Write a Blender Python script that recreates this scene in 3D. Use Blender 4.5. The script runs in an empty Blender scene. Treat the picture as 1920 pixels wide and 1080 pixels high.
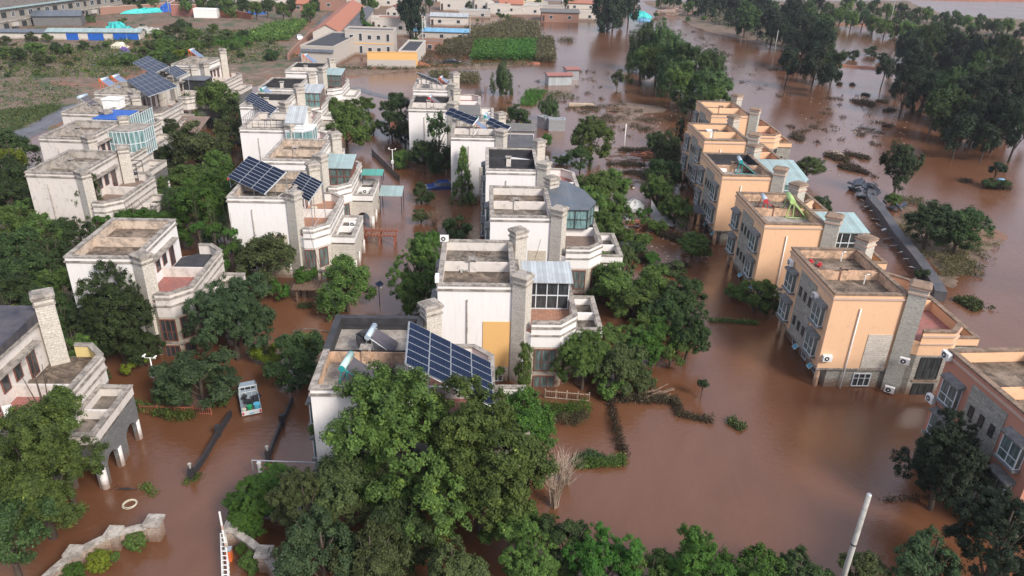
import bpy, bmesh, math, random
import numpy as np
from mathutils import Vector, Matrix
R = math.radians
random.seed(7); rng = np.random.default_rng(7)
scene = bpy.context.scene
col = scene.collection

# ------------------------------------------------------------------ camera
F_PX, CAM_H, TILT, ROLL = 1400.0, 34.0, R(26.2), R(2.0)
cam_d = bpy.data.cameras.new("camera"); cam = bpy.data.objects.new("camera", cam_d); col.objects.link(cam)
cam_d.sensor_width = 36; cam_d.lens = 36 * F_PX / 1920; cam_d.clip_end = 5000; cam_d.clip_start = .5
cam.location = (0, 0, CAM_H)
cam.rotation_mode = 'QUATERNION'
cam.rotation_quaternion = (Matrix.Rotation(R(90) - TILT, 3, 'X') @ Matrix.Rotation(ROLL, 3, 'Z')).to_quaternion()
scene.camera = cam

# ------------------------------------------------------------------ world, sun, exposure
SUN_AZ = math.atan2(.69, -.72); SUN_EL = R(38)
w = bpy.data.worlds.new("World"); scene.world = w; w.use_nodes = True
nt = w.node_tree; nt.nodes.clear()
wo = nt.nodes.new('ShaderNodeOutputWorld'); bg = nt.nodes.new('ShaderNodeBackground')
sky = nt.nodes.new('ShaderNodeTexSky'); sky.sky_type = 'NISHITA'; sky.sun_disc = False
sky.sun_elevation = SUN_EL; sky.sun_rotation = SUN_AZ; sky.air_density = 1.2; sky.dust_density = 2.5
mx = nt.nodes.new('ShaderNodeMix'); mx.data_type = 'RGBA'
tc = nt.nodes.new('ShaderNodeTexCoord'); cn = nt.nodes.new('ShaderNodeTexNoise'); cn.inputs['Scale'].default_value = 2.2; cn.inputs['Detail'].default_value = 5
mr = nt.nodes.new('ShaderNodeMapRange'); mr.inputs['From Min'].default_value = .35; mr.inputs['From Max'].default_value = .7
mr.inputs['To Min'].default_value = .5; mr.inputs['To Max'].default_value = .8
nt.links.new(tc.outputs['Generated'], cn.inputs['Vector']); nt.links.new(cn.outputs['Fac'], mr.inputs['Value'])
nt.links.new(mr.outputs['Result'], mx.inputs['Factor']); nt.links.new(sky.outputs[0], mx.inputs['A'])
mx.inputs['B'].default_value = (8.0, 8.4, 10.2, 1)
sx = nt.nodes.new('ShaderNodeSeparateXYZ'); hz = nt.nodes.new('ShaderNodeMapRange'); hz.inputs['From Min'].default_value = .0; hz.inputs['From Max'].default_value = .16; hz.inputs['To Min'].default_value = .42; hz.inputs['To Max'].default_value = 1.0
nt.links.new(tc.outputs['Generated'], sx.inputs[0]); nt.links.new(sx.outputs['Z'], hz.inputs['Value'])
sc = nt.nodes.new('ShaderNodeVectorMath'); sc.operation = 'SCALE'; nt.links.new(mx.outputs['Result'], sc.inputs[0]); nt.links.new(hz.outputs[0], sc.inputs['Scale'])
nt.links.new(sc.outputs[0], bg.inputs['Color']); nt.links.new(bg.outputs[0], wo.inputs[0])
bg.inputs['Strength'].default_value = 0.095
sun_d = bpy.data.lights.new("sun", 'SUN'); sun_d.energy = 3.6; sun_d.angle = R(20); sun_d.color = (1, .93, .84)
sun = bpy.data.objects.new("sun", sun_d); col.objects.link(sun)
sd = Vector((math.sin(SUN_AZ) * math.cos(SUN_EL), math.cos(SUN_AZ) * math.cos(SUN_EL), math.sin(SUN_EL)))
sun.rotation_mode = 'QUATERNION'; sun.rotation_quaternion = sd.to_track_quat('Z', 'Y'); sun.location = sd * 200
scene.view_settings.view_transform = 'Standard'; scene.view_settings.look = 'None'
scene.view_settings.exposure = 0.36; scene.view_settings.gamma = 1
scene.render.engine = 'CYCLES'
scene.cycles.max_bounces = 6; scene.cycles.diffuse_bounces = 3; scene.cycles.glossy_bounces = 3
scene.cycles.transmission_bounces = 2; scene.cycles.transparent_max_bounces = 4

# ------------------------------------------------------------------ survey helpers
def ray(px, py):
    x, y = px - 960, py - 540; c, s = math.cos(ROLL), math.sin(ROLL)
    u, v = c * x + s * y, -s * x + c * y
    return Vector((u, F_PX * math.cos(TILT) - v * math.sin(TILT), -F_PX * math.sin(TILT) - v * math.cos(TILT)))
def at(px, py, z=0.0):
    d = ray(px, py); t = (z - CAM_H) / d.z
    return Vector((d.x * t, d.y * t, z))
def ppm(p):                       # photo pixels per metre at a world point
    return F_PX / (p[1] * math.cos(TILT) + (CAM_H - p[2]) * math.sin(TILT))

def tag(o, label=None, cat=None, group=None, kind=None):
    if label: o['label'] = label
    if cat: o['category'] = cat
    if group: o['group'] = group
    if kind: o['kind'] = kind
    return o
def thing(name, loc, rz, label, cat, group=None, parent=None):
    o = bpy.data.objects.new(name, None); col.objects.link(o); o.location = loc; o.rotation_euler = (0, 0, rz)
    o.empty_display_size = .3
    return tag(o, label, cat, group)
def copy_tree(o, parent=None):
    c = o.copy(); col.objects.link(c); c.parent = parent
    for ch in o.children: copy_tree(ch, c)
    return c

# ------------------------------------------------------------------ materials
def new_mat(name):
    m = bpy.data.materials.new(name); m.use_nodes = True
    n = m.node_tree; b = n.nodes['Principled BSDF']; return m, n, b
def N(n, t, **kw):
    x = n.nodes.new('ShaderNode' + t)
    for k, v in kw.items():
        if k in x.inputs: x.inputs[k].default_value = v
        else: setattr(x, k, v)
    return x
def coords(n, scale=(1, 1, 1), space='Object'):
    t = N(n, 'TexCoord'); mp = N(n, 'Mapping'); mp.inputs['Scale'].default_value = scale
    n.links.new(t.outputs[space], mp.inputs['Vector']); return mp.outputs[0]
def noise(n, vec, scale, detail=4, rough=.6):
    x = N(n, 'TexNoise', Scale=scale, Detail=detail, Roughness=rough); n.links.new(vec, x.inputs['Vector']); return x.outputs['Fac']
def ramp(n, fac, stops):
    r = N(n, 'ValToRGB'); e = r.color_ramp.elements
    while len(e) < len(stops): e.new(.5)
    for i, (p, c) in enumerate(stops): e[i].position = p; e[i].color = (*c, 1)
    n.links.new(fac, r.inputs[0]); return r.outputs[0]
def mixc(n, fac, a, b, mode='MIX'):
    x = N(n, 'Mix', data_type='RGBA', blend_type=mode)
    for s, v in (('Factor', fac), ('A', a), ('B', b)):
        if isinstance(v, (int, float)): x.inputs[s].default_value = v
        elif isinstance(v, tuple): x.inputs[s].default_value = (*v, 1)
        else: n.links.new(v, x.inputs[s])
    return x.outputs['Result']
def bump(n, b, h, strength=.3, dist=.05):
    x = N(n, 'Bump', Strength=strength, Distance=dist); n.links.new(h, x.inputs['Height']); n.links.new(x.outputs[0], b.inputs['Normal'])
def tide(n, col_):
    t = N(n, 'TexCoord'); s = N(n, 'SeparateXYZ'); n.links.new(t.outputs['Object'], s.inputs[0]); nz = noise(n, t.outputs['Object'], .9, 5, .7)
    a = N(n, 'Math', operation='MULTIPLY_ADD'); n.links.new(nz, a.inputs[0]); a.inputs[1].default_value = -1.3; n.links.new(s.outputs['Z'], a.inputs[2])
    m_ = N(n, 'MapRange'); m_.inputs['From Min'].default_value = .3; m_.inputs['From Max'].default_value = -.4; m_.inputs['To Max'].default_value = .75; n.links.new(a.outputs[0], m_.inputs['Value'])
    return mixc(n, m_.outputs[0], col_, (.16, .085, .05))
def objrand(n): return N(n, 'ObjectInfo').outputs['Random']

def m_plain(name, c, rough=.6, var=.15, metal=0, spec=.3):
    m, n, b = new_mat(name); v = noise(n, coords(n), 2.5, 5, .65)
    d = tuple(x * (1 - var * 1.6) for x in c); l = tuple(min(1, x * (1 + var)) for x in c)
    n.links.new(ramp(n, v, [(.3, d), (.7, l)]), b.inputs['Base Color'])
    b.inputs['Roughness'].default_value = rough; b.inputs['Metallic'].default_value = metal; b.inputs['Specular IOR Level'].default_value = spec
    return m
def m_plaster(name, c, stain=(.30, .27, .23), amount=.5, seams=False):
    m, n, b = new_mat(name)
    uv = coords(n, (1, 1, 1), 'UV'); ob = coords(n)
    streak = noise(n, coords(n, (2.6, .22, 1), 'UV'), 1.6, 6, .7)
    blot = noise(n, ob, .45, 6, .7); fine = noise(n, ob, 9, 4, .7)
    base = mixc(n, fine, tuple(x * .9 for x in c), c)
    f1 = N(n, 'MapRange'); f1.inputs['From Min'].default_value = .52; f1.inputs['From Max'].default_value = .78; f1.inputs['To Max'].default_value = amount
    n.links.new(streak, f1.inputs['Value'])
    f2 = N(n, 'MapRange'); f2.inputs['From Min'].default_value = .5; f2.inputs['From Max'].default_value = .8; f2.inputs['To Max'].default_value = amount * .7
    n.links.new(blot, f2.inputs['Value'])
    c1 = mixc(n, f1.outputs[0], base, tuple(.45 * x + .55 * y for x, y in zip(c, stain)))
    c2 = mixc(n, f2.outputs[0], c1, tuple(.6 * x + .4 * y for x, y in zip(c, stain)) if amount < .9 else tuple(.25 * x + .75 * y for x, y in zip(c, stain)))
    if amount >= .8:
        pn = noise(n, ob, 1.5, 8, .75); pm = N(n, 'MapRange'); pm.inputs['From Min'].default_value = .54 if amount < .95 else .47; pm.inputs['From Max'].default_value = .62 if amount < .95 else .55; pm.inputs['To Max'].default_value = amount * .75
        n.links.new(pn, pm.inputs['Value']); c2 = mixc(n, pm.outputs[0], c2, tuple(.15 * x + .85 * y for x, y in zip(c, stain)))
    if seams:
        br = N(n, 'TexBrick', Scale=1.0); br.offset = 0; br.inputs['Brick Width'].default_value = 1.35; br.inputs['Row Height'].default_value = 30
        br.inputs['Mortar Size'].default_value = .012; n.links.new(uv, br.inputs['Vector'])
        c2 = mixc(n, br.outputs['Fac'], c2, tuple(x * .86 for x in c))
    n.links.new(tide(n, c2), b.inputs['Base Color']); b.inputs['Roughness'].default_value = .85; b.inputs['Specular IOR Level'].default_value = .2
    bump(n, b, fine, .15, .02); return m
def m_stone(name, c1, c2, mortar, bw=.42, bh=.16):
    m, n, b = new_mat(name); uv = coords(n, (1, 1, 1), 'UV')
    wn = N(n, 'TexNoise', Scale=1.7, Detail=3); n.links.new(uv, wn.inputs['Vector'])
    ad = N(n, 'VectorMath', operation='MULTIPLY_ADD'); n.links.new(wn.outputs['Color'], ad.inputs[0]); ad.inputs[1].default_value = (.28, .12, 0); n.links.new(uv, ad.inputs[2])
    br = N(n, 'TexBrick', Scale=1.0); br.inputs['Brick Width'].default_value = bw; br.inputs['Row Height'].default_value = bh
    br.inputs['Mortar Size'].default_value = .014; br.inputs['Mortar Smooth'].default_value = .4; br.squash = .7; br.squash_frequency = 3
    br.inputs['Color1'].default_value = (*c1, 1); br.inputs['Color2'].default_value = (*c2, 1); br.inputs['Mortar'].default_value = (*mortar, 1)
    n.links.new(ad.outputs[0], br.inputs['Vector'])
    big = noise(n, uv, .5, 5, .7); fn = noise(n, uv, 7, 3, .6)
    c = mixc(n, .45, br.outputs['Color'], ramp(n, fn, [(.3, tuple(x * .45 for x in c1)), (.7, tuple(min(1, x * 1.35) for x in c2))]))
    c = mixc(n, mixc(n, big, (.0, .0, .0), (.5, .5, .5)), c, tuple(x * .55 for x in mortar))
    n.links.new(tide(n, c), b.inputs['Base Color']); b.inputs['Roughness'].default_value = .9
    inv = N(n, 'Math', operation='SUBTRACT'); inv.inputs[0].default_value = 1; n.links.new(br.outputs['Fac'], inv.inputs[1])
    bump(n, b, inv.outputs[0], .6, .04); return m
def m_concrete(name, stops, scale=.55, rough=.9):
    m, n, b = new_mat(name); o = coords(n)
    a = noise(n, o, scale, 8, .72); f = noise(n, o, 6, 5, .7)
    c = mixc(n, .3, ramp(n, a, [(stops[0][0] + .12, stops[0][1]), (.5, stops[1][1]), (stops[2][0] - .13, stops[2][1])]), ramp(n, f, [(.25, stops[0][1]), (.75, stops[-1][1])]))
    if name.find('roof') >= 0 or name.find('screed') >= 0:
        wn = N(n, 'TexNoise', Scale=.55, Detail=10, Roughness=.72, Distortion=1.2); n.links.new(o, wn.inputs['Vector'])
        k = N(n, 'MapRange'); k.inputs['From Min'].default_value = .47; k.inputs['From Max'].default_value = .56; k.inputs['To Max'].default_value = .85; n.links.new(wn.outputs['Fac'], k.inputs['Value'])
        c = mixc(n, k.outputs[0], c, tuple(x * .9 for x in stops[0][1]))
        k2 = N(n, 'MapRange'); k2.inputs['From Min'].default_value = .66; k2.inputs['From Max'].default_value = .72; k2.inputs['To Max'].default_value = .6; n.links.new(f, k2.inputs['Value']); c = mixc(n, k2.outputs[0], c, tuple(min(1, x * 1.35) for x in stops[-1][1]))
    n.links.new(c, b.inputs['Base Color']); b.inputs['Roughness'].default_value = rough; bump(n, b, f, .3, .03); return m
def m_tiles(name, c, rough=.7, w=.3, h=.3, mortar=None):
    m, n, b = new_mat(name); uv = coords(n, (1, 1, 1), 'UV')
    br = N(n, 'TexBrick', Scale=1.0); br.offset = 0; br.inputs['Brick Width'].default_value = w; br.inputs['Row Height'].default_value = h; br.inputs['Mortar Size'].default_value = .012
    br.inputs['Color1'].default_value = (*[x * .85 for x in c], 1); br.inputs['Color2'].default_value = (*[min(1, x * 1.15) for x in c], 1)
    br.inputs['Mortar'].default_value = (*(mortar or [x * .5 for x in c]), 1); n.links.new(uv, br.inputs['Vector'])
    v = noise(n, uv, .7, 6, .7)
    n.links.new(mixc(n, ramp(n, v, [(.35, (0, 0, 0)), (.8, (.55, .55, .55))]), br.outputs['Color'], (.2, .17, .15)), b.inputs['Base Color']); b.inputs['Roughness'].default_value = rough
    return m
def m_glass(name, c, rough=.08, alpha=1):
    m, n, b = new_mat(name); v = noise(n, coords(n, (3.5, .5, 1), 'UV'), 1.3, 3, .5)
    n.links.new(ramp(n, v, [(.35, tuple(x * .35 for x in c)), (.7, c)]), b.inputs['Base Color'])
    b.inputs['Roughness'].default_value = rough; b.inputs['IOR'].default_value = 1.5; b.inputs['Specular IOR Level'].default_value = .6; return m
def m_leaf(name, dark, light, tip, var=.25):
    m, n, b = new_mat(name); at_ = N(n, 'Attribute', attribute_name='tint')
    c = ramp(n, at_.outputs['Fac'], [(0, dark), (.62, light), (.80, light), (1, tip)])
    hs = N(n, 'HueSaturation'); mrv = N(n, 'MapRange'); mrv.inputs['To Min'].default_value = 1 - var; mrv.inputs['To Max'].default_value = 1 + var
    n.links.new(objrand(n), mrv.inputs['Value']); n.links.new(mrv.outputs[0], hs.inputs['Value'])
    mh = N(n, 'MapRange'); mh.inputs['To Min'].default_value = .485; mh.inputs['To Max'].default_value = .515
    n.links.new(objrand(n), mh.inputs['Value']); n.links.new(mh.outputs[0], hs.inputs['Hue'])
    n.links.new(c, hs.inputs['Color']); n.links.new(hs.outputs[0], b.inputs['Base Color'])
    b.inputs['Roughness'].default_value = .65; b.inputs['Specular IOR Level'].default_value = .25
    out = n.nodes['Material Output']; tr = N(n, 'BsdfTranslucent'); ms = N(n, 'MixShader'); ms.inputs[0].default_value = .32
    n.links.new(hs.outputs[0], tr.inputs[0]); n.links.new(b.outputs[0], ms.inputs[1]); n.links.new(tr.outputs[0], ms.inputs[2]); n.links.new(ms.outputs[0], out.inputs[0])
    return m
def m_pv(name):
    m, n, b = new_mat(name); uv = coords(n, (1, 1, 1), 'UV')
    br = N(n, 'TexBrick', Scale=1.0); br.offset = 0; br.inputs['Brick Width'].default_value = .19; br.inputs['Row Height'].default_value = .19
    br.inputs['Mortar Size'].default_value = .008; br.inputs['Color1'].default_value = (.006, .012, .032, 1); br.inputs['Color2'].default_value = (.010, .018, .045, 1)
    br.inputs['Mortar'].default_value = (.035, .05, .09, 1); n.links.new(uv, br.inputs['Vector']); n.links.new(br.outputs['Color'], b.inputs['Base Color'])
    b.inputs['Roughness'].default_value = .15; b.inputs['IOR'].default_value = 1.3; b.inputs['Specular IOR Level'].default_value = .12; return m
M = {}
M['white'] = m_plaster('white_plaster', (.80, .77, .75), amount=.45)
M['white_panel'] = m_plaster('white_panel_plaster', (.80, .77, .755), amount=.5, seams=True)
M['old_white'] = m_plaster('weathered_white_plaster', (.66, .61, .57), amount=.8)
M['trim'] = m_plaster('grey_cream_trim', (.46, .42, .38), stain=(.14, .12, .1), amount=1.0)
M['trim_old'] = m_plaster('old_grey_trim', (.38, .34, .30), stain=(.09, .08, .07), amount=1.0)
M['trim_brown'] = m_plaster('brown_coping', (.27, .19, .14), stain=(.10, .08, .06), amount=1.0)
M['trim_orange'] = m_plaster('pink_grey_trim', (.55, .40, .32), amount=.7)
M['orange'] = m_plaster('orange_plaster', (.78, .50, .31), stain=(.60, .39, .25), amount=.85)
M['pinkorange'] = m_plaster('faded_pink_plaster', (.50, .235, .165), stain=(.25, .14, .1), amount=.4)
M['peach'] = m_plaster('peach_plaster', (.66, .44, .30), stain=(.22, .16, .12), amount=1.0); M['palepeach'] = m_plaster('pale_peach_plaster', (.62, .50, .40), stain=(.22, .18, .15), amount=1.0)
M['gold'] = m_plaster('gold_panel', (.72, .43, .17), stain=(.5, .33, .15), amount=.3)
M['yellow'] = m_plaster('pale_yellow_plaster', (.70, .56, .25), amount=.4)
M['stone'] = m_stone('beige_rubble_stone', (.50, .44, .35), (.68, .61, .50), (.42, .36, .28))
M['stone_pale'] = m_stone('pale_ledge_stone', (.54, .50, .44), (.72, .67, .59), (.42, .38, .33), .7, .19)
M['stone_grey'] = m_stone('grey_rubble_stone', (.26, .255, .23), (.50, .47, .41), (.13, .125, .11), .6, .22)
M['stone_tower'] = m_stone('grey_green_ledge_stone', (.48, .47, .41), (.66, .64, .56), (.34, .33, .29), .85, .2)
M['stone_dark'] = m_stone('dark_grey_stone', (.14, .14, .145), (.23, .23, .225), (.10, .10, .10))
M['gate_stone'] = m_stone('pinkish_gate_stone', (.36, .27, .21), (.58, .48, .40), (.16, .11, .08), .45, .14)
M['roof'] = m_concrete('roof_concrete', [(.25, (.06, .048, .038)), (.5, (.17, .14, .112)), (.75, (.29, .25, .205))])
M['roof_pale'] = m_concrete('pale_roof_screed', [(.25, (.2, .175, .15)), (.5, (.34, .3, .26)), (.8, (.44, .4, .36))])
M['roof_brown'] = m_concrete('brown_roof_screed', [(.25, (.055, .04, .028)), (.5, (.17, .125, .09)), (.75, (.30, .235, .18))])
M['black'] = m_concrete('black_bitumen', [(.25, (.012, .012, .014)), (.6, (.028, .027, .032)), (.9, (.07, .07, .075))], 1.2, .65)
M['redtile'] = m_tiles('red_terrace_tiles', (.34, .12, .10)); M['orangetile'] = m_tiles('orange_terrace_tiles', (.42, .20, .12))
M['browntile'] = m_tiles('brown_terrace_tiles', (.21, .14, .11)); M['darktile'] = m_tiles('dark_blue_roof_tiles', (.026, .027, .045), .55, .25, .35)
M['clay'] = m_tiles('clay_roof_tiles', (.42, .14, .075), .8, .35, .3, (.2, .07, .04)); M['greytile'] = m_tiles('grey_roof_tiles', (.13, .13, .13), .8, .3, .35)
M['slate'] = m_tiles('dark_slate_roof', (.06, .065, .08), .6, .3, .4)
M['winbrown'] = m_plain('red_brown_window_frame', (.20, .075, .055), .5, .1); M['winwhite'] = m_plain('white_window_frame', (.62, .65, .68), .4, .06)
M['windark'] = m_plain('dark_window_frame', (.05, .045, .045), .5, .1)
M['glass'] = m_glass('window_glass', (.16, .21, .20)); M['glass_dark'] = m_glass('dark_window_glass', (.06, .07, .075)); M['glass_teal'] = m_glass('teal_sunroom_glass', (.25, .42, .42), .15)
M['glass_turq'] = m_glass('turquoise_panel', (.10, .55, .50), .3)
M['hood'] = m_concrete('grey_hood_concrete', [(.3, (.10, .10, .10)), (.6, (.17, .17, .17)), (.8, (.24, .24, .23))], 1.5)
M['metal'] = m_plain('galvanised_metal', (.48, .5, .52), .4, .1, .6); M['metalwhite'] = m_plain('white_painted_metal', (.78, .78, .76), .45, .08)
M['metaldark'] = m_plain('dark_painted_metal', (.035, .035, .04), .5, .1); M['sheet_grey'] = m_tiles('grey_corrugated_sheet', (.42, .46, .48), .5, .25, 40, (.25, .28, .3))
M['sheet_teal'] = m_tiles('pale_teal_sheet', (.30, .42, .42), .5, .35, 40, (.2, .3, .3)); M['sheet_blue'] = m_tiles('blue_steel_sheet', (.13, .42, .66), .45, .4, 40, (.08, .3, .5))
M['sheet_slate'] = m_tiles('slate_blue_sheet', (.075, .10, .13), .4, .5, 40, (.05, .06, .08)); M['sheet_green'] = m_tiles('green_sheet', (.05, .34, .28), .5, .3, 40, (.03, .2, .16))
M['pv'] = m_pv('solar_cells'); M['teal'] = m_plain('teal_enamel', (.03, .30, .30), .35, .08); M['paleteal'] = m_plain('pale_green_tank', (.45, .62, .58), .3, .06)
M['redpaint'] = m_plain('red_paint', (.50, .05, .06), .4, .1); M['orangepaint'] = m_plain('orange_red_paint', (.70, .16, .05), .4, .1); M['lime'] = m_plain('lime_green_paint', (.42, .60, .22), .4, .08)
M['tank'] = m_plain('pale_blue_steel_tank', (.52, .62, .70), .3, .06, .3); M['tubes'] = m_tiles('evacuated_tubes', (.035, .03, .05), .25, .08, 40, (.09, .08, .09)); M['tubes_blue'] = m_tiles('blue_evacuated_tubes', (.10, .18, .34), .25, .08, 40, (.2, .28, .4))
M['blue'] = m_plain('blue_tarpaulin', (.015, .10, .42), .5, .15); M['cyan'] = m_plain('turquoise_tarpaulin', (.05, .48, .46), .5, .15); M['purple'] = m_plain('purple_cloth', (.16, .10, .36), .7, .15)
M['wood'] = m_plain('weathered_wood', (.17, .11, .075), .8, .25); M['redwood'] = m_plain('red_brown_timber', (.28, .10, .06), .7, .2); M['bark'] = m_plain('bark', (.085, .065, .05), .9, .3); M['bark_pale'] = m_plain('pale_dry_bark', (.38, .30, .23), .9, .2)
M['brick'] = m_tiles('red_brick', (.34, .16, .11), .9, .24, .08, (.25, .15, .11)); M['dirtred'] = m_concrete('red_earth', [(.25, (.17, .055, .03)), (.55, (.28, .095, .05)), (.8, (.34, .14, .08))], .3)
M['carwhite'] = m_plain('white_car_paint', (.72, .72, .72), .25, .04, 0, .5); M['carblack'] = m_plain('black_car_paint', (.012, .013, .018), .2, .05, 0, .6); M['carblue'] = m_plain('blue_car_paint', (.02, .05, .18), .2, .05, 0, .6); M['cargrey'] = m_plain('silver_car_paint', (.30, .32, .34), .3, .04, .4)
M['carpale'] = m_plain('pale_blue_truck_paint', (.30, .36, .42), .3, .05, 0, .5); M['rubber'] = m_plain('tyre_rubber', (.02, .02, .02), .8, .1)
M['bucketgreen'] = m_plain('green_plastic', (.03, .32, .12), .4, .05); M['bucketblue'] = m_plain('light_blue_plastic', (.12, .45, .62), .4, .05); M['cream'] = m_plain('cream_plastic', (.62, .58, .46), .4, .08)
M['blockgrey'] = m_plaster('grey_brown_block_render', (.27, .25, .225), amount=.8); M['concrete'] = m_concrete('grey_concrete', [(.3, (.24, .23, .21)), (.6, (.38, .37, .34)), (.8, (.46, .45, .41))], 1.0)
M['wallgrey'] = m_plaster('village_grey_render', (.46, .42, .38), amount=.7); M['wallcream'] = m_plaster('village_cream_render', (.56, .52, .47), amount=.8)
M['asphalt'] = m_concrete('wet_grey_asphalt', [(.3, (.05, .05, .055)), (.6, (.085, .082, .09)), (.8, (.13, .12, .125))], .8, .35)
M['fabric'] = m_plain('grey_canvas', (.38, .37, .36), .8, .1); M['sand'] = m_concrete('heaped_silt', [(.3, (.22, .14, .1)), (.6, (.34, .24, .18)), (.8, (.42, .32, .26))], .6)
M['leaf_dark'] = m_leaf('leaf_dark', (.018, .034, .013), (.060, .100, .030), (.13, .20, .05))
M['leaf_forest'] = m_leaf('leaf_forest', (.011, .020, .012), (.032, .052, .026), (.06, .09, .035))
M['leaf_mid'] = m_leaf('leaf_mid', (.032, .058, .015), (.110, .175, .038), (.30, .39, .07))
M['leaf_bright'] = m_leaf('leaf_bright', (.025, .06, .012), (.075, .17, .025), (.17, .32, .04))
M['leaf_olive'] = m_leaf('leaf_olive', (.034, .048, .018), (.095, .125, .042), (.16, .20, .06))
M['leaf_blue'] = m_leaf('leaf_blue', (.020, .038, .016), (.064, .104, .042), (.13, .19, .065))
M['leaf_yellow'] = m_leaf('leaf_yellow', (.07, .10, .012), (.20, .26, .025), (.32, .38, .04))
M['leaf_willow'] = m_leaf('leaf_willow', (.032, .058, .020), (.085, .14, .045), (.16, .23, .07))
M['reed'] = m_leaf('leaf_reed', (.06, .05, .028), (.14, .13, .06), (.26, .22, .13))
M['drift'] = m_leaf('drift_leaf', (.026, .019, .012), (.085, .066, .038), (.22, .18, .12))
M['crop'] = m_leaf('leaf_crop', (.03, .08, .012), (.08, .20, .03), (.13, .28, .05), .08)

# ------------------------------------------------------------------ mesh builder
class MB:
    def __init__(s): s.v = []; s.f = []
    def face(s, pts):
        i = len(s.v); s.v += [tuple(p) for p in pts]; s.f.append(list(range(i, i + len(pts)))); return s
    def box(s, x0, y0, z0, x1, y1, z1): return s.prism([(x0, y0), (x1, y0), (x1, y1), (x0, y1)], z0, z1)
    def prism(s, poly, z0, z1, ztop=None):
        n = len(poly); i = len(s.v)
        s.v += [(x, y, z0) for x, y in poly] + [(x, y, (ztop(x, y) if ztop else z1)) for x, y in poly]
        s.f.append(list(range(i + n - 1, i - 1, -1))); s.f.append(list(range(i + n, i + 2 * n)))
        for k in range(n): j = (k + 1) % n; s.f.append([i + k, i + j, i + n + j, i + n + k])
        return s
    def obox(s, c, size, rz=0, rx=0, ry=0):
        m = Matrix.Rotation(rz, 3, 'Z') @ Matrix.Rotation(ry, 3, 'Y') @ Matrix.Rotation(rx, 3, 'X'); i = len(s.v)
        for dz in (-.5, .5):
            for dx, dy in ((-.5, -.5), (.5, -.5), (.5, .5), (-.5, .5)):
                s.v.append(tuple(Vector(c) + m @ Vector((dx * size[0], dy * size[1], dz * size[2]))))
        for q in ((3, 2, 1, 0), (4, 5, 6, 7), (0, 1, 5, 4), (1, 2, 6, 5), (2, 3, 7, 6), (3, 0, 4, 7)): s.f.append([i + a for a in q])
        return s
    def ring(s, poly, t, z0, z1, out=0.0):
        a = offset(poly, -out) if out else poly; b = offset(poly, t); n = len(poly)
        for k in range(n):
            j = (k + 1) % n
            A, B, C, D = a[k], a[j], b[j], b[k]
            s.face([(*A, z1), (*B, z1), (*C, z1), (*D, z1)]); s.face([(*D, z0), (*C, z0), (*B, z0), (*A, z0)])
            s.face([(*A, z0), (*B, z0), (*B, z1), (*A, z1)]); s.face([(*C, z0), (*D, z0), (*D, z1), (*C, z1)])
        return s
    def cyl(s, x, y, z0, z1, r, r2=None, n=12):
        return s.tube([(x, y, z0), (x, y, z1)], [r, r if r2 is None else r2], n)
    def tube(s, pts, r, n=8, cap=True):
        pts = [Vector(p) for p in pts]; m = len(pts); rs = r if isinstance(r, (list, tuple)) else [r] * m; i = len(s.v)
        for k, p in enumerate(pts):
            d = (pts[min(k + 1, m - 1)] - pts[max(k - 1, 0)]).normalized()
            u = d.cross(Vector((0, 0, 1)) if abs(d.z) < .9 else Vector((1, 0, 0))).normalized(); vv = d.cross(u)
            for a in range(n):
                t = 2 * math.pi * a / n; s.v.append(tuple(p + (u * math.cos(t) + vv * math.sin(t)) * rs[k]))
        for k in range(m - 1):
            for a in range(n):
                b = (a + 1) % n; s.f.append([i + k * n + b, i + k * n + a, i + (k + 1) * n + a, i + (k + 1) * n + b])
        if cap: s.f.append([i + a for a in range(n)]); s.f.append([i + (m - 1) * n + a for a in range(n - 1, -1, -1)])
        return s
    def build(s, name, mat, parent=None, smooth=False, flatuv=False):
        me = bpy.data.meshes.new(name); me.from_pydata(s.v, [], s.f); me.update()
        uvl = me.uv_layers.new(name='UVMap'); co = s.v
        for p in me.polygons:
            nrm = p.normal
            if abs(nrm.z) > .75: U, V = Vector((1, 0, 0)), Vector((0, 1, 0))
            else:
                U = Vector((-nrm.y, nrm.x, 0)).normalized(); V = Vector((0, 0, 1)) if abs(nrm.z) < .3 else nrm.cross(U)
            for li in p.loop_indices:
                q = Vector(co[me.loops[li].vertex_index]); uvl.data[li].uv = (q.dot(U), q.dot(V))
            p.use_smooth = smooth
        me.materials.append(M[mat] if isinstance(mat, str) else mat)
        o = bpy.data.objects.new(name, me); col.objects.link(o); o.parent = parent; return o
def offset(poly, d):
    n = len(poly); out = []
    for k in range(n):
        p0, p1, p2 = (Vector(poly[(k - 1) % n]), Vector(poly[k]), Vector(poly[(k + 1) % n]))
        e1 = (p1 - p0).normalized(); e2 = (p2 - p1).normalized()
        n1 = Vector((-e1.y, e1.x)); n2 = Vector((-e2.y, e2.x)); b = (n1 + n2)
        b = b / max(.35, (1 + n1.dot(n2))); out.append(tuple(p1 + b * d))
    return out

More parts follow.
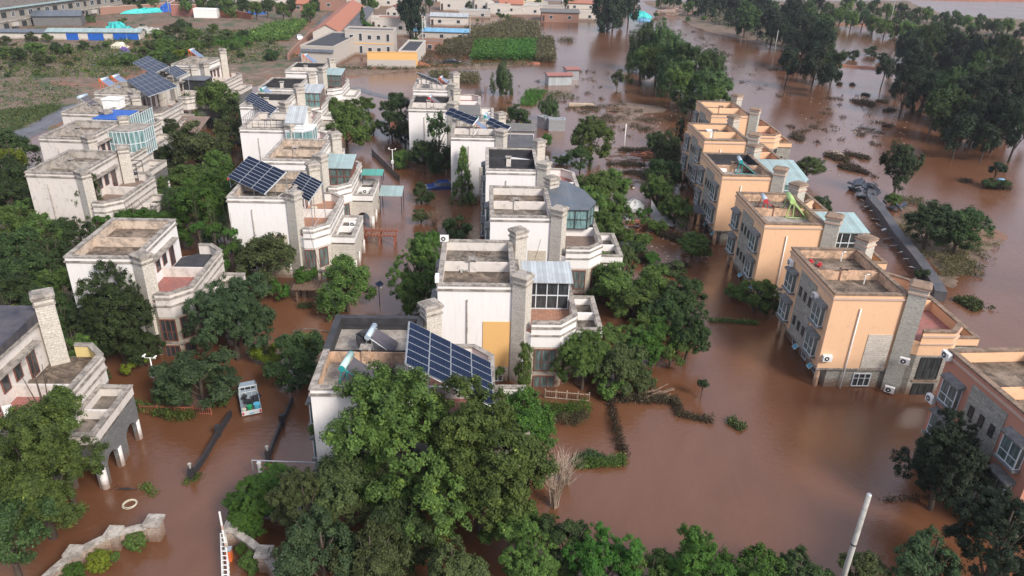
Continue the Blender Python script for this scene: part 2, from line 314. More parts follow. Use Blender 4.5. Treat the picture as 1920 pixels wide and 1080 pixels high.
# ------------------------------------------------------------------ terrain, water
def sdist(P, poly):              # signed distance, positive inside
    P = np.asarray(P); d = np.full(len(P), 1e9); inside = np.zeros(len(P), bool); n = len(poly)
    for i in range(n):
        a = np.array(poly[i]); b = np.array(poly[(i + 1) % n]); e = b - a; w_ = P - a
        t = np.clip((w_ @ e) / (e @ e), 0, 1); d = np.minimum(d, np.hypot(*(w_ - t[:, None] * e).T))
        c = (a[1] > P[:, 1]) != (b[1] > P[:, 1])
        with np.errstate(divide='ignore', invalid='ignore'): xi = a[0] + (P[:, 1] - a[1]) * (b[0] - a[0]) / (b[1] - a[1])
        inside ^= c & (P[:, 0] < xi)
    return np.where(inside, d, -d)
def pxpoly(pts, z=0): return [tuple(at(x, y, z)[:2]) for x, y in pts]
land = [  # (outline surveyed on the ground, crest height)
    (pxpoly([(0, 300), (60, 262), (150, 215), (235, 165), (330, 178), (420, 160), (470, 165), (560, 150), (600, 40), (640, 2), (0, 2), (-300, 60), (-400, 300)]), .35),
    (pxpoly([(-300, 1000), (0, 640), (120, 640), (210, 560), (150, 420), (40, 400), (60, 300), (-200, 330)]), .4),
    (pxpoly([(560, 168), (700, 140), (1000, 122), (1010, 116), (860, 118), (700, 112), (560, 130)]), .28),
    (pxpoly([(600, 60), (700, 30), (860, 22), (1040, 40), (1140, 45), (1180, 2), (600, 2)]), .3),
    (pxpoly([(1200, 2), (1270, 30), (1330, 60), (1400, 75), (1460, 92), (1500, 110), (1560, 50), (1700, 2)]), .35),
    (pxpoly([(1560, 48), (1700, 50), (1760, 100), (1900, 110), (2300, 130), (2300, 60), (1980, 40), (1780, 30), (1700, 2), (1560, 2)]), .45),
    (pxpoly([(1560, 118), (1600, 122), (1680, 128), (1690, 134), (1580, 130), (1550, 126)]), .25),
    (pxpoly([(1170, 195), (1250, 205), (1260, 260), (1290, 330), (1210, 350), (1150, 340), (1180, 280), (1150, 240)]), -.12),
    (pxpoly([(1660, 370), (1720, 380), (1860, 440), (1840, 500), (1790, 535), (1740, 500), (1690, 430)]), .45),
    (pxpoly([(60, 1000), (300, 1040), (160, 1200), (-100, 1200)]), -.02),
]
gx = np.linspace(-380, 520, 300); gy = np.concatenate([np.linspace(8, 130, 130), np.linspace(131, 760, 260)])
GX, GY = np.meshgrid(gx, gy); PT = np.stack([GX.ravel(), GY.ravel()], 1)
def vnoise(P, s, seed):
    r = np.random.default_rng(seed); g = r.random((256, 256)); x = P[:, 0] / s + 500; y = P[:, 1] / s + 500
    xi = np.floor(x).astype(int); yi = np.floor(y).astype(int); fx = x - xi; fy = y - yi; fx = fx * fx * (3 - 2 * fx); fy = fy * fy * (3 - 2 * fy)
    q = lambda a, b: g[a % 256, b % 256]
    return (q(xi, yi) * (1 - fx) + q(xi + 1, yi) * fx) * (1 - fy) + (q(xi, yi + 1) * (1 - fx) + q(xi + 1, yi + 1) * fx) * fy
hgt = np.full(len(PT), -1.2)
for poly, top in land:
    d = sdist(PT, poly); hgt = np.maximum(hgt, np.clip(d * .12, -1.2, top))
veg = np.full(len(PT), 0.0)
for k_, (poly, top) in enumerate(land):
    if k_ in (0, 1, 4, 5, 8): veg = np.maximum(veg, np.clip(sdist(PT, poly) * .2 + .5, 0, 1) * (1 if k_ in (0, 1, 5) else .6))
hgt = hgt + (vnoise(PT, 9, 1) - .5) * .42 + (vnoise(PT, 3.1, 2) - .5) * .16 + (vnoise(PT, 28, 3) - .5) * .35
nx, ny = len(gx), len(gy)
faces = [(j * nx + i, j * nx + i + 1, (j + 1) * nx + i + 1, (j + 1) * nx + i) for j in range(ny - 1) for i in range(nx - 1)]
me = bpy.data.meshes.new('ground'); me.from_pydata(np.column_stack([PT, hgt]).tolist(), [], faces); me.update()
for p in me.polygons: p.use_smooth = True
va = me.attributes.new('veg', 'FLOAT', 'POINT'); va.data.foreach_set('value', veg.astype(np.float32))
m, n, b = new_mat('muddy_ground'); o_ = coords(n)
a = noise(n, o_, .05, 8, .7); f = noise(n, o_, .6, 8, .75); g2 = noise(n, o_, .16, 8, .75)
mud = ramp(n, f, [(.3, (.075, .048, .032)), (.5, (.15, .10, .068)), (.72, (.24, .18, .125))])
grs = ramp(n, f, [(.3, (.022, .035, .014)), (.55, (.055, .075, .028)), (.75, (.10, .12, .045))])
vg = N(n, 'Attribute', attribute_name='veg'); vm = N(n, 'Math', operation='MULTIPLY'); gm = N(n, 'MapRange'); gm.inputs['From Min'].default_value = .51; gm.inputs['From Max'].default_value = .58; n.links.new(g2, gm.inputs['Value']); n.links.new(gm.outputs[0], vm.inputs[0]); n.links.new(vg.outputs['Fac'], vm.inputs[1])
n.links.new(mixc(n, vm.outputs[0], mixc(n, ramp(n, a, [(.52, (0, 0, 0)), (.62, (1, 1, 1))]), mud, (.20, .085, .05)), grs), b.inputs['Base Color'])
b.inputs['Roughness'].default_value = .8; bump(n, b, f, .5, .2)
me.materials.append(m); go = bpy.data.objects.new('ground', me); col.objects.link(go); tag(go, 'muddy green and brown land rising just above the flood water', 'ground', kind='structure')

m, n, b = new_mat('flood_water'); o_ = coords(n)
sw = N(n, 'TexNoise', Scale=.045, Detail=6, Roughness=.6, Distortion=1.2); n.links.new(o_, sw.inputs['Vector'])
mp_ = N(n, 'Mapping'); mp_.inputs['Rotation'].default_value = (0, 0, R(-24)); mp_.inputs['Scale'].default_value = (.5, .07, 1); n.links.new(N(n, 'TexCoord').outputs['Object'], mp_.inputs['Vector'])
st_ = N(n, 'TexNoise', Scale=.55, Detail=7, Roughness=.65, Distortion=1.6); n.links.new(mp_.outputs[0], st_.inputs['Vector'])
sed = ramp(n, sw.outputs['Fac'], [(.32, (.108, .044, .021)), (.52, (.136, .058, .029)), (.72, (.160, .076, .043))])
sed = mixc(n, ramp(n, st_.outputs['Fac'], [(.42, (0, 0, 0)), (.66, (.12, .12, .12))]), sed, (.18, .095, .055))
n.links.new(sed, b.inputs['Base Color']); b.inputs['IOR'].default_value = 1.45; b.inputs['Specular IOR Level'].default_value = .75
sr = noise(n, coords(n, (.5, .5, .5)), .08, 5, .6)
mrr = N(n, 'MapRange'); mrr.inputs['From Min'].default_value = .35; mrr.inputs['From Max'].default_value = .65; mrr.inputs['To Min'].default_value = .09; mrr.inputs['To Max'].default_value = .20
n.links.new(sr, mrr.inputs['Value']); n.links.new(mrr.outputs[0], b.inputs['Roughness'])
r1 = noise(n, coords(n, (1, 1.6, 1)), 1.8, 5, .6); r2 = noise(n, o_, 9, 3, .5)
ma = N(n, 'Math', operation='MULTIPLY_ADD'); n.links.new(r2, ma.inputs[0]); ma.inputs[1].default_value = .25; n.links.new(r1, ma.inputs[2])
bump(n, b, ma.outputs[0], .24, .12)
wt = MB().face([(-2500, -60, 0), (2500, -60, 0), (2500, 4000, 0), (-2500, 4000, 0)]).build('flood_water', m)
tag(wt, 'reddish brown flood water filling the streets and fields', 'flood water', kind='structure')

# ------------------------------------------------------------------ foliage meshes
def leaf_mesh(name, centers, normals, size, tint, rngl, aspect=.62):
    n_ = len(centers); a = rngl.normal(size=(n_, 3)); nn = normals / (np.linalg.norm(normals, axis=1, keepdims=True) + 1e-9)
    u = np.cross(nn, a); u /= np.linalg.norm(u, axis=1, keepdims=True) + 1e-9; v = np.cross(nn, u)
    s = np.broadcast_to(np.asarray(size), (n_,))[:, None] * rngl.uniform(.65, 1.3, (n_, 1))
    q = np.stack([centers - u * s, centers - v * s * aspect, centers + u * s, centers + v * s * aspect], 1).reshape(-1, 3)
    me = bpy.data.meshes.new(name); me.vertices.add(4 * n_); me.vertices.foreach_set('co', q.astype(np.float32).ravel())
    me.loops.add(4 * n_); me.loops.foreach_set('vertex_index', np.arange(4 * n_, dtype=np.int32))
    me.polygons.add(n_); me.polygons.foreach_set('loop_start', np.arange(0, 4 * n_, 4, dtype=np.int32)); me.polygons.foreach_set('loop_total', np.full(n_, 4, dtype=np.int32))
    at_ = me.attributes.new('tint', 'FLOAT', 'POINT'); at_.data.foreach_set('value', np.repeat(tint, 4).astype(np.float32))
    me.update(); me.validate(); me.materials.append(M['leaf_mid']); return me
def unit(k, r): d = r.normal(size=(k, 3)); return d / np.linalg.norm(d, axis=1, keepdims=True)
def crown_mesh(name, kind, n_leaf, size, seed, lobes=20, sub=14, csz=.085, tuft=10):
    """lobes -> clumps -> tufts of leaf-sized quads, so that sky and shade show between the clumps"""
    r = np.random.default_rng(seed)
    if kind in ('broad', 'ball', 'bush'):
        d = unit(lobes, r); d[:, 2] = np.where(d[:, 2] < -.7, -d[:, 2], d[:, 2])
        rad = r.uniform(.30, .80, lobes); rad[r.random(lobes) < .14] *= 1.18; lr = r.uniform(.16, .36, lobes) * (1.15 - .35 * rad); c = d * rad[:, None]
        if kind == 'ball': c *= .06; lr[:] = .9
        if kind == 'bush': c[:, 2] *= .8
    elif kind == 'conifer':
        z = np.linspace(-.95, .88, lobes); a = r.random(lobes) * 6.3; rr = (1 - (z + 1) / 2) * .55; c = np.stack([np.cos(a) * rr, np.sin(a) * rr, z], 1); lr = .08 + .20 * (1 - (z + 1) / 2)
    elif kind == 'tall':
        z = r.uniform(-.95, .9, lobes); a = r.random(lobes) * 6.3; rr = np.sqrt(np.clip(1 - z ** 2, .03, 1)) * r.uniform(.1, .5, lobes); c = np.stack([np.cos(a) * rr, np.sin(a) * rr, z * .95], 1); lr = r.uniform(.12, .26, lobes)
    elif kind == 'willow':
        a = r.random(lobes) * 6.3; rr = r.uniform(.1, .74, lobes); z = .72 - rr * .75 + r.uniform(-.9, .12, lobes); c = np.stack([np.cos(a) * rr, np.sin(a) * rr, z], 1); lr = r.uniform(.16, .3, lobes)
    # clumps on the outer side of every lobe
    K = lobes * sub; li = np.repeat(np.arange(lobes), sub); cd = unit(K, r); out = c[li] / (np.linalg.norm(c[li], axis=1, keepdims=True) + .05)
    flip = (cd * out).sum(1) < -.35; cd[flip] *= -1
    if kind != 'ball': cd[:, 2] = np.where((cd[:, 2] < 0) & (r.random(K) < .45), -cd[:, 2], cd[:, 2])
    cc = c[li] + cd * (lr[li] * r.uniform(.75, 1.18, K))[:, None] * (np.array([1, 1, 1.5]) if kind == 'willow' else 1)
    cr = csz * r.uniform(.6, 1.5, K); ctint = r.beta(2, 2.3, K)
    n_t = n_leaf // tuft; idx = r.choice(K, n_t, p=cr ** 2 / (cr ** 2).sum()); d = unit(n_t, r); d[:, 2] = np.where(r.random(n_t) < .55, np.abs(d[:, 2]), d[:, 2])
    tc_ = cc[idx] + d * (cr[idx] * r.random(n_t) ** .35)[:, None]
    ce = np.repeat(tc_, tuft, 0) + r.normal(size=(n_t * tuft, 3)) * size * 1.05
    if kind == 'willow': ce[:, 2] -= r.random(len(ce)) ** 2 * .2
    nn = np.repeat(d * .55 + cd[idx] * .45, tuft, 0) + unit(len(ce), r) * .6 + np.array([0, 0, .5])
    ti = np.clip(np.repeat(ctint[idx] * .55 + r.beta(2, 2.5, n_t) * .5 - .03, tuft) + r.normal(size=len(ce)) * .09, 0, 1)
    return leaf_mesh(name, ce, nn, size, ti, r)
CR = {
    'hi': [crown_mesh('crown', 'broad', 84000, .0175, 11 + i, 36, 22, .058, 12) for i in range(4)],
    'broad': [crown_mesh('crown', 'broad', 21000, .032, 31 + i, 26, 14, .076, 9) for i in range(5)],
    'far': [crown_mesh('crown', 'broad', 4200, .072, 51 + i, 18, 8, .12, 8) for i in range(4)],
    'conifer': [crown_mesh('crown', 'conifer', 8000, .036, 61 + i, 36, 9, .06, 8) for i in range(2)],
    'tall': [crown_mesh('crown', 'tall', 10000, .036, 71 + i, 30, 10, .07, 9) for i in range(3)],
    'willow': [crown_mesh('crown', 'willow', 15000, .034, 81 + i, 40, 10, .07, 9) for i in range(3)],
    'ball': [crown_mesh('crown', 'ball', 9000, .045, 91, 1, 120, .10, 6)],
    'bush': [crown_mesh('crown', 'bush', 7000, .055, 95 + i, 16, 10, .11, 8) for i in range(3)],
}
def trunk_mesh(name, seed, limbs=6):
    r = random.Random(seed); mb = MB()
    k = (r.uniform(-.08, .08), r.uniform(-.08, .08))
    mb.tube([(0, 0, -1), (k[0] * .5, k[1] * .5, -.5), (k[0], k[1], 0), (k[0] * 1.3, k[1], .45)], [.075, .06, .045, .015], 7)
    for i in range(limbs):
        a = i * 6.28 / limbs + r.uniform(-.4, .4); z0 = r.uniform(-.55, .0); l = r.uniform(.3, .52)
        mb.tube([(k[0] * .6, k[1] * .6, z0), (math.cos(a) * l * .45, math.sin(a) * l * .45, z0 + .25), (math.cos(a) * l, math.sin(a) * l, z0 + .55)], [.032, .02, .007], 5)
    o = mb.build(name, 'bark', None, True); me = o.data; bpy.data.objects.remove(o); return me
TR = [trunk_mesh('trunk', i) for i in range(4)]
def tree(px, py, rpx, kind, mat, label, zc=None, sq=1.0, name='tree', cat='tree', group=None, pxz=None):
    z0 = 3.0 if zc is None else zc
    p = at(px, py, z0); r_ = rpx / ppm(p)
    if zc is None:
        zc = r_ * (.75 if kind in ('bush', 'ball') else .95) * (sq if sq > 1 else 1); p = at(px, py, zc); r_ = rpx / ppm(p)
    if kind in ('broad', 'hi') and not group: r_ *= 1.10
    if kind == 'broad' and r_ * ppm(p) < 26: kind = 'far'
    t = thing(name, (p.x, p.y, 0), random.uniform(0, 6.28), label, cat, group)
    me = random.choice(CR[kind]); c = bpy.data.objects.new('crown', me); col.objects.link(c); c.parent = t
    c.material_slots[0].link = 'OBJECT'; c.material_slots[0].material = M[mat]
    c.location = (0, 0, zc); c.scale = (r_ * random.uniform(.95, 1.08), r_ * random.uniform(.95, 1.08), r_ * sq)
    if kind != 'ball':
        k = bpy.data.objects.new('trunk', random.choice(TR)); col.objects.link(k); k.parent = t
        k.location = (0, 0, zc); k.scale = (r_ * .95, r_ * .95, zc + 1.0)
    return t

# ------------------------------------------------------------------ villas
def window(parent, c, rz, wd, ht, cols=2, rows=2, frame='winbrown', glass='glass', depth=.10, transom=None):
    """framed window whose outer face looks along local -y turned by rz; c = centre on the wall face"""
    f = MB(); t = .07; x0, x1, z0, z1 = -wd / 2, wd / 2, -ht / 2, ht / 2
    f.box(x0, -depth, z0, x1, .02, z0 + t); f.box(x0, -depth, z1 - t, x1, .02, z1)
    f.box(x0, -depth, z0 + t, x0 + t, .02, z1 - t); f.box(x1 - t, -depth, z0 + t, x1, .02, z1 - t)
    for i in range(1, cols): x = x0 + wd * i / cols; f.box(x - .03, -depth + .015, z0 + t, x + .03, .0, z1 - t)
    for j in range(1, rows):
        z = z0 + ht * (transom if (transom and rows == 2) else j / rows); f.box(x0 + t, -depth + .03, z - .025, x1 - t, -.02, z + .025)
    o = f.build('window', frame, parent); o.location = c; o.rotation_euler = (0, 0, rz)
    g = MB().box(x0 + t * .6, -.045, z0 + t * .6, x1 - t * .6, -.005, z1 - t * .6).build('pane', glass, o); return o
def bay_window(parent, c, rz, wd=1.5, ht=1.7, glass='glass', open_=False):
    """projecting white bay window with a grey hood and sill"""
    dp = .42; x0, x1, z0, z1 = -wd / 2, wd / 2, -ht / 2, ht / 2; f = MB(); t = .06
    for x in (x0, x1 - t): f.box(x, -dp, z0, x + t, -dp + t, z1); f.box(x, -t, z0, x + t, 0, z1)
    for z in (z0, z1 - t): f.box(x0 + t, -dp, z, x1 - t, -dp + t, z + t); [f.box(x, -dp + t, z, x + t, -t, z + t) for x in (x0, x1 - t)]
    # glass sits behind slender bars
    t = .045
    f.box(-.03, -dp + .005, z0 + t, .03, -dp + t, z1 - t); f.box(x0 + t, -dp + .01, z0 + ht * .36, x1 - t, -dp + t - .01, z0 + ht * .36 + .05)
    o = f.build('bay_window', 'winwhite', parent); o.location = c; o.rotation_euler = (0, 0, rz)
    MB().box(x0 + .02, -dp + .03, z0 + .02, x1 - .02, -.01, z1 - .02).build('pane', glass, o)
    MB().prism([(x0 - .16, -dp - .16), (x1 + .16, -dp - .16), (x1 + .16, 0), (x0 - .16, 0)], z1 + .01, z1 + .2, lambda x, y: z1 + .12 + (.22 if y > -.1 else 0)).build('hood', 'hood', o)
    MB().box(x0 - .12, -dp - .12, z0 - .16, x1 + .12, 0, z0 - .01).build('sill', 'hood', o); return o
def arch_panel(mb, x0, x1, z0, z1, openings, y0, y1):
    """wall in the xz plane with arched openings [(left, right, spring height)]"""
    xs = x0
    for a, b_, sp in openings:
        mb.box(xs, y0, z0, a, y1, z1); r_ = (b_ - a) / 2; cx = (a + b_) / 2; k = 10
        for i in range(k):
            t0, t1 = math.pi - math.pi * i / k, math.pi - math.pi * (i + 1) / k
            p0 = (cx + r_ * math.cos(t0), sp + r_ * math.sin(t0)); p1 = (cx + r_ * math.cos(t1), sp + r_ * math.sin(t1))
            mb.face([(p0[0], y0, p0[1]), (p1[0], y0, p1[1]), (p1[0], y0, z1), (p0[0], y0, z1)])
            mb.face([(p1[0], y1, p1[1]), (p0[0], y1, p0[1]), (p0[0], y1, z1), (p1[0], y1, z1)])
            mb.face([(p0[0], y1, p0[1]), (p1[0], y1, p1[1]), (p1[0], y0, p1[1]), (p0[0], y0, p0[1])])
            mb.face([(p0[0], y0, z1), (p1[0], y0, z1), (p1[0], y1, z1), (p0[0], y1, z1)])
        xs = b_
    mb.box(xs, y0, z0, x1, y1, z1)
def ac_unit(parent, c, rz):
    o = MB().box(-.37, -.30, -.26, .37, 0, .26).build('air_conditioner', 'metalwhite', parent); o.location = c; o.rotation_euler = (0, 0, rz)
    g = MB(); g.tube([(-.08, -.302, 0), (-.08, -.315, 0)], .2, 16); g.build('fan_grille', 'metaldark', o)
    h = MB(); h.tube([(-.08, -.316, 0), (-.08, -.325, 0)], .08, 10); h.build('fan_hub', 'metalwhite', o); return o
STY = {
 'C': dict(W=6.0, D=9.0, wx=11.0, wall='white_panel', base='stone', tower='stone_pale', trim='trim', inner='old_white', frame='winbrown', glass='glass', wingwall='stone', band='white'),
 'L': dict(W=6.0, D=9.0, wx=9.7, wall='white_panel', base='stone', tower='stone_pale', trim='trim', inner='old_white', frame='winbrown', glass='glass', wingwall='stone_pale', band='white'),
 'A': dict(W=5.6, D=8.6, wx=9.5, wall='old_white', base='stone', tower='stone_pale', trim='trim_old', inner='trim', frame='winbrown', glass='glass_dark', wingwall='stone_dark', band='old_white'),
 'R': dict(W=6.0, D=9.2, wx=11.3, wall='orange', base='stone_grey', tower='stone_tower', trim='trim_brown', inner='peach', frame='windark', glass='glass_dark', wingwall='stone_grey', band='orange'),
}
H_ROOF = 8.7
def villa(label, org, sty, floor=('roof', 'roof'), inner=None, floor_t=('redtile', 'redtile'), rz=R(2.6), patch='stone', patch_top=4.6, group=None,
          sunroom=(), acs=(), west='plain', flat_tiles=False, parapet_black=(False, False), wall=None, trim=None, detail=1, vines=None, wing_inner=None, wing=True, porch=True, twr=(1, 1), divider=True, twr_h=None, black_rim=False, base_wall=None, H=H_ROOF):
    s = STY[sty]; W, D, wx = s['W'], s['D'], s['wx']; wall = wall or s['wall']; trim = trim or s['trim']; inner = inner or s['inner']
    t = thing('villa', (org[0], org[1], 0), rz, label, 'villa', group)
    zr = H - .95; main = [(0, 0), (W, 0), (W, D), (0, D)]
    # main block ------------------------------------------------------
    if sty == 'R':
        MB().prism(main, 1.9, zr).build('wall', wall, t)
        MB().prism([(.95, .12), (W - .02, .12), (W - .02, D - .12), (.95, D - .12)], -1.6, 1.897).build('ground_floor_wall', 'stone_grey', t)
        MB().ring(main, .3, 1.72, 1.897, .06).build('floor_band', 'trim_old', t)
        for yy in (.3, D - .3): MB().cyl(.3, yy, -1.6, 1.71, .2, n=14).build('column', 'pinkorange' if wall == 'pinkorange' else 'peach', t)
        MB().box(-.05, 2.95, -1.55, .0, D - 2.95, zr).build('stone_strip', 'stone_grey', t) if False else MB().box(-.06, 2.95, 1.9, -.002, D - 2.95, zr + .1).build('stone_strip', 'stone_grey', t)
        for yy in (1.55, D - 1.55):
            for zz in (6.15, 3.35):
                bay_window(t, (-.002, yy, zz), R(-90), 1.55, 1.65)
        for yy in (3.6, D / 2, D - 3.6):
            for zz in (6.1, 3.3): window(t, (-.062, yy, zz), R(-90), .42, .85, 1, 2, 'windark', 'glass_dark', .06)
        for yy in (2.2, 4.4, 6.6): window(t, (.948, yy, .55), R(-90), .9, .8, 2, 1, 'winwhite', 'glass_dark', .06)
        MB().box(3.55, -.05, 1.95, W - .45, -.002, 5.1).build('stone_patch', 'stone_pale' if detail else 'stone', t)
        window(t, (4.0, .118, .75), 0, 1.5, 1.25, 3, 2, 'winwhite', 'glass_dark', .08, .62)
    else:
        MB().prism(main, -1.6, zr).build('wall', wall, t)
        if patch == 'stone': MB().box(3.75, -.05, -1.5, W - .5, -.002, patch_top).build('stone_patch', s['base'], t)
        if patch == 'gold':
            MB().box(3.55, -.06, 1.35, W - .28, -.002, 5.5).build('wall_panel', 'gold', t); MB().box(3.55, -.05, -1.5, W - .28, -.002, 1.34).build('stone_patch', 'stone', t)
            window(t, (4.85, -.055, .55), 0, .8, 1.1, 2, 2, 'winwhite', 'glass_dark')
        if detail and west == 'bays':
            for yy in (1.6, D - 1.6):
                for zz in (6.2, 3.5, 1.0): bay_window(t, (-.002, yy, zz), R(-90), 1.4, 1.5)
    if sty == 'R' and detail:
        for yy, zz in ((2.6, .5), (5.9, .45)): sa = MB().obox((0, 0, 0), (.04, .62, .5), 0, 0, R(48)).build('open_sash', 'metalwhite', t); sa.location = (.72, yy, zz); MB().obox((-.03, 0, .0), (.03, .5, .38), 0, 0, R(48)).build('pane', 'bucketblue', sa)
    MB().tube([(W * .385, -.1, -1.4), (W * .385, -.1, H - 1.25)], .055, 8).build('drainpipe', 'metalwhite' if sty == 'R' else 'trim', t, True)
    if detail: MB().tube([(W - .16, -.09, -1.4), (W - .16, -.09, H - 1.2)], .05, 8).build('drainpipe', 'metalwhite', t, True)
    # roof, parapet, coping --------------------------------------------
    if not flat_tiles:
        for k, (ya, yb) in enumerate(((.3, D / 2 - .12), (D / 2 + .12, D - .3))):
            MB().box(.3, ya, zr + .002, W - .3, yb, zr + .06).build('roof_floor', floor[k], t)
        MB().ring(main, .28, zr + .001, H - .1).build('parapet', wall, t)
        for k, (ya, yb) in enumerate(((.28, D / 2 - .12), (D / 2 + .12, D - .28))):
            mt = 'black' if parapet_black[k] else inner; q = MB()
            q.ring([(.282, ya + .002), (W - .282, ya + .002), (W - .282, yb - .002), (.282, yb - .002)], .03, zr + .061, H - .12); q.build('parapet_lining', mt, t)
        MB().ring(main, .34, H - .099, H + .03, .07).build('coping', trim, t)
        if black_rim: q = MB(); q.box(-.1, D / 2, H - .5, .36, D + .1, H + .06).box(W - .36, D / 2, H - .5, W + .1, D + .1, H + .06).box(.361, D - .36, H - .5, W - .361, D + .1, H + .06); q.build('bitumen_capping', 'black', t)
        MB().ring(main, .02, H - .52, H - .36, .09).build('cornice', 'trim_orange' if sty == 'R' else trim, t)
        if divider:
            MB().box(.315, D / 2 - .1, zr + .003, W - .315, D / 2 + .1, H - .22).build('roof_divider_wall', inner, t)
            v = MB().box(W * .4, D / 2 - .3, zr + .065, W * .4 + .55, D / 2 + .24, H + .02).build('vent_stack', inner, t)
            c = MB(); x0 = W * .4 - .1; c.prism([(x0, D / 2 - .4), (x0 + .75, D / 2 - .4), (x0 + .75, D / 2 + .34), (x0, D / 2 + .34)], H + .2, H + .3, lambda x, y: H + .24 + (.0 if (x < x0 + .1 or x > x0 + .7) else .2))
            c.box(x0 + .12, D / 2 - .33, H + .021, x0 + .2, D / 2 + .27, H + .199); c.box(x0 + .55, D / 2 - .33, H + .021, x0 + .63, D / 2 + .27, H + .199); c.build('vent_cap', trim, v)
    else:
        MB().prism([(-.35, -.35), (W + .3, -.35), (W + .3, D + .3), (-.35, D + .3)], H - .35, H + .1, lambda x, y: H + .05 + (y + .35) * .035).build('roof', 'darktile', t)
        MB().ring([(-.35, -.35), (W + .3, -.35), (W + .3, D + .3), (-.35, D + .3)], .18, H - .55, H - .352).build('eaves_cornice', trim, t)
        MB().ring(main, .28, zr + .001, H - .56).build('parapet', wall, t)
    # corner chimney towers ---------------------------------------------
    for k, (cy, an) in enumerate(((-.05, -32), (D + .05, 32))):
        if not twr[k]: continue
        h = H + (twr_h or {'L': (.4, .55), 'A': (.1, .3)}.get(sty, (.7, .8)))[k]; a = R(an); cx = W + .56; k_ = .95 if sty == 'R' else .86
        c = MB().obox((cx, cy, (h - 1.6) / 2), (1.38 * k_, 1.2 * k_, h + 1.6), a).build('chimney', s['tower'], t)
        MB().obox((cx, cy, h - .38), (1.56 * k_, 1.38 * k_, .14), a).obox((cx, cy, h + .07), (1.62 * k_, 1.44 * k_, .14), a).build('chimney_band', 'trim_orange' if sty == 'R' else trim, c)
        cap = MB(); mtx = Matrix.Rotation(a, 3, 'Z'); q = [tuple((Vector((cx, cy, 0)) + mtx @ Vector((dx, dy, 0)))[:2]) for dx, dy in ((-.85 * k_, -.76 * k_), (.85 * k_, -.76 * k_), (.85 * k_, .76 * k_), (-.85 * k_, .76 * k_))]
        q2 = [tuple((Vector((cx, cy, 0)) + mtx @ Vector((dx * .72, dy * .72, 0)))[:2]) for dx, dy in ((-.85 * k_, -.76 * k_), (.85 * k_, -.76 * k_), (.85 * k_, .76 * k_), (-.85 * k_, .76 * k_))]
        cap.prism(q, h + .141, h + .24)
        for i in range(4): j = (i + 1) % 4; cap.face([(*q[i], h + .241), (*q[j], h + .241), (*q2[j], h + .40), (*q2[i], h + .40)])
        cap.face([(*p, h + .40) for p in q2]); cap.build('cap', 'trim_brown' if sty == 'R' else 'trim_old', c)
    if not wing: return t
    # east wing with roof terraces --------------------------------------
    e = .9; wp = [(W - .1, .15), (W + 1.35, -e), (wx - 1.35, -e), (wx, .5), (wx, D - .5), (wx - 1.35, D + e), (W + 1.35, D + e), (W - .1, D - .15)]
    zt = 4.95; MB().prism(wp, -1.6, 3.75).build('wing_wall', base_wall or s['wingwall'], t)
    MB().prism(offset(wp, -.03), 3.751, zt).build('upper_wall_band', s['band'], t)
    hs = [(W + .02, D / 2, D + e - .35), (W + .02, -e + .35, D / 2)]
    MB().prism(offset([(W + .003, .2), (W + 1.35, -e), (wx - 1.35, -e), (wx, .5), (wx, D / 2), (W + .003, D / 2)], .04), zt + .002, zt + .05).build('terrace_floor', floor_t[0], t)
    MB().prism(offset([(W + .003, D / 2 + .05), (wx, D / 2 + .05), (wx, D - .5), (wx - 1.35, D + e), (W + 1.35, D + e), (W + .003, D - .2)], .04), zt + .002, zt + .05).build('terrace_floor', floor_t[1], t)
    par = MB(); path = wp; ins = offset(wp, .26); outp = offset(wp, -.03)
    cop = MB(); i2 = offset(wp, .33); o2 = offset(wp, -.1); i3 = offset(wp, .0); o3 = offset(wp, -.13); cor = MB()
    for k in range(1, 6):
        j = k + 1
        for mb, A, B, z0, z1 in ((par, outp, ins, zt + .001, 5.85), (cop, o2, i2, 5.851, 5.97), (cor, o3, i3, 5.42, 5.58), (cor, o3, i3, 4.75, 4.87)):
            a_, b_, c_, d_ = A[k], A[j], B[j], B[k]
            mb.face([(*a_, z1), (*b_, z1), (*c_, z1), (*d_, z1)]); mb.face([(*d_, z0), (*c_, z0), (*b_, z0), (*a_, z0)])
            mb.face([(*a_, z0), (*b_, z0), (*b_, z1), (*a_, z1)]); mb.face([(*c_, z0), (*d_, z0), (*d_, z1), (*c_, z1)])
    pp = par.build('terrace_parapet', s['band'], t)
    if wing_inner:
        ln = MB(); A, B = offset(wp, .262), offset(wp, .29)
        for k in range(1, 6):
            j = k + 1; a_, b_, c_, d_ = A[k], A[j], B[j], B[k]; ln.face([(*c_, zt + .051), (*d_, zt + .051), (*d_, 5.84), (*c_, 5.84)]); ln.face([(*d_, 5.84), (*c_, 5.84), (*b_, 5.84), (*a_, 5.84)][::-1])
        ln.build('parapet_lining', wing_inner, t)
    cop.build('terrace_coping', trim, t); cor.build('terrace_cornice', 'trim_orange' if sty == 'R' else trim, t)
    MB().box(W + .01, D / 2 - .1, zt + .051, wx - .28, D / 2 + .1, 5.9).build('terrace_divider', s['band'], t)
    # upper east wall: doors and windows onto the terraces
    for yy in (2.0, D - 2.0): window(t, (W + .002, yy, 6.15), R(90), .95, 2.1, 2, 2, s['frame'], s['glass'], .07, .7)
    for yy in (3.6, D - 3.6): window(t, (W + .002, yy, 6.5), R(90), .8, 1.3, 1, 2, s['frame'], s['glass'], .07)
    for yy in (2.8, D - 2.8): MB().box(W + .002, yy - 1.5, 7.35, W + .55, yy + 1.5, 7.5).build('eyebrow_canopy', trim, t)
    # bay windows on the front, the cut corners and the east side
    cxw = (W + 1.35 + wx - 1.35) / 2 + .05
    ang = math.atan2(e + .5, 1.35)
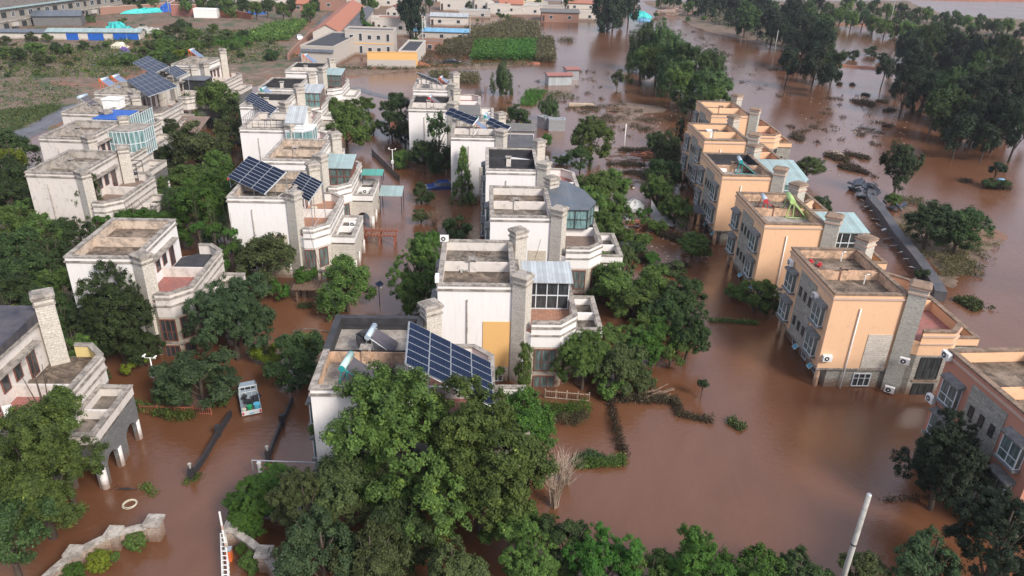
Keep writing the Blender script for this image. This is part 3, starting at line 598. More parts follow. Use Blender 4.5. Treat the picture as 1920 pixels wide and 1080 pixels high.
    for zz in (2.55, .15):
        ht = 2.05 if zz > 1 else 1.9
        window(t, (cxw, -e - .002, zz), 0, min(1.75, wx - W - 3.0 + (0 if wx > 10.5 else .35)), ht, 3, 2, s['frame'], s['glass'], .09, .42)
        mx_, my_ = (wx - .675), (-e + .5) / 2 - .0; window(t, (mx_, my_, zz), ang, 1.05, ht, 2, 2, s['frame'], s['glass'], .09, .42)
        if detail: window(t, (mx_, D - my_, zz), math.pi - ang, 1.05, ht, 2, 2, s['frame'], s['glass'], .09, .42)
    MB().box(cxw - 1.1, -e - .07, 1.25, cxw + 1.1, -e - .003, 1.42).build('stone_sill', trim, t)
    # low entrance porch with arches and a planted balcony ---------------
    if porch:
        px0, px1, y0, y1 = wx + .002, wx + 2.3, 1.1, D - 1.9; zc = 3.35
        pm = MB(); arch_panel(pm, px0, px1, -1.6, zc, [(px0 + .4, px1 - .45, 1.35)], y0, y0 + .25)
        q = MB(); arch_panel(q, y0 + .25, y1, -1.6, zc, [(y0 + .7, y0 + 2.1, 1.2), (y1 - 2.1, y1 - .6, 1.2)], -px1, -px1 + .25)
        q.v = [(-y, x, z) for x, y, z in q.v]; n0 = len(pm.v); pm.v += q.v; pm.f += [[i + n0 for i in f] for f in q.f]
        po = pm.build('porch', s['wingwall'] if sty != 'C' else 'stone_pale', t)
        fl = MB().box(px0, y0 + .02, zc + .001, px1 - .02, y1, zc + .2).build('balcony_floor', 'roof', po)
        rg = MB().ring([(px0, y0), (px1, y0), (px1, y1), (px0, y1)], .25, zc + .201, zc + .85, .03).build('balcony_parapet', s['band'], po)
        MB().ring([(px0, y0), (px1, y0), (px1, y1), (px0, y1)], .32, zc + .851, zc + .96, .08).build('balcony_coping', trim, po)
        MB().box(px0, (y0 + y1) / 2 - .12, zc + .202, px1 - .26, (y0 + y1) / 2 + .12, zc + .84).build('balcony_divider', s['band'], po)
        for cy in ((y0 + .12), (y0 + 2.4), (y1 - .3)): MB().cyl(px1 - .12, cy, -1.6, 1.5, .24, n=14).build('column', 'white', po)
    for (c, rz_) in acs: ac_unit(t, c, rz_)
    for sr in sunroom: sun_room(t, *sr)
    return t
def sun_room(t, poly, z0, zf, zb, roof, frame='winwhite', glass='glass_teal', cols=4, over=.2, roofname='sunroom_roof'):
    """glazed room on a terrace: poly is its plan, roof slopes from zb (max y) to zf (min y)"""
    ys = [p[1] for p in poly]; y0, y1 = min(ys), max(ys); zz = lambda x, y: zf + (zb - zf) * (y - y0) / (y1 - y0)
    fr = MB(); n = len(poly); r = .045
    for k in range(n):
        a = Vector(poly[k]); b = Vector(poly[(k + 1) % n]); L = (b - a).length; c = max(1, round(L / (3.4 / cols)))
        for i in range(c):
            p = a.lerp(b, i / c); fr.obox((p.x, p.y, (z0 + zz(*p)) / 2), (.08, .08, zz(*p) - z0 - .01))
        an = math.atan2((b - a).y, (b - a).x); m_ = (a + b) / 2
        for z in (z0 + .05, z0 + (zf - z0) * .5, zf - .1): fr.obox((m_.x, m_.y, z), (L - .09, .06, .08), an)
    o = fr.build('sunroom', frame, t)
    ins = offset(poly, .03); MB().prism(ins, z0 + .01, zf, lambda x, y: zz(x, y) - .02).build('sunroom_glass', glass, o)
    op = offset(poly, -over); i = MB(); i.prism(op, 0, 0, None); i.v = [(x, y, zz(x, y) + (.09 if k >= len(op) else .01)) for k, (x, y, z) in enumerate(i.v)]
    i.build(roofname, roof, o); return o

GR = 'orange villas in the right row'; GC = 'white villas in the middle row'; GL = 'white villas in the left middle row'; GA = 'white and grey villas in the far left row'
rW = lambda W, wx, y0, y1, dx=.25: [(W + .12, y0), (wx - dx, y0), (wx - dx, y1), (W + .12, y1)]
# right row
villa('faded pink villa cut off by the right edge, bay windows on its shaded side', (30.95, 35.15), 'R', ('roof_brown', 'roof_brown'), wall='pinkorange', inner='orange', group=GR, rz=R(6),
      acs=[((-.1, 9.0, 8.35), R(-90)), ((-.2, 5.0, 1.2), R(-90)), ((-.2, 9.0, 4.8), R(-90))])
villa('nearest whole orange villa, dirty bare roof, stone patch and white drainpipe on its front', (25.2, 52.4), 'R', ('roof_brown', 'roof_brown'), group=GR, floor_t=('redtile', 'redtile'), wing_inner='orange',
      acs=[((.55, -.03, 2.95), 0), ((-.1, 2.5, 7.2), R(-90)), ((-.1, 8.3, 7.6), R(-90)), ((6.45, -1.0, 3.35), R(-32)), ((6.1, -.75, .45), R(-32))])
villa('orange villa second in its row, red and lime water heater stands on its roof', (24.1, 67.4), 'R', ('roof_pale', 'roof'), group=GR,
      sunroom=[(rW(6, 11.3, 1.6, 5.2), 5.0, 7.3, 7.9, 'sheet_teal', 'winwhite', 'metalwhite' if False else 'glass_dark', 4)])
villa('orange villa third in its row, black-lined rear roof, wide teal-grey terrace canopy', (23.6, 82.5), 'R', ('roof_pale', 'black'), parapet_black=(False, True), group=GR,
      sunroom=[([(6.12, 1.0), (9.6, 1.0), (10.9, 2.4), (10.9, 7.6), (6.12, 7.6)], 5.9, 7.4, 8.3, 'sheet_teal', 'winwhite', 'glass_teal', 3)])
villa('orange villa fourth in its row, plain roof with a white box at its front edge', (24.9, 98.0), 'R', ('roof_pale', 'roof'), inner='orange', group=GR, detail=0)
villa('farthest orange villa, just in front of the willow clump', (29.3, 113.4), 'R', ('roof_pale', 'roof'), inner='orange', group=GR, detail=0)
# middle row
villa('nearest white villa behind the big tree, black-lined rear roof, large tilted solar array', (-11.8, 37.0), 'C', ('roof_pale', 'roof_pale'), inner='peach', parapet_black=(False, True), group=GC, patch='stone', west='bays', twr=(0, 1), divider=True, black_rim=True, trim='trim_old')
villa('white villa with a tall gold wall panel and a grey lean-to sunroom', (-5.75, 51.6), 'C', ('roof_brown', 'roof'), inner='old_white', trim='trim_old', patch='gold', group=GC, floor_t=('orangetile', 'browntile'), west='bays', wing_inner='white',
      sunroom=[([(7.0, 3.2), (10.6, 3.2), (10.6, 5.9), (7.0, 5.9)], 5.0, 7.55, 7.9, 'sheet_grey', 'winwhite', 'glass_dark', 4, .3)], acs=[((7.05, -.75, 2.2), R(-32)), ((.1, .6, 8.95), R(-90)), ((.1, 8.7, 9.0), 0)])
villa('white villa with a curved dark slate roof over its glazed terrace, mouldy concrete roof', (-2.3, 66.8), 'C', ('roof', 'roof_brown'), trim='trim_old', group=GC, floor_t=('browntile', 'browntile'), patch='stone', patch_top=5.2, west='bays',
      sunroom=[([(6.1, 4.0), (9.9, 4.0), (10.75, 5.6), (9.8, 8.2), (8.2, 10.2), (6.1, 10.6)], 5.9, 8.0, 8.9, 'sheet_slate', 'windark', 'glass_teal', 3, .15)])
villa('white villa whose roof is all black bitumen with a white board leaning on the divider', (-3.4, 81.5), 'C', ('black', 'black'), parapet_black=(True, True), trim='trim', group=GC, patch='none', west='bays', acs=[((5.2, -.03, 5.6), 0)])
villa('white villa with an orange water heater on its roof, behind the cone-shaped tree', (-8.6, 95.3), 'C', ('roof', 'roof'), group=GC, patch='stone', detail=0, trim='trim_old',
      sunroom=[(rW(6, 11, 1.0, 4.0), 5.6, 7.2, 7.9, 'slate', 'winbrown', 'glass', 4)])
villa('white villa with a turquoise glazed room and black roof edge', (-16.2, 110.3), 'C', ('roof', 'black'), parapet_black=(False, True), group=GC, patch='none', detail=0, trim='trim_old',
      sunroom=[(rW(6, 10.6, .4, 4.2), 5.6, 7.8, 8.3, 'greytile', 'winwhite', 'glass_turq', 3)])
villa('last white villa of the middle row, tilted solar panels beside the flooded field', (-17.4, 124.2), 'C', ('roof', 'roof'), group=GC, patch='none', detail=0, trim='trim')
# left middle row
villa('cream villa with two big solar arrays over its roof and orange terrace', (-28.4, 69.5), 'L', ('roof', 'roof'), group=GL, floor_t=('orangetile', 'orangetile'), patch='stone', patch_top=4.8, wing_inner='white', inner='palepeach',
      acs=[((11.2, 5.5, 4.0), 0)])
villa('cream villa with an ochre-lined sunken roof and pale green glazed lean-to', (-28.9, 82.4), 'L', ('roof_brown', 'roof_brown'), group=GL, floor_t=('browntile', 'browntile'), patch='none', inner='palepeach', acs=[((10.9, 3.4, 4.0), 0)],
      sunroom=[(rW(6, 9.7, 2.4, 5.6), 5.0, 7.1, 7.7, 'sheet_teal', 'winbrown', 'glass', 4)])
villa('white villa with a boxy white glazed loft and metal railing along its roof', (-36.1, 95.6), 'L', ('roof', 'roof'), group=GL, patch='none', detail=0,
      sunroom=[([(6.1, -.7), (8.2, -.7), (9.3, .5), (9.3, 3.0), (6.1, 3.0)], 5.0, 8.6, 8.6, 'metalwhite', 'winwhite', 'glass_teal', 3, .1), ([(6.1, -.2), (8.3, -.2), (8.3, 2.6), (6.1, 2.6)], 8.75, 9.6, 11.0, 'sheet_grey', 'winwhite', 'metalwhite', 3, .15)])
villa('white villa with a blue-black solar array in front and black bitumen rear roof', (-40.4, 108.2), 'L', ('roof', 'black'), parapet_black=(False, True), group=GL, patch='none', detail=0)
villa('white villa with black bitumen roof and a grey roofed sunroom with four pale panes', (-41.7, 120.6), 'L', ('black', 'black'), parapet_black=(True, True), group=GL, patch='none', detail=0,
      sunroom=[(rW(6, 9.9, .2, 4.0), 5.4, 8.1, 8.6, 'sheet_grey', 'winbrown', 'glass_teal', 4)])
villa('last white villa of the left middle row, pale-roofed pavilion on its terrace', (-41.8, 136.0), 'L', ('roof', 'black'), parapet_black=(False, True), group=GL, patch='none', detail=0,
      sunroom=[(rW(6, 10, .3, 4.2), 6.0, 8.1, 8.5, 'sheet_teal', 'winbrown', 'glass', 2)])
# far left row
villa('white villa with dark blue tiled roof and tall chimney, at the left edge', (-37.6, 35.8), 'A', flat_tiles=True, group=GA, floor_t=('redtile', 'roof_brown'), wing_inner='yellow', H=8.9, twr_h=(.2, 1.2), twr=(0, 1))
villa('derelict white villa with red tiled terrace, vines climbing its rear corner', (-36.0, 54.3), 'A', ('roof_brown', 'roof_brown'), group=GA, floor_t=('redtile', 'black'), wall='white', patch='none', wing_inner='old_white', base_wall='stone', divider=False, inner='palepeach', twr=(1, 0))
villa('weathered white villa with sunken twin roof and rusty swing frame on its terrace', (-51.6, 75.0), 'A', ('roof', 'roof'), group=GA, floor_t=('browntile', 'browntile'), patch='none', divider=True, rz=R(0))
villa('weathered white villa with a pine in front and open scaffold glasshouse behind', (-57.9, 88.2), 'A', ('roof_brown', 'roof_brown'), group=GA, patch='none', detail=0, rz=R(0),
      sunroom=[([(5.72, 5.2), (8.3, 5.2), (9.6, 6.6), (9.6, 9.4), (5.72, 9.4)], 5.0, 8.3, 8.3, 'roof_pale', 'winwhite', 'glass_teal', 6, .02)])
villa('white villa wrapped in a two-storey white framed glasshouse with blue lining', (-62.2, 100.8), 'A', ('roof', 'roof'), group=GA, patch='none', detail=0, rz=R(0),
      sunroom=[([(5.72, -2.9), (9.4, -2.9), (9.4, 2.4), (5.72, 2.4)], 5.0, 8.6, 8.6, 'blue', 'winwhite', 'glass_teal', 6, .03, 'blue_canvas_roof'), ([(5.72, 2.5), (9.4, 2.5), (9.4, 6.4), (5.72, 6.4)], 5.0, 8.3, 8.3, 'roof', 'winwhite', 'glass_teal', 5, .05)])
villa('white villa with two orange water heaters on its roof and a white box room', (-64.2, 113.3), 'A', ('roof_brown', 'roof_brown'), group=GA, patch='none', detail=0, rz=R(0))
villa('white villa under the largest pair of tilted solar arrays', (-63.6, 125.8), 'A', ('roof', 'roof'), group=GA, patch='none', detail=0, rz=R(0),
      sunroom=[(rW(5.6, 9.6, 4.4, 8.0), 5.0, 7.6, 7.6, 'sheet_slate', 'windark', 'glass_dark', 4)])
villa('farthest villa of the left row, tall square chimney and broad clean terrace', (-63.2, 138.4), 'A', ('roof_brown', 'roof_brown'), group=GA, patch='none', detail=0, rz=R(-2), floor_t=('orangetile', 'orangetile'), wall='white', twr_h=(.2, 1.3))

# ------------------------------------------------------------------ solar arrays and water heaters
GS = 'photovoltaic arrays on the villa roofs'; GH = 'solar water heaters on the villa roofs'
def pv_array(label, TL, TR, BL, nc, nr, foot=8.0, foot_r=None):
    TL, TR, BL = Vector(TL), Vector(TR), Vector(BL); e = TR - TL; f = BL - TL; nrm = f.cross(e).normalized()
    if nrm.z < 0: nrm = -nrm
    t = thing('solar_array', tuple(TL), 0, label, 'solar panels', GS); P0 = lambda u, v, k=0: e * u + f * v + nrm * k
    eu, fu = e.normalized(), f.normalized(); mod = None
    lx, ly = e.length / nc, f.length / nr; rotm = Matrix((eu, -fu, nrm)).transposed().to_4x4()
    fr = MB()
    for i in range(nc + 1): fr.tube([P0(i / nc, 0), P0(i / nc, 1)], .045, 4)
    for v in (0.02, .5, .98): fr.tube([P0(0, v, -.06), P0(1, v, -.06)], .05, 4)
    fbase = foot
    for i in range(nc + 1):
        foot = foot_r if (foot_r and i > nc / 2) else fbase
        for v in (.06, .94):
            p = P0(i / nc, v, -.06); fr.tube([p, Vector((p.x, p.y, foot - TL.z))], .04, 4)
        a, b_ = P0(i / nc, .06, -.06), P0(i / nc, .94, -.06); fr.tube([Vector((b_.x, b_.y, foot - TL.z + .1)), Vector((a.x, a.y, a.z * .4 + (foot - TL.z) * .6))], .03, 4)
    fr.build('frame', 'metal', t)
    for i in range(nc):
        for j in range(nr):
            c = P0((i + .5) / nc, (j + .5) / nr, .05)
            if mod is None:
                o = MB().box(-lx / 2 + .035, -ly / 2 + .022, -.02, lx / 2 - .035, ly / 2 - .022, .02).build('solar_panel', 'pv', t); mod = o
                rim = MB().ring([(-lx / 2 + .02, -ly / 2 + .008), (lx / 2 - .02, -ly / 2 + .008), (lx / 2 - .02, ly / 2 - .008), (-lx / 2 + .02, ly / 2 - .008)], .02, -.022, .026).build('rim', 'metal', o)
            else:
                o = mod.copy(); col.objects.link(o); o.parent = t; r2 = rim.copy(); col.objects.link(r2); r2.parent = o
            o.matrix_local = Matrix.Translation(c) @ rotm
    return t
pv_array('large solar array sloping to the right above the wing of the nearest white villa', (-6.45, 41.4, 11.0), (-1.25, 41.75, 7.9), (-6.07, 37.0, 10.62), 4, 6, 7.8, 5.1)
pv_array('three-column solar array over the roof of the cream villa, larger of its two', (-28.3, 76.6, 10.75), (-22.9, 71.7, 10.75), (-30.15, 74.75, 8.95), 3, 8, 7.8)
pv_array('two-column solar array hanging over the orange terrace of the cream villa', (-22.48, 75.21, 9.7), (-19.41, 71.99, 9.7), (-23.72, 74.05, 8.0), 2, 8, 5.1)
pv_array('narrow solar array at the front of the white villa roof behind the boxy white loft', (-39.6, 111.9, 9.9), (-33.8, 104.6, 9.3), (-40.5, 111.0, 9.0), 3, 5, 7.8)
pv_array('broadest solar array, nearest of the three arrays in the far left row', (-60.2, 125.0, 9.9), (-51.5, 113.8, 9.9), (-63.6, 122.3, 8.8), 4, 6, 5.2)
pv_array('middle solar array of the three in the far left row', (-66.3, 136.8, 10.3), (-58.5, 127.4, 10.3), (-68.5, 135.0, 9.3), 3, 5, 7.8)
pv_array('smallest solar array of the far left row, beside the farthest villa', (-59.3, 131.3, 9.8), (-54.6, 125.1, 9.8), (-60.8, 130.1, 9.1), 2, 5, 5.2)
pv_array('row of tilted solar panels on the last white villa of the middle row', (-17.7, 130.8, 10.2), (-13.4, 124.4, 10.2), (-16.9, 131.4, 9.2), 4, 3, 7.8)
pv_array('long thin solar array on the white villa with the orange heater', (-9.5, 105.4, 10.1), (-5.3, 99.6, 10.1), (-10.2, 104.7, 9.3), 4, 2, 7.8)
pv_array('small low solar array near the rear chimney of the same roof as the orange heater', (-3.7, 103.2, 9.4), (-0.9, 98.4, 9.4), (-4.4, 102.6, 8.7), 3, 2, 5.2)
def heater(label, p, rz, tank='tank', frame='metal', s=1.0, tubes='tubes', tl=1.7):
    """tank on a sloped frame with a bank of tubes; tubes run down towards local -y"""
    t = thing('solar_water_heater', p, rz, label, 'water heater', GH); h = 1.35 * s; w_ = .75 * s; L = tl * s
    k = MB(); k.tube([(-w_ - .12, .1, h), (w_ + .12, .1, h)], .21 * s, 16).build('tank', tank, t, True)
    c = MB(); c.tube([(-w_ - .16, .1, h), (-w_ - .12, .1, h)], .215 * s, 16); c.tube([(w_ + .12, .1, h), (w_ + .16, .1, h)], .215 * s, 16); c.build('end_cap', frame if frame != 'metal' else tank, t)
    MB().face([(-w_, -.12, h - .12), (w_, -.12, h - .12), (w_, -L, .18), (-w_, -L, .18)][::-1]).face([(-w_, -.14, h - .2), (w_, -.14, h - .2), (w_, -L, .10), (-w_, -L, .10)]).build('tube_bank', tubes, t)
    f = MB()
    for x in (-w_, w_):
        f.tube([(x, 0, h - .1), (x, -L, .06)], .04 * s, 5); f.tube([(x, .15, h - .1), (x, .45, 0)], .045 * s, 5); f.tube([(x, -.1, h - .1), (x, -.25, 0)], .04 * s, 5); f.tube([(x, .45, .03), (x, -L, .05)], .035 * s, 5)
    f.tube([(-w_, -L, .06), (w_, -L, .06)], .04, 5); f.tube([(-w_, .45, .03), (w_, .45, .03)], .035, 5); f.build('stand', frame, t); return t
def hp(px, py, z=7.82): p = at(px, py, z); return tuple(p)
heater('pale green water heater on a teal stand, front corner of the nearest white villa', hp(655, 712, 7.83), R(84), 'paleteal', 'teal', 1.0)
heater('pale blue tanked water heater beside the black bundle on the nearest white villa', hp(700, 652, 7.83), R(84), 'tank', 'metal', .92)
heater('water heater with white tank on a red stand on the second orange villa', hp(1430, 397, 7.83), R(84), 'tank', 'redpaint', 1.1)
heater('lime green water heater with its back to us on the second orange villa', hp(1478, 402, 7.83), R(84), 'lime', 'lime', 1.3, 'lime', 1.2)
heater('pale tanked water heater on a teal stand on the third orange villa', hp(1385, 322, 7.83), R(84), 'tank', 'teal', 1.1)
heater('orange water heater, nearer of the two on the white box roof villa', hp(200, 168, 7.83), R(84), 'tank', 'orangepaint', 1.2, 'tubes_blue')
heater('orange water heater, farther of the two on the white box roof villa', hp(221, 160, 7.83), R(84), 'tank', 'orangepaint', 1.1, 'tubes_blue')
heater('orange water heater at the front of the white roof behind the cone-shaped tree', hp(888, 246, 7.83), R(84), 'tank', 'orangepaint', 1.2, 'tubes_blue')
heater('red framed water heater on the villa with the turquoise room', hp(808, 198, 7.83), R(84), 'tank', 'redpaint', 1.0)
heater('red and blue water heater beside the tilted panels on the last middle villa', hp(828, 160, 7.83), R(84), 'tank', 'orangepaint', 1.0, 'tubes_blue')
heater('teal water heater on the long-arrayed roof right of the orange one', hp(912, 234, 7.83), R(84), 'tank', 'teal', 1.0, 'tubes_blue')
heater('small teal water heater on the black roofed villa of the left middle row', hp(497, 182, 7.83), R(84), 'tank', 'teal', 1.0, 'tubes_blue')
heater('orange water heater on the last villa of the left middle row', hp(575, 118, 7.83), R(84), 'tank', 'orangepaint', 1.1, 'tubes_blue')
heater('orange and blue water heater on the farthest villa of the left row', hp(362, 108, 7.83), R(84), 'tank', 'orangepaint', 1.1, 'tubes_blue')
heater('grey water heater on the glasshouse villa of the far left row', hp(160, 200, 7.83), R(84), 'tank', 'metal', 1.1)
# small things on roofs
def simple(name, cat, label, mb, mat, loc, rz=0, group=None):
    o = mb.build(name, mat); o.location = loc; o.rotation_euler = (0, 0, rz); return tag(o, label, cat, group)
b_ = MB(); b_.obox((0, 0, .3), (.95, .8, .6), R(20)); b_.obox((.05, .05, .68), (.7, .6, .2), R(50), R(12)); b_.obox((.0, 0, .82), (.4, .35, .12), R(10))
simple('covered_bundle', 'bundle', 'black wrapped bundle on the divider wall between the two heaters', b_, 'black', hp(683, 643, 8.3))
b_ = MB(); b_.prism([(0, 0), (.4, 0), (2.6, .05), (2.9, .12), (2.6, .16), (.3, .16)], 0, .5, lambda x, y: .5 if x < 2 else .25)
simple('white_board', 'board', 'white board lying along the divider of the black bitumen roof', b_, 'metalwhite', hp(957, 303, 8.1))
for i, (px, py, L) in enumerate(((1345, 322, 1.1), (1378, 322, .8))):
    simple('white_crate', 'crate', ['long white crate left on the third orange villa roof', 'short white crate next to the heater on the third orange roof'][i], MB().box(0, 0, 0, L, .35, .3).box(.05, .05, .301, L - .05, .3, .36), 'metalwhite', hp(px, py, 7.83))
b_ = MB().box(0, 0, 0, 1.1, .8, .9).box(-.08, -.08, .901, 1.18, .88, .98)
simple('white_roof_box', 'roof box', 'white metal box at the front edge of the fourth orange roof', b_, 'metalwhite', hp(1325, 258, 7.83))
for i, (px, py) in enumerate(((1519, 493), (1536, 499))):
    q = MB(); q.obox((0, 0, .12), (.55, .3, .14), R(20 + i * 30)); q.obox((.05, .05, .26), (.3, .22, .12), R(60))
    simple('red_rag', 'rag', ['red scrap lying on the rear roof of the nearest whole orange villa, left one', 'red scrap lying on the rear roof of the nearest whole orange villa, right one'][i], q, 'redpaint', hp(px, py, 7.83))
for i, (px, py) in enumerate(((1619, 533), (1576, 490))):
    simple('vent_pipe', 'vent pipe', ['white vent pipe standing in the front roof bay of the nearest whole orange villa', 'white vent pipe standing in the rear roof bay of the nearest whole orange villa'][i], MB().tube([(0, 0, 0), (0, 0, .8), (.1, 0, .9), (.3, 0, .9)], .05, 8), 'metalwhite', hp(px, py, 7.83))
b_ = MB()
for x in (0, 2.4):
    for y in (0, 1.5): b_.tube([(x, y, 0), (x, y, 1.9)], .04, 5)
for y in (0, 1.5): b_.tube([(0, y, 1.9), (2.4, y, 1.9)], .04, 5); b_.tube([(0, y, 1.2), (2.4, y, 1.2)], .03, 5)
for x in (0, 1.2, 2.4): b_.tube([(x, 0, 1.9), (x, 1.5, 1.9)], .03, 5)
b_.box(.3, .2, .5, 2.1, 1.2, .58).tube([(.5, .7, 1.9), (.5, .7, .58)], .02, 4).tube([(1.9, .7, 1.9), (1.9, .7, .58)], .02, 4)
simple('garden_swing', 'swing seat', 'rusty framed swing seat on the terrace of the weathered white villa', b_, 'metaldark', hp(222, 336, 5.02))
q = MB().box(0, 0, 0, 2.2, 2.0, 1.8).box(-.1, -.1, 1.801, 2.3, 2.1, 1.92).box(.5, -.03, .1, 1.2, -.002, 1.6)
simple('roof_shed', 'roof shed', 'white cubic shed on the roof of the glasshouse villa', q, 'metalwhite', (-58.4, 104.6, 7.83))
# railing on the white loft villa
b_ = MB()
for i in range(9): b_.tube([(i * .78, 0, 0), (i * .78, 0, 1.0)], .025, 4)
b_.tube([(0, 0, 1.0), (6.24, 0, 1.0)], .03, 4); b_.tube([(0, 0, .5), (6.24, 0, .5)], .02, 4); b_.tube([(0, 0, 1.0), (0, 8.8, 1.0)], .03, 4)
for i in range(1, 12): b_.tube([(0, i * .8, 0), (0, i * .8, 1.0)], .025, 4)
simple('roof_railing', 'railing', 'thin metal railing round the roof of the white loft villa', b_, 'metaldark', (-36.0, 95.8, 8.74), R(2.6))
# teal canopy + AC on porch of cream villa
def canopy(label, p, w_, d, h, mat, rz=R(2.6), post='metaldark', group=None, tilt=.25):
    t = thing('canopy', p, rz, label, 'canopy', group); q = MB(); q.prism([(0, 0), (w_, 0), (w_, d), (0, d)], h, h, lambda x, y: h + .06 + tilt * (y / d)); q.v = [(x, y, z if k > 3 else h + tilt * (y / d)) for k, (x, y, z) in enumerate(q.v)]
    q.build('canopy_roof', mat, t)
    for x in (.1, w_ - .1):
        for y in (.1, d - .1): MB().tube([(x, y, -1 if p[2] < .5 else 0), (x, y, h)], .05, 6).build('post', post, t)
    return t
canopy('turquoise canopy over the porch balcony of the cream villa with the ochre roof', hp(678, 345, 4.3), 2.6, 1.7, 1.1, 'sheet_green')
canopy('grey-green sheet roof of the entrance hut beside the cream solar villa', tuple(at(712, 400, 0)), 2.9, 2.6, 2.3, 'sheet_teal', tilt=.5)
canopy('dark grey carport roof against the third orange villa', tuple(at(1285, 430, 0)), 2.6, 2.6, 2.4, 'slate', R(-35))
canopy('slate blue garden shelter left of the white loft villa', tuple(at(440, 295, 0)), 3.2, 3.4, 2.2, 'sheet_slate')
canopy('brown tiled pavilion roof beside the glasshouse villa', tuple(at(325, 285, 0)), 4.4, 5.2, 3.2, 'browntile', R(0), tilt=1.2)
canopy('dark red garden pavilion roof among the dark trees between the rows', tuple(at(730, 272, 0)), 4.0, 3.0, 2.4, 'redwood', tilt=.7)
def red_umbrella(p):
    t = thing('garden_umbrella', p, 0, 'red garden umbrella left of the cream solar villa', 'umbrella'); q = MB(); n = 8
    for i in range(n):
        a, b = 6.283 * i / n, 6.283 * (i + 1) / n; q.face([(0, 0, 2.9), (1.7 * math.cos(a), 1.7 * math.sin(a), 2.2), (1.7 * math.cos(b), 1.7 * math.sin(b), 2.2)])
    q.build('canopy', 'redpaint', t); MB().tube([(0, 0, -.8), (0, 0, 2.95)], .04, 6).build('pole', 'metalwhite', t)
red_umbrella(tuple(at(412, 365, 0)))
# ------------------------------------------------------------------ pergolas, fences, walls
def pergola(label, p, w_, d, h, rz, mat='redwood', solid=False):
    t = thing('pergola', p, rz, label, 'pergola', 'timber pergolas in the flooded gardens')
    for x in (.1, w_ / 2, w_ - .1):
        for y in (.1, d - .1): MB().obox((x, y, h / 2 - .7), (.16, .16, h + 1.4)).build('post', mat, t)
    b = MB()
    for y in (.1, d - .1): b.obox((w_ / 2, y, h + .08), (w_ + .5, .1, .16))
    b.build('beam', mat, t); s = MB(); n = int(w_ / .33)
    if solid: s.obox((w_ / 2, d / 2, h + .24), (w_ + .6, d + .5, .1))
    for i in range(n + 1): s.obox((w_ * i / n, d / 2, h + .22 + (.09 if solid else 0)), (.07, d + .8, .12))
    s.build('rafters', mat, t); return t
pergola('open red-brown pergola standing in the water right of the cream villa', tuple(at(682, 462, 0)), 3.6, 1.7, 1.25, R(2))
pergola('weathered board-roofed pergola in front of the bright green garden tree', tuple(at(556, 568, 0)), 4.6, 1.6, 1.3, R(2), 'wood', True)
def wall_run(name, cat, label, pts, h, th, mat, cap=None, capmat='trim_old', z0=-1, group=None, piers=False):
    t = thing(name, (*pts[0][:2], 0), 0, label, cat, group); o = Vector(pts[0][:2]); pl = [Vector(p[:2]) - o for p in pts]; q = MB(); c = MB()
    L, Rr = [], []
    for i, p in enumerate(pl):
        d = (pl[min(i + 1, len(pl) - 1)] - pl[max(i - 1, 0)]).normalized(); n_ = Vector((-d.y, d.x)); L.append((n_, p)); 
    for mb, hw, za, zb in ((q, th / 2, z0, h),) + (((c, th / 2 + .09, h + .002, h + .14),) if cap else ()):
        for i in range(len(pl) - 1):
            a0, a1 = pl[i] + L[i][0] * hw, pl[i] - L[i][0] * hw; b0, b1 = pl[i + 1] + L[i + 1][0] * hw, pl[i + 1] - L[i + 1][0] * hw
            mb.face([(*a1, zb), (*b1, zb), (*b0, zb), (*a0, zb)]); mb.face([(*a1, za), (*b1, za), (*b1, zb), (*a1, zb)]); mb.face([(*b0, za), (*a0, za), (*a0, zb), (*b0, zb)])
        mb.face([(*(pl[0] + L[0][0] * hw), za), (*(pl[0] - L[0][0] * hw), za), (*(pl[0] - L[0][0] * hw), zb), (*(pl[0] + L[0][0] * hw), zb)])
        e = len(pl) - 1; mb.face([(*(pl[e] - L[e][0] * hw), za), (*(pl[e] + L[e][0] * hw), za), (*(pl[e] + L[e][0] * hw), zb), (*(pl[e] - L[e][0] * hw), zb)])
    q.build('wall', mat, t)
    if cap: c.build('coping', capmat, t)
    return t, pl
def smooth_path(pts, n=6):
    pts = [Vector(p) for p in pts]; out = []
    for i in range(len(pts) - 1):
        p0, p1, p2, p3 = pts[max(i - 1, 0)], pts[i], pts[i + 1], pts[min(i + 2, len(pts) - 1)]
        for k in range(n):
            u = k / n; out.append(.5 * ((2 * p1) + (p2 - p0) * u + (2 * p0 - 5 * p1 + 4 * p2 - p3) * u * u + (3 * p1 - p0 - 3 * p2 + p3) * u ** 3))
    return out + [pts[-1]]
def pier(t, p, o, s=.62, h=1.5):
    x, y = p[0], p[1]; k = MB().obox((x, y, h / 2 - .5), (s, s, h + 1)).build('pier', 'gate_stone', t)
    MB().obox((x, y, h + .075), (s + .26, s + .26, .15)).obox((x, y, h + .2), (s * .8, s * .8, .1)).build('pier_cap', 'trim', k)
zt_ = .95
ptsL = smooth_path([at(x, y, zt_) for x, y in ((290, 985), (215, 1003), (140, 1040), (80, 1090), (30, 1150))])
t, pl = wall_run('garden_wall', 'stone wall', 'curved stone gate wall at the lower left with clipped bushes in front', ptsL, zt_, .26, 'gate_stone', True, 'trim')
for i in (0, 6, 12): pier(t, pl[i], None, .72 if i == 0 else .6, 1.25 if i == 0 else 1.15)
ptsR = smooth_path([at(x, y, zt_) for x, y in ((436, 995), (478, 1025), (512, 1062), (535, 1110))])
t, pl = wall_run('garden_wall', 'stone wall', 'curved stone gate wall right of the driveway below the green tree', ptsR, zt_, .26, 'gate_stone', True, 'trim')
for i in (0, 9): pier(t, pl[i], None, .66, 1.2)
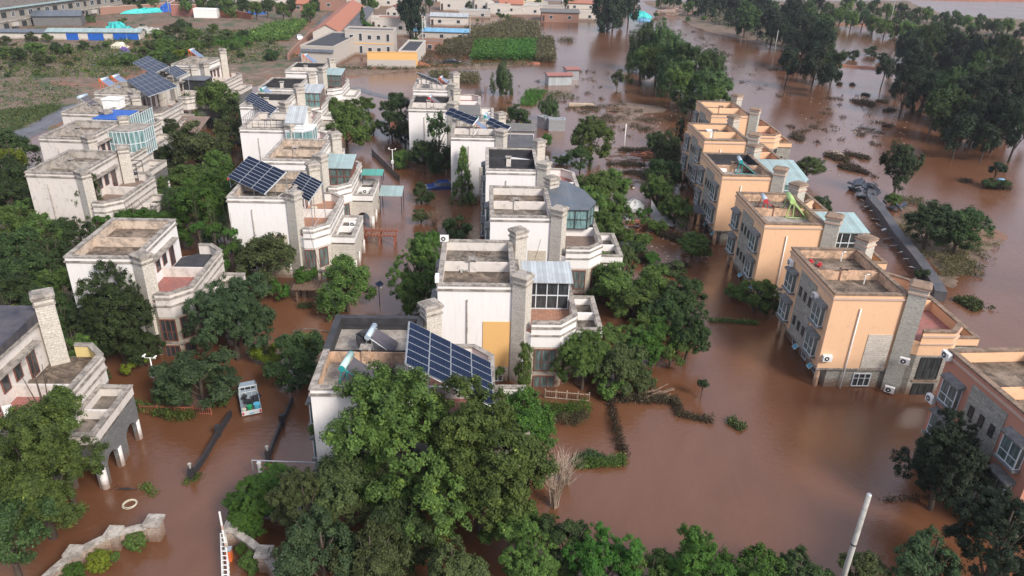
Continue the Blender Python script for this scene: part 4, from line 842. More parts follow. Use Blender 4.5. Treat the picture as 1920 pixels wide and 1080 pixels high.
for (a, lab) in ((((432, 768), (408, 805), (382, 850), (358, 885)), 'dark low fence wall ending in the driveway water left of the pickup'), (((548, 742), (528, 785), (514, 820), (502, 852)), 'dark low fence wall between the driveway and the nearest white villa')):
    t, pl = wall_run('garden_fence', 'fence', lab, [at(x, y, .6) for x, y in a], .55, .12, 'metaldark', False, 'metaldark')
    for p in (pl[-1], pl[1]): MB().obox((p.x, p.y, .1), (.3, .3, 1.7)).build('post', 'metaldark', t)
    o_ = MB(); o_.cyl(pl[-1].x, pl[-1].y, .951, 1.1, .06, .05).cyl(pl[-1].x, pl[-1].y, 1.1, 1.3, .09, .12, 8); o_.build('post_lantern', 'concrete', t)
def picket(label, a, b, h=.75, mat='redpaint', post='redwood', cat='fence'):
    a, b = Vector(a), Vector(b); d = b - a; L = d.length; t = thing('picket_fence', (a.x, a.y, 0), math.atan2(d.y, d.x), label, cat); q = MB()
    n = int(L / .16)
    for i in range(n + 1): q.box(i * L / n - .02, -.015, -.4, i * L / n + .02, .015, h)
    q.build('pickets', mat, t); MB().box(0, -.035, h - .12, L, -.016, h - .05).box(0, -.035, .1, L, -.016, .17).build('rails', post, t)
    for k in range(5): MB().obox((L * k / 4, .06, h / 2 - .2), (.09, .09, h + .5)).build('post', post, t)
picket('low red picket fence in the flooded garden left of the pickup', at(262, 768, .3), at(395, 772, .3), .7, 'redwood', 'redwood')
picket('dark railing along the flooded lane beside the tree-lined garden', at(697, 285, .4), at(748, 335, .4), .9, 'metaldark', 'metaldark')
picket('brown paling fence along the shaded garden right of the lane', at(770, 312, .4), at(845, 325, .4), .9, 'wood', 'wood')
picket('thin bamboo rail fence between the tomato rows and the round garden trees', at(1022, 735, .6), at(1105, 742, .6), .8, 'wood', 'bark_pale')
# collapsed embankment wall on the right
pts = smooth_path([Vector((51.9, 104.5, 0)), Vector((49.6, 99.5, 0)), Vector((48.6, 93, 0)), Vector((47.2, 86, 0)), Vector((46.2, 79, 0)), Vector((45.0, 72.5, 0)), Vector((44.2, 69.5, 0))])
t, pl = wall_run('embankment_wall', 'embankment wall', 'long leaning grey embankment wall, crumbled at its far end, right of the orange villas', pts, 1.15, 1.15, 'slate', False)
ch = MB(); rr = random.Random(5)
for i in range(26): ch.obox((-.6 + rr.uniform(-2.0, 1.6), -2 + rr.uniform(-7, 4), rr.uniform(.1, 1.5)), (rr.uniform(.5, 1.8), rr.uniform(.4, 1.4), rr.uniform(.08, .3)), rr.uniform(0, 3), rr.uniform(-.8, .8), rr.uniform(-.6, .6))
ch.build('broken_slabs', 'sheet_slate', t)
ch = MB()
for i in range(12): ch.obox((pl[min(len(pl) - 1, 6 + 2 * i)].x - 1.1, pl[min(len(pl) - 1, 6 + 2 * i)].y, rr.uniform(.1, .6)), (rr.uniform(.3, .7), rr.uniform(.4, 1.0), .05), rr.uniform(0, 3), rr.uniform(-.5, .5), .5)
ch.build('torn_membrane', 'sheet_grey', t)
# ------------------------------------------------------------------ vehicles
def car(label, p, rz, paint, L=4.3, Wd=1.72, sink=.45, kind='car', tilt=0):
    t = thing('parked_car', (p[0], p[1], -sink), rz, label, 'car'); t.rotation_euler = (tilt, tilt * .6, rz)
    prof = [(0, .35), (0, .75), (.12 * L, .88), (.26 * L, .95), (.36 * L, 1.38), (.52 * L, 1.46), (.72 * L, 1.42), (.88 * L, 1.0), (.97 * L, .95), (L, .7), (L, .35)]
    b = MB(); n = len(prof); w2 = Wd / 2
    def wy(z): return w2 if z < 1 else w2 - (z - .95) * .42
    i0 = len(b.v); b.v += [(x - L / 2, -wy(z), z) for x, z in prof] + [(x - L / 2, wy(z), z) for x, z in prof]
    b.f.append([i0 + k for k in range(n)][::-1][::-1]); b.f.append([i0 + n + k for k in range(n)][::-1])
    for k in range(n): j = (k + 1) % n; b.f.append([i0 + j, i0 + k, i0 + n + k, i0 + n + j])
    o = b.build('body', paint, t); bv = o.modifiers.new('bevel', 'BEVEL'); bv.width = .06; bv.segments = 2
    g = MB()
    for s in (-1, 1):
        y = s * (w2 - .13) + s * .02; pts = [(.30 * L - L / 2, s * (w2 + .006), 1.0), (.37 * L - L / 2, s * (w2 - .14), 1.33), (.70 * L - L / 2, s * (w2 - .14), 1.36), (.82 * L - L / 2, s * (w2 + .006), 1.0)]
        g.face(pts if s < 0 else pts[::-1])
    g.face([(.275 * L - L / 2, -w2 + .12, .99), (.275 * L - L / 2, w2 - .12, .99), (.352 * L - L / 2, w2 - .26, 1.35), (.352 * L - L / 2, -w2 + .26, 1.35)][::-1]); g.v = [(x, y, z + .012) for x, y, z in g.v]
    g.face([(.87 * L - L / 2 + .03, -w2 + .12, 1.04), (.87 * L - L / 2 + .03, w2 - .12, 1.04), (.74 * L - L / 2 + .03, w2 - .26, 1.40), (.74 * L - L / 2 + .03, -w2 + .26, 1.40)])
    g.build('windows', 'glass_dark', t)
    for x in (.2 * L - L / 2, .8 * L - L / 2):
        for s in (-1, 1): MB().tube([(x, s * (w2 - .2), .32), (x, s * (w2 + .01), .32)], .32, 14).build('wheel', 'rubber', t)
    for s in (-1, 1): MB().obox((-L / 2 + .02, s * (w2 - .3), .72), (.08, .36, .14)).build('headlight', 'metalwhite', t)
    return t
car('white car driving down the wet lane left of the walled compound', at(562, 75, 0), R(115), 'carwhite', sink=-.0)
car('black car stranded askew on the red mud bank', at(846, 119, .3), R(172), 'carblack', 4.6, 1.8, -.05, tilt=R(6))
car('blue-roofed car half under water beside the dark tree', at(1062, 303, 0), R(95), 'cargrey', sink=.5)
car('dark blue car half hidden by the leafy tree in the flooded garden', at(828, 352, 0), R(15), 'carblue', sink=.45)
car('small white car nosed against the red-roofed sheds', at(1065, 135, 0), R(80), 'carwhite', sink=.3)
#car('dark car, at(1560, 1055, 0), R(20), 'carblack', sink=.5)
# pickup
p = at(468, 752, 0); t = thing('pickup_truck', (p.x, p.y, -.42), R(114), 'pale blue cabbed pickup loaded with buckets, seen from behind in the driveway water', 'pickup truck')
# local +x = forward
MB().box(-2.3, -.8, .55, .35, .8, .68).build('bed_floor', 'metal', t)
for s in (-1, 1): MB().box(-2.3, s * .8 - .03, .681, .35, s * .8 + .03, 1.12).build('bed_side', 'carpale', t)
MB().box(-2.36, -.83, .6, -2.301, .83, 1.02).build('tailgate', 'carwhite', t)
MB().box(-2.375, -.2, .68, -2.361, .2, .8).build('number_plate', 'bucketblue', t)
for s in (-1, 1): MB().box(-2.372, s * .72 - .08, .66, -2.361, s * .72 + .08, .95).build('tail_light', 'redpaint', t)
c = MB(); c.v = [(.36, -.8, .5), (.36, .8, .5), (1.75, .8, .5), (1.75, -.8, .5), (.42, -.7, 1.85), (.42, .7, 1.85), (1.2, .68, 1.88), (1.2, -.68, 1.88), (1.72, -.79, 1.2), (1.72, .79, 1.2), (.36, -.8, 1.2), (.36, .8, 1.2)]
c.f = [[0, 1, 2, 3], [0, 10, 11, 1][::-1], [10, 4, 5, 11][::-1], [4, 7, 6, 5][::-1], [7, 8, 9, 6][::-1], [8, 3, 2, 9][::-1], [0, 3, 8, 10], [10, 8, 7, 4], [1, 11, 9, 2], [11, 5, 6, 9]]
o = c.build('cab', 'carpale', t); bv = o.modifiers.new('b', 'BEVEL'); bv.width = .07; bv.segments = 3
MB().face([(.375, -.62, 1.25), (.375, .62, 1.25), (.40, .58, 1.72), (.40, -.58, 1.72)][::-1]).build('rear_window', 'glass_dark', t)
q = MB()
for y in (-.75, -.25, .25, .75): q.tube([(.28, y, .68), (.28, y, 1.9)], .025, 5)
q.tube([(.28, -.78, 1.9), (.28, .78, 1.9)], .03, 5).tube([(.28, -.78, 1.3), (.28, .78, 1.3)], .025, 5); q.build('headboard', 'metalwhite', t)
for x in (-1.6, 1.1):
    for s in (-1, 1): MB().tube([(x, s * .62, .32), (x, s * .82, .32)], .32, 14).build('wheel', 'rubber', t)
for s in (-1, 1): MB().obox((1.0, s * .95, 1.35), (.08, .16, .24)).build('wing_mirror', 'metaldark', t)
t.scale = (.84, .86, .86); RZ = R(114); tp = Vector((p.x, p.y, -.42)); RM = Matrix.Rotation(RZ, 3, 'Z') @ Matrix.Diagonal((.84, .86, .86))
def inbed(x, y, z): return tuple(tp + RM @ Vector((x, y, z)))
for i, (x, y, r_, h, mt, lab) in enumerate(((-1.75, .1, .2, .36, 'bucketgreen', 'green bucket in the pickup bed'), (-1.85, -.5, .24, .5, 'bucketblue', 'light blue barrel in the rear right of the pickup bed'), (-1.9, .6, .16, .25, 'cream', 'small cream tub in the rear left of the pickup bed'))):
    simple('bucket' if i != 1 else 'barrel', 'bucket' if i != 1 else 'barrel', lab, MB().cyl(0, 0, 0, h, r_ * .85, r_, 16).cyl(0, 0, h, h + .03, r_ * 1.06, r_ * 1.06, 16), mt, inbed(x, y, .685))
q = MB(); rr = random.Random(3)
for i in range(12): q.obox((rr.uniform(-.5, .5), rr.uniform(-.5, .5), .05 + i * .03), (rr.uniform(.2, .8), rr.uniform(.1, .3), rr.uniform(.08, .2)), rr.uniform(0, 3), rr.uniform(-.2, .2))
simple('scrap_heap', 'scrap', 'dark heap of tools in the front of the pickup bed', q, 'metaldark', inbed(-.6, 0, .69))
q = MB()
for i in range(6): q.obox((rr.uniform(-.35, .35), rr.uniform(-.6, .6), .06 + i * .02), (.5, .1, .05), rr.uniform(0, 3))
simple('plank_pile', 'planks', 'small pile of brown boards in the middle of the pickup bed', q, 'wood', inbed(-1.35, .1, .69))
# ------------------------------------------------------------------ poles, lamps, gate things
def pole(label, px, py, ztop, zbase=-1, r=.12, mat='concrete', lean=(0, 0), name='utility_pole', cat='pole', arms=True, group='utility poles across the flooded land'):
    p = at(px, py, max(zbase, 0)); t = thing(name, (p.x, p.y, 0), 0, label, cat, group); MB().tube([(0, 0, zbase), (lean[0], lean[1], ztop)], [r, r * .62], 8).build('shaft', mat, t, True)
    if arms: MB().obox((lean[0], lean[1], ztop - .4), (1.3, .08, .08)).build('crossarm', 'metaldark', t)
    return t
pt = at(1630, 927, 8.6); t = thing('concrete_pole', (pt.x, pt.y, 0), 0, 'thick pale concrete pole rising from the bottom edge at the right', 'pole'); MB().tube([(0, 0, -1), (0, 0, 8.6)], [.17, .125], 16).build('shaft', 'concrete', t, True); MB().cyl(0, 0, 8.601, 8.63, .118, .09, 16).build('top_plug', 'metal', t)
MB().cyl(0, 0, 5.2, 5.28, .158, .158, 16).build('steel_band', 'metaldark', t)
pole('tall white pole at the left of the blue tin shed', 793, 97, 9, r=.22); pole('tall pole right of the blue tin shed', 881, 78, 8, r=.2, mat='bark_pale')
pole('thin pole at the left edge of the right-hand tree belt', 1399, 72, 7.5, r=.16); pole('thin pole beside the round dark trees', 1452, 98, 6.5, r=.16)
pole('pole in front of the far hedge above the pond', 1668, 47, 9, r=.18); pole('white pole far behind the hedge at the top right', 1640, 18, 12, r=.3, mat='metalwhite')
pole('pole beside the long red brick wall', 372, 28, 9, r=.22); pole('pole by the blue tarpaulin at the top left', 318, 27, 9, r=.2); pole('white pole standing in the far water by the dark poplars', 1054, 20, 8, r=.2, mat='metalwhite', arms=False)
def cctv(label, px, py, h, z=0, s=1):
    p = at(px, py, z); t = thing('camera_post', (p.x, p.y, 0), R(-10), label, 'camera post')
    MB().tube([(0, 0, -1), (0, 0, h)], [.07 * s, .05 * s], 10).build('post', 'metalwhite', t, True)
    MB().tube([(-.55 * s, 0, h - .1), (.5 * s, 0, h)], .035 * s, 8).build('arm', 'metalwhite', t)
    for s_ in (-1, 1): MB().tube([(s_ * .55 * s, -.2, h + .12), (s_ * .55 * s, .15, h + .12)], .08 * s, 10).cyl(s_ * .55 * s, 0, h - .05, h + .08, .04).build('camera', 'metalwhite', t)
    MB().obox((0, -.1, h * .45), (.36 * s, .24 * s, .5 * s)).build('control_box', 'metalwhite', t)
cctv('white two-armed camera post left of the drooping garden tree', 293, 727, 2.8, 0, .85); cctv('white two-armed camera post on the flooded lane near the railing', 737, 322, 3.4, 0, .9)
pole('tall white lamp post in the debris-strewn field', 1170, 276, 4.0, r=.1, mat='metalwhite', arms=False, group=None, name='lamp_post', cat='lamp post')
def solar_lamp(label, p, h, rz):
    t = thing('solar_lamp', p, rz, label, 'lamp post'); MB().tube([(0, 0, -1), (0, 0, h)], .04, 6).build('post', 'metaldark', t); MB().obox((0, -.1, h + .12), (.75, .5, .04), 0, R(28)).build('panel', 'pv', t); MB().obox((.35, 0, h - .55), (.25, .2, .2)).build('lamp_head', 'cream', t)
solar_lamp('small solar lamp with a tilted panel at the end of the fence by the pickup', tuple(at(424, 765, 0)), 1.9, R(30)); solar_lamp('small solar lamp at the lane edge behind the garden tree', tuple(at(712, 572, 0)), 2.2, R(60))
def cable(label, a, b, sag, r=.03):
    a, b = Vector(a), Vector(b); pts = [a.lerp(b, i / 16) - a - Vector((0, 0, sag * 4 * (i / 16) * (1 - i / 16))) for i in range(17)]
    simple('power_cable', 'cable', label, MB().tube(pts, r, 4), 'metaldark', tuple(a))
c1, c2, c3 = at(793, 97, 0), at(881, 78, 0), at(1054, 20, 0)
cable('thin black cable strung between the two tall poles by the blue shed', (c1.x, c1.y, 8.7), (c2.x, c2.y, 7.7), 1.0); cable('thin black cable from the right shed pole towards the far white pole', (c2.x, c2.y, 7.6), (c3.x, c3.y, 7.8), 2.0)
cable('black cable running from the gold panelled villa to the villa behind it', (.3, 52.2, 6.2), (2.6, 66.5, 6.6), .5, .02); cable('sagging cable crossing from the nearest white villa over the lane', (-11.6, 45.9, 8.0), (-20.5, 69.0, 6.0), 1.2, .02)
rb = random.Random(77)
for px, py, z, mt, lab in ((905, 478, 7.83, 'roof_brown', 'low rubble pile in the rear roof bay of the gold panelled villa'), (870, 508, 7.83, 'concrete', 'scattered bricks in the front roof bay of the gold panelled villa'), (950, 385, 7.83, 'roof_brown', 'leaf litter pile on the roof beside the curved slate roof'), (735, 690, 7.83, 'wood', 'boards dumped in front of the large solar array'), (745, 715, 7.83, 'peach', 'broken render lying at the roof edge below the solar array'), (1545, 520, 7.83, 'brick', 'few bricks in the front roof bay of the nearest whole orange villa'), (1590, 610, 7.83, 'metal', 'loose pipe offcuts near the front edge of the nearest whole orange villa roof') if False else (1420, 405, 7.83, 'brick', 'bricks beside the red heater stand on the second orange villa'),
        (200, 455, 7.83, 'roof_brown', 'dirt heap on the roof of the derelict villa'), (690, 410 - 42, 5.02, 'metalwhite', 'white box on the porch balcony of the cream solar villa') if False else (590, 395, 5.02, 'cream', 'pale tub on the orange terrace of the cream solar villa')):
    q = MB()
    for i in range(9): q.obox((rb.uniform(-.5, .5), rb.uniform(-.3, .3), rb.uniform(.04, .12)), (rb.uniform(.12, .5), rb.uniform(.08, .2), rb.uniform(.06, .14)), rb.uniform(0, 3), rb.uniform(-.2, .2))
    simple('rubble_pile' if 'tub' not in lab else 'plastic_tub', 'rubble' if 'tub' not in lab else 'tub', lab, q if 'tub' not in lab else MB().cyl(0, 0, 0, .4, .28, .34, 14), mt, hp(px, py, z))
# barrier arm
p = at(431, 1050, 0); t = thing('barrier_gate', (p.x, p.y, 0), R(4), 'raised red and white barrier arm in front of the right gate pier', 'barrier')
MB().obox((0, 0, .35), (.34, .3, .9)).build('motor_box', 'orangepaint', t); MB().obox((0, 0, .86), (.4, .36, .12)).build('box_lid', 'metal', t)
for k in range(9): MB().box(-.045, -.24, .9 + k * .33, .045, -.17, .9 + k * .33 + .325).build('arm_stripe', 'metalwhite' if k % 4 != 1 else 'trim_orange', t)
# retractable lattice gate
t = thing('folding_gate', (at(419, 1005, .8).x, at(419, 1005, .8).y, 0), 0, 'white folded lattice gate standing beside the barrier arm', 'gate'); q = MB(); a, b = Vector((0, 0, 0)), at(424, 1120, .8) - at(419, 1005, .8); b.z = 0
n_ = 13
for i in range(n_ + 1):
    c = b * (i / n_); s = Vector((.16, 0, 0)); q.tube([c - s + Vector((0, 0, -.6)), c - s + Vector((0, 0, 1.0))], .03, 5); q.tube([c + s + Vector((0, 0, -.6)), c + s + Vector((0, 0, 1.0))], .03, 5); q.tube([c - s + Vector((0, 0, 1.0)), c + s + Vector((0, 0, 1.0))], .03, 5)
    if i < n_:
        d = b * ((i + 1) / n_)
        for sg in (-1, 1): q.tube([c + s * sg + Vector((0, 0, 1.0)), d + s * sg + Vector((0, 0, 1.0))], .028, 5); q.tube([c + s * sg + Vector((0, 0, .2)), d + s * sg + Vector((0, 0, .9))], .02, 5)
q.build('lattice', 'metalwhite', t)
# goal-like pipe frame
pa, pb = at(472, 863, 1.4), at(600, 868, 1.4); q = MB(); q.tube([(0, 0, 1.4), (pb.x - pa.x, pb.y - pa.y, 1.4)], .04, 6).tube([(0, 0, -1), (0, 0, 1.4)], .045, 6).tube([(pb.x - pa.x, pb.y - pa.y, -1), (pb.x - pa.x, pb.y - pa.y, 1.4)], .045, 6)
simple('pipe_frame', 'pipe frame', 'thin grey pipe frame spanning the water above the bright green tree', q, 'metal', (pa.x, pa.y, 0))
pa = at(487, 880, .2); simple('bollard', 'bollard', 'grey plastic bollard under the thin pipe frame', MB().cyl(0, 0, -.8, .75, .16, .12).cyl(0, 0, .751, .9, .17, .1), 'metalwhite', (pa.x, pa.y, 0))
# hose ring, fallen lamp
pa = at(243, 946, .03); q = MB()
for k, (rr_, dz) in enumerate(((.36, .0), (.40, .03), (.33, .06))): q.tube([(rr_ * math.cos(a / 20 * 6.283) * (1 + .08 * k), rr_ * 1.12 * math.sin(a / 20 * 6.283) + .02 * k, dz + .02) for a in range(21)], .022, 5, False)
simple('hose_ring', 'hose', 'coiled cream hose ring floating in front of the porch columns', q, 'cream', (pa.x, pa.y, 0))
pa = at(228, 917, .05); q = MB(); q.tube([(-.5, -.1, -.05), (0, 0, .12), (1.0, .02, .06)], [.02, .05, .03], 6).tube([(0, 0, .1), (-.25, .12, .25), (-.7, -.2, .02)], .015, 5).obox((.3, .0, .1), (.5, .12, .08), .1)
simple('fallen_lamp', 'fallen lamp', 'fallen black lamp arm lying in the water by the porch', q, 'metaldark', (pa.x, pa.y, 0))
pa = at(242, 992, zt_); 
# white plastic chair on terrace, cushions
q = MB(); q.box(-.25, -.25, .42, .25, .25, .46).obox((0, .25, .75), (.5, .05, .55), 0, -.15)
for x in (-.22, .22):
    for y in (-.22, .22): q.tube([(x, y, 0), (x, y, .42)], .025, 5)
simple('garden_chair', 'chair', 'white chair on the red terrace under the left-hand tree', q, 'metalwhite', tuple(at(20, 790, 5.05)), R(30))
q = MB(); q.box(-.5, -.3, 0, .5, .3, .35).box(-.46, -.26, .351, .46, .26, .37); simple('planter_box', 'planter', 'white-rimmed planter box on the brown terrace at the left edge', q, 'roof_brown', tuple(at(72, 722, 5.02)), R(20))
# ------------------------------------------------------------------ far village and compound
def house(label, p, w_, d, h, roof='clay', wall='wallcream', rz=0, kind='gable', rise=1.3, name='village_house', cat='house', windows=True, over=.35, group='low houses of the far village'):
    t = thing(name, (p[0], p[1], 0), rz, label, cat, group); MB().box(-w_ / 2, 0, -.8, w_ / 2, d, h).build('wall', wall, t)
    if kind == 'gable':
        q = MB(); a, b = -w_ / 2 - over, w_ / 2 + over; y0, y1, ym = -over, d + over, d / 2; zb = h - over * rise / (d / 2)
        for s, yy in ((0, y0), (1, y1)):
            f = [(a, yy, zb), (b, yy, zb), (b, ym, h + rise), (a, ym, h + rise)]; q.face(f if s == 0 else f[::-1]); g = [(x, y, z - .14) for x, y, z in f]; q.face(g[::-1] if s == 0 else g)
        for x in (a, b): q.face([(x, y0, zb - .14), (x, y0, zb), (x, ym, h + rise), (x, ym, h + rise - .14)]); q.face([(x, y1, zb - .14), (x, y1, zb), (x, ym, h + rise), (x, ym, h + rise - .14)])
        q.build('roof', roof, t)
        g = MB(); g.face([(-w_ / 2, 0, h), (-w_ / 2, d, h), (-w_ / 2, ym, h + rise - .16)][::-1]); g.face([(w_ / 2, 0, h), (w_ / 2, d, h), (w_ / 2, ym, h + rise - .16)]); g.build('gable', wall, t)
    elif kind == 'ygable':
        q = MB(); a, b = -w_ / 2 - over, w_ / 2 + over; y0, y1 = -over, d + over; zb = h - over * rise / (w_ / 2)
        for s in (-1, 1):
            x = a if s < 0 else b; f = [(x, y0, zb), (0, y0, h + rise), (0, y1, h + rise), (x, y1, zb)]; q.face(f if s > 0 else f[::-1]); q.face([(x_, y, z - .14) for x_, y, z in (f[::-1] if s > 0 else f)])
            q.face([(x, y0, zb - .14), (x, y0, zb), (0, y0, h + rise), (0, y0, h + rise - .14)])
        q.build('roof', roof, t); MB().face([(-w_ / 2, 0, h), (w_ / 2, 0, h), (0, 0, h + rise - .16)]).face([(-w_ / 2, d, h), (w_ / 2, d, h), (0, d, h + rise - .16)][::-1]).build('gable', wall, t)
    else:
        MB().box(-w_ / 2 + .25, .25, h + .001, w_ / 2 - .25, d - .25, h + .06).build('roof', roof, t); MB().ring([(-w_ / 2, 0), (w_ / 2, 0), (w_ / 2, d), (-w_ / 2, d)], .25, h + .002, h + .45, .05).build('parapet', wall, t)
    if windows:
        n = max(1, int(w_ / 5.0))
        for i in range(n): x = -w_ / 2 + w_ * (i + .5) / n; window(t, (x, -.003, h * .5), 0, 1.3, 1.2, 2, 1, 'winwhite', 'glass_dark', .05)
        window(t, (-w_ / 2 + .7, -.003, h * .36), 0, .8, h * .6, 1, 2, 'winbrown', 'glass_dark', .05)
    return t
RV = R(2)
t = house('long windowed two-storey block in the walled compound, upper of its storeys yellow trimmed', (-40.5, 208.5), 13, 6.5, 6.2, 'slate', 'wallgrey', RV, 'flat', windows=False, name='compound_block', cat='building', group='buildings of the walled compound')
for x in (-4.8, -2.4, 0, 2.4, 4.9):
    for z in (4.7, 1.5): window(t, (x, -.003, z), 0, 1.1 if x not in (-2.4, 4.9) else .9, 1.2 if x not in (-2.4, 4.9) else 2.0, 2, 1, 'winwhite', 'glass_dark', .05)
MB().box(-6.5, -.06, 3.0, 6.5, -.004, 3.25).build('trim_band', 'gold', t)
t = house('nearest compound block with a wide black flat roof', (-50.1, 190.5), 8.4, 26, 4.4, 'black', 'wallgrey', R(-4), 'flat', windows=False, name='compound_block', cat='building', group='buildings of the walled compound')
MB().face([(-4.2, -.5, 3.4), (4.2, -.5, 3.4), (4.2, -.01, 4.0), (-4.2, -.01, 4.0)]).build('awning', 'sheet_slate', t)
house('narrow black-roofed wing at the right of the compound', (-28.3, 194), 4.6, 19, 3.4, 'black', 'wallcream', R(0), 'flat', windows=False, name='compound_block', cat='building', group='buildings of the walled compound')
house('long clay-roofed barn beside the lane', (-56.5, 226), 7.5, 72, 3.6, 'clay', 'wallcream', R(5.5), 'ygable', 1.9, windows=False, name='long_barn', cat='barn')
house('long dark slate-roofed wing right of the clay-roofed barn', (-50.2, 228), 3.6, 62, 3.4, 'slate', 'wallgrey', R(5.5), 'ygable', .9, windows=False, name='long_barn', cat='barn')
house('white flat hall with tall windows behind the cone tree in the compound', (-38.0, 247), 15, 7, 5, 'clay', 'wallcream', RV, 'flat', name='compound_block', cat='building', group='buildings of the walled compound')
wall_run('compound_wall', 'wall', 'white compound wall topped with a yellow band', [(-37.5, 188.6), (-25.8, 190.4)], 2.2, .3, 'wallgrey', False)
t, _ = wall_run('compound_wall', 'wall', 'yellow upper boundary wall of the compound', [(-37.8, 190.6), (-25.6, 192.4)], 3.7, .4, 'gold', True, 'gold')
wall_run('compound_wall', 'wall', 'low white wall left of the compound gate', [(-47.0, 178.5), (-42.5, 179)], 1.9, .3, 'wallcream', False)
wall_run('brick_wall', 'brick wall', 'long red brick wall running down beside the lane', [tuple(at(588, 55, 1.5)), tuple(at(575, 68, 1.5)), tuple(at(550, 92, 1.5)), tuple(at(540, 105, 1.5))], 1.9, .4, 'brick', False)
wall_run('brick_wall', 'brick wall', 'long low red brick wall right of the white container', [tuple(at(400, 27, 1)), tuple(at(440, 28, 1)), tuple(at(472, 33, 1))], 2.4, .5, 'dirtred', False)
wall_run('brick_wall', 'brick wall', 'pale pinkish wall behind the teal sheeted sheds at the top left', [tuple(at(178, 24, 1)), tuple(at(320, 14, 1)), tuple(at(340, 4, 1))], 2.6, .5, 'brick', True, 'trim_orange')
wall_run('brick_wall', 'brick wall', 'pink-red sheet wall between the blue tarpaulin and white container', [tuple(at(322, 26, 1)), tuple(at(370, 26, 1))], 4, .5, 'redtile', True, 'trim_orange')
house('white shipping container in front of the red earth bank', tuple(at(386, 35, 0)), 8, 3, 2.8, 'metalwhite', 'metalwhite', RV, 'flat', windows=False, name='container', cat='container')
# apartment block at the top left
p0, p1 = at(0, 100, 0), at(240, 50, 0)
def apartment(label, a, b, h, depth):
    a, b = Vector(a[:2]), Vector(b[:2]); d = b - a; L = d.length; t = thing('apartment_block', (a.x, a.y, 0), math.atan2(d.y, d.x), label, 'apartment block', 'apartment blocks')
    MB().box(0, 0, -1, L, depth, h).build('wall', 'blockgrey', t); MB().box(.3, .4, h + .002, L - .3, depth - .4, h + .1).build('roof', 'roof', t)
    MB().box(-.3, -.9, h + .003, L + .3, .35, h + .3).build('eaves', 'sheet_teal', t)
    for f in range(int(h // 3)):
        MB().box(0, -.22, f * 3 + 2.55, L, -.004, f * 3 + 2.85).build('floor_band', 'trim', t)
        n = int(L / 3.4)
        for i in range(n): window(t, (L * (i + .5) / n, -.003, f * 3 + 1.45), 0, 1.9 if i % 3 else 1.2, 1.5, 2, 1, 'winwhite' if i % 2 else 'windark', 'glass_dark', .08)
    for i in range(0, int(L / 9)): MB().box(i * 9 + 1.5, -.9, 1.2, i * 9 + 4.0, -.23, 2.2).build('balcony', 'wallgrey', t)
    rr = random.Random(9)
    for i in range(7): MB().box(L * (i + .5) / 7 - .8, depth * .5, h + .101, L * (i + .5) / 7 + .8, depth * .5 + 2, h + 1.6).build('roof_hut', 'blockgrey', t)
    return t
apartment('long grey-brown apartment block with a pale flat roof filling the top left corner', tuple(at(-30, 66, 0)), tuple(at(232, 22, 0)), 6.1, 30)
apartment('pale end block rising behind the long apartment block at the top left', tuple(at(178, 22, 0)), tuple(at(226, 20, 0)), 14, 14)
house('dark grey hipped shed in front of the apartment block', tuple(at(110, 52, 0)), 13, 8, 3.5, 'sheet_slate', 'stone_dark', R(20), 'gable', 1.2, windows=False, name='shed', cat='shed')
q = MB()
t = house('long low dark green roofed shed on the waste ground, left part', tuple(at(70, 76, 0)), 24, 5, 2.2, 'sheet_slate', 'wallcream', R(8), 'gable', .5, windows=False, name='shed', cat='shed')
t = house('low dark green roofed shed with blue panels along its front', tuple(at(178, 78, 0)), 24, 6, 2.6, 'sheet_teal', 'wallcream', R(12), 'gable', .6, windows=False, name='shed', cat='shed')
for x0, x1 in ((-7, -4), (-1.5, 2.5), (5, 8.5), (8.6, 11.6)): MB().box(x0, -.1, -.3, x1, -.004, 2.2).build('blue_sheet', 'blue', t)
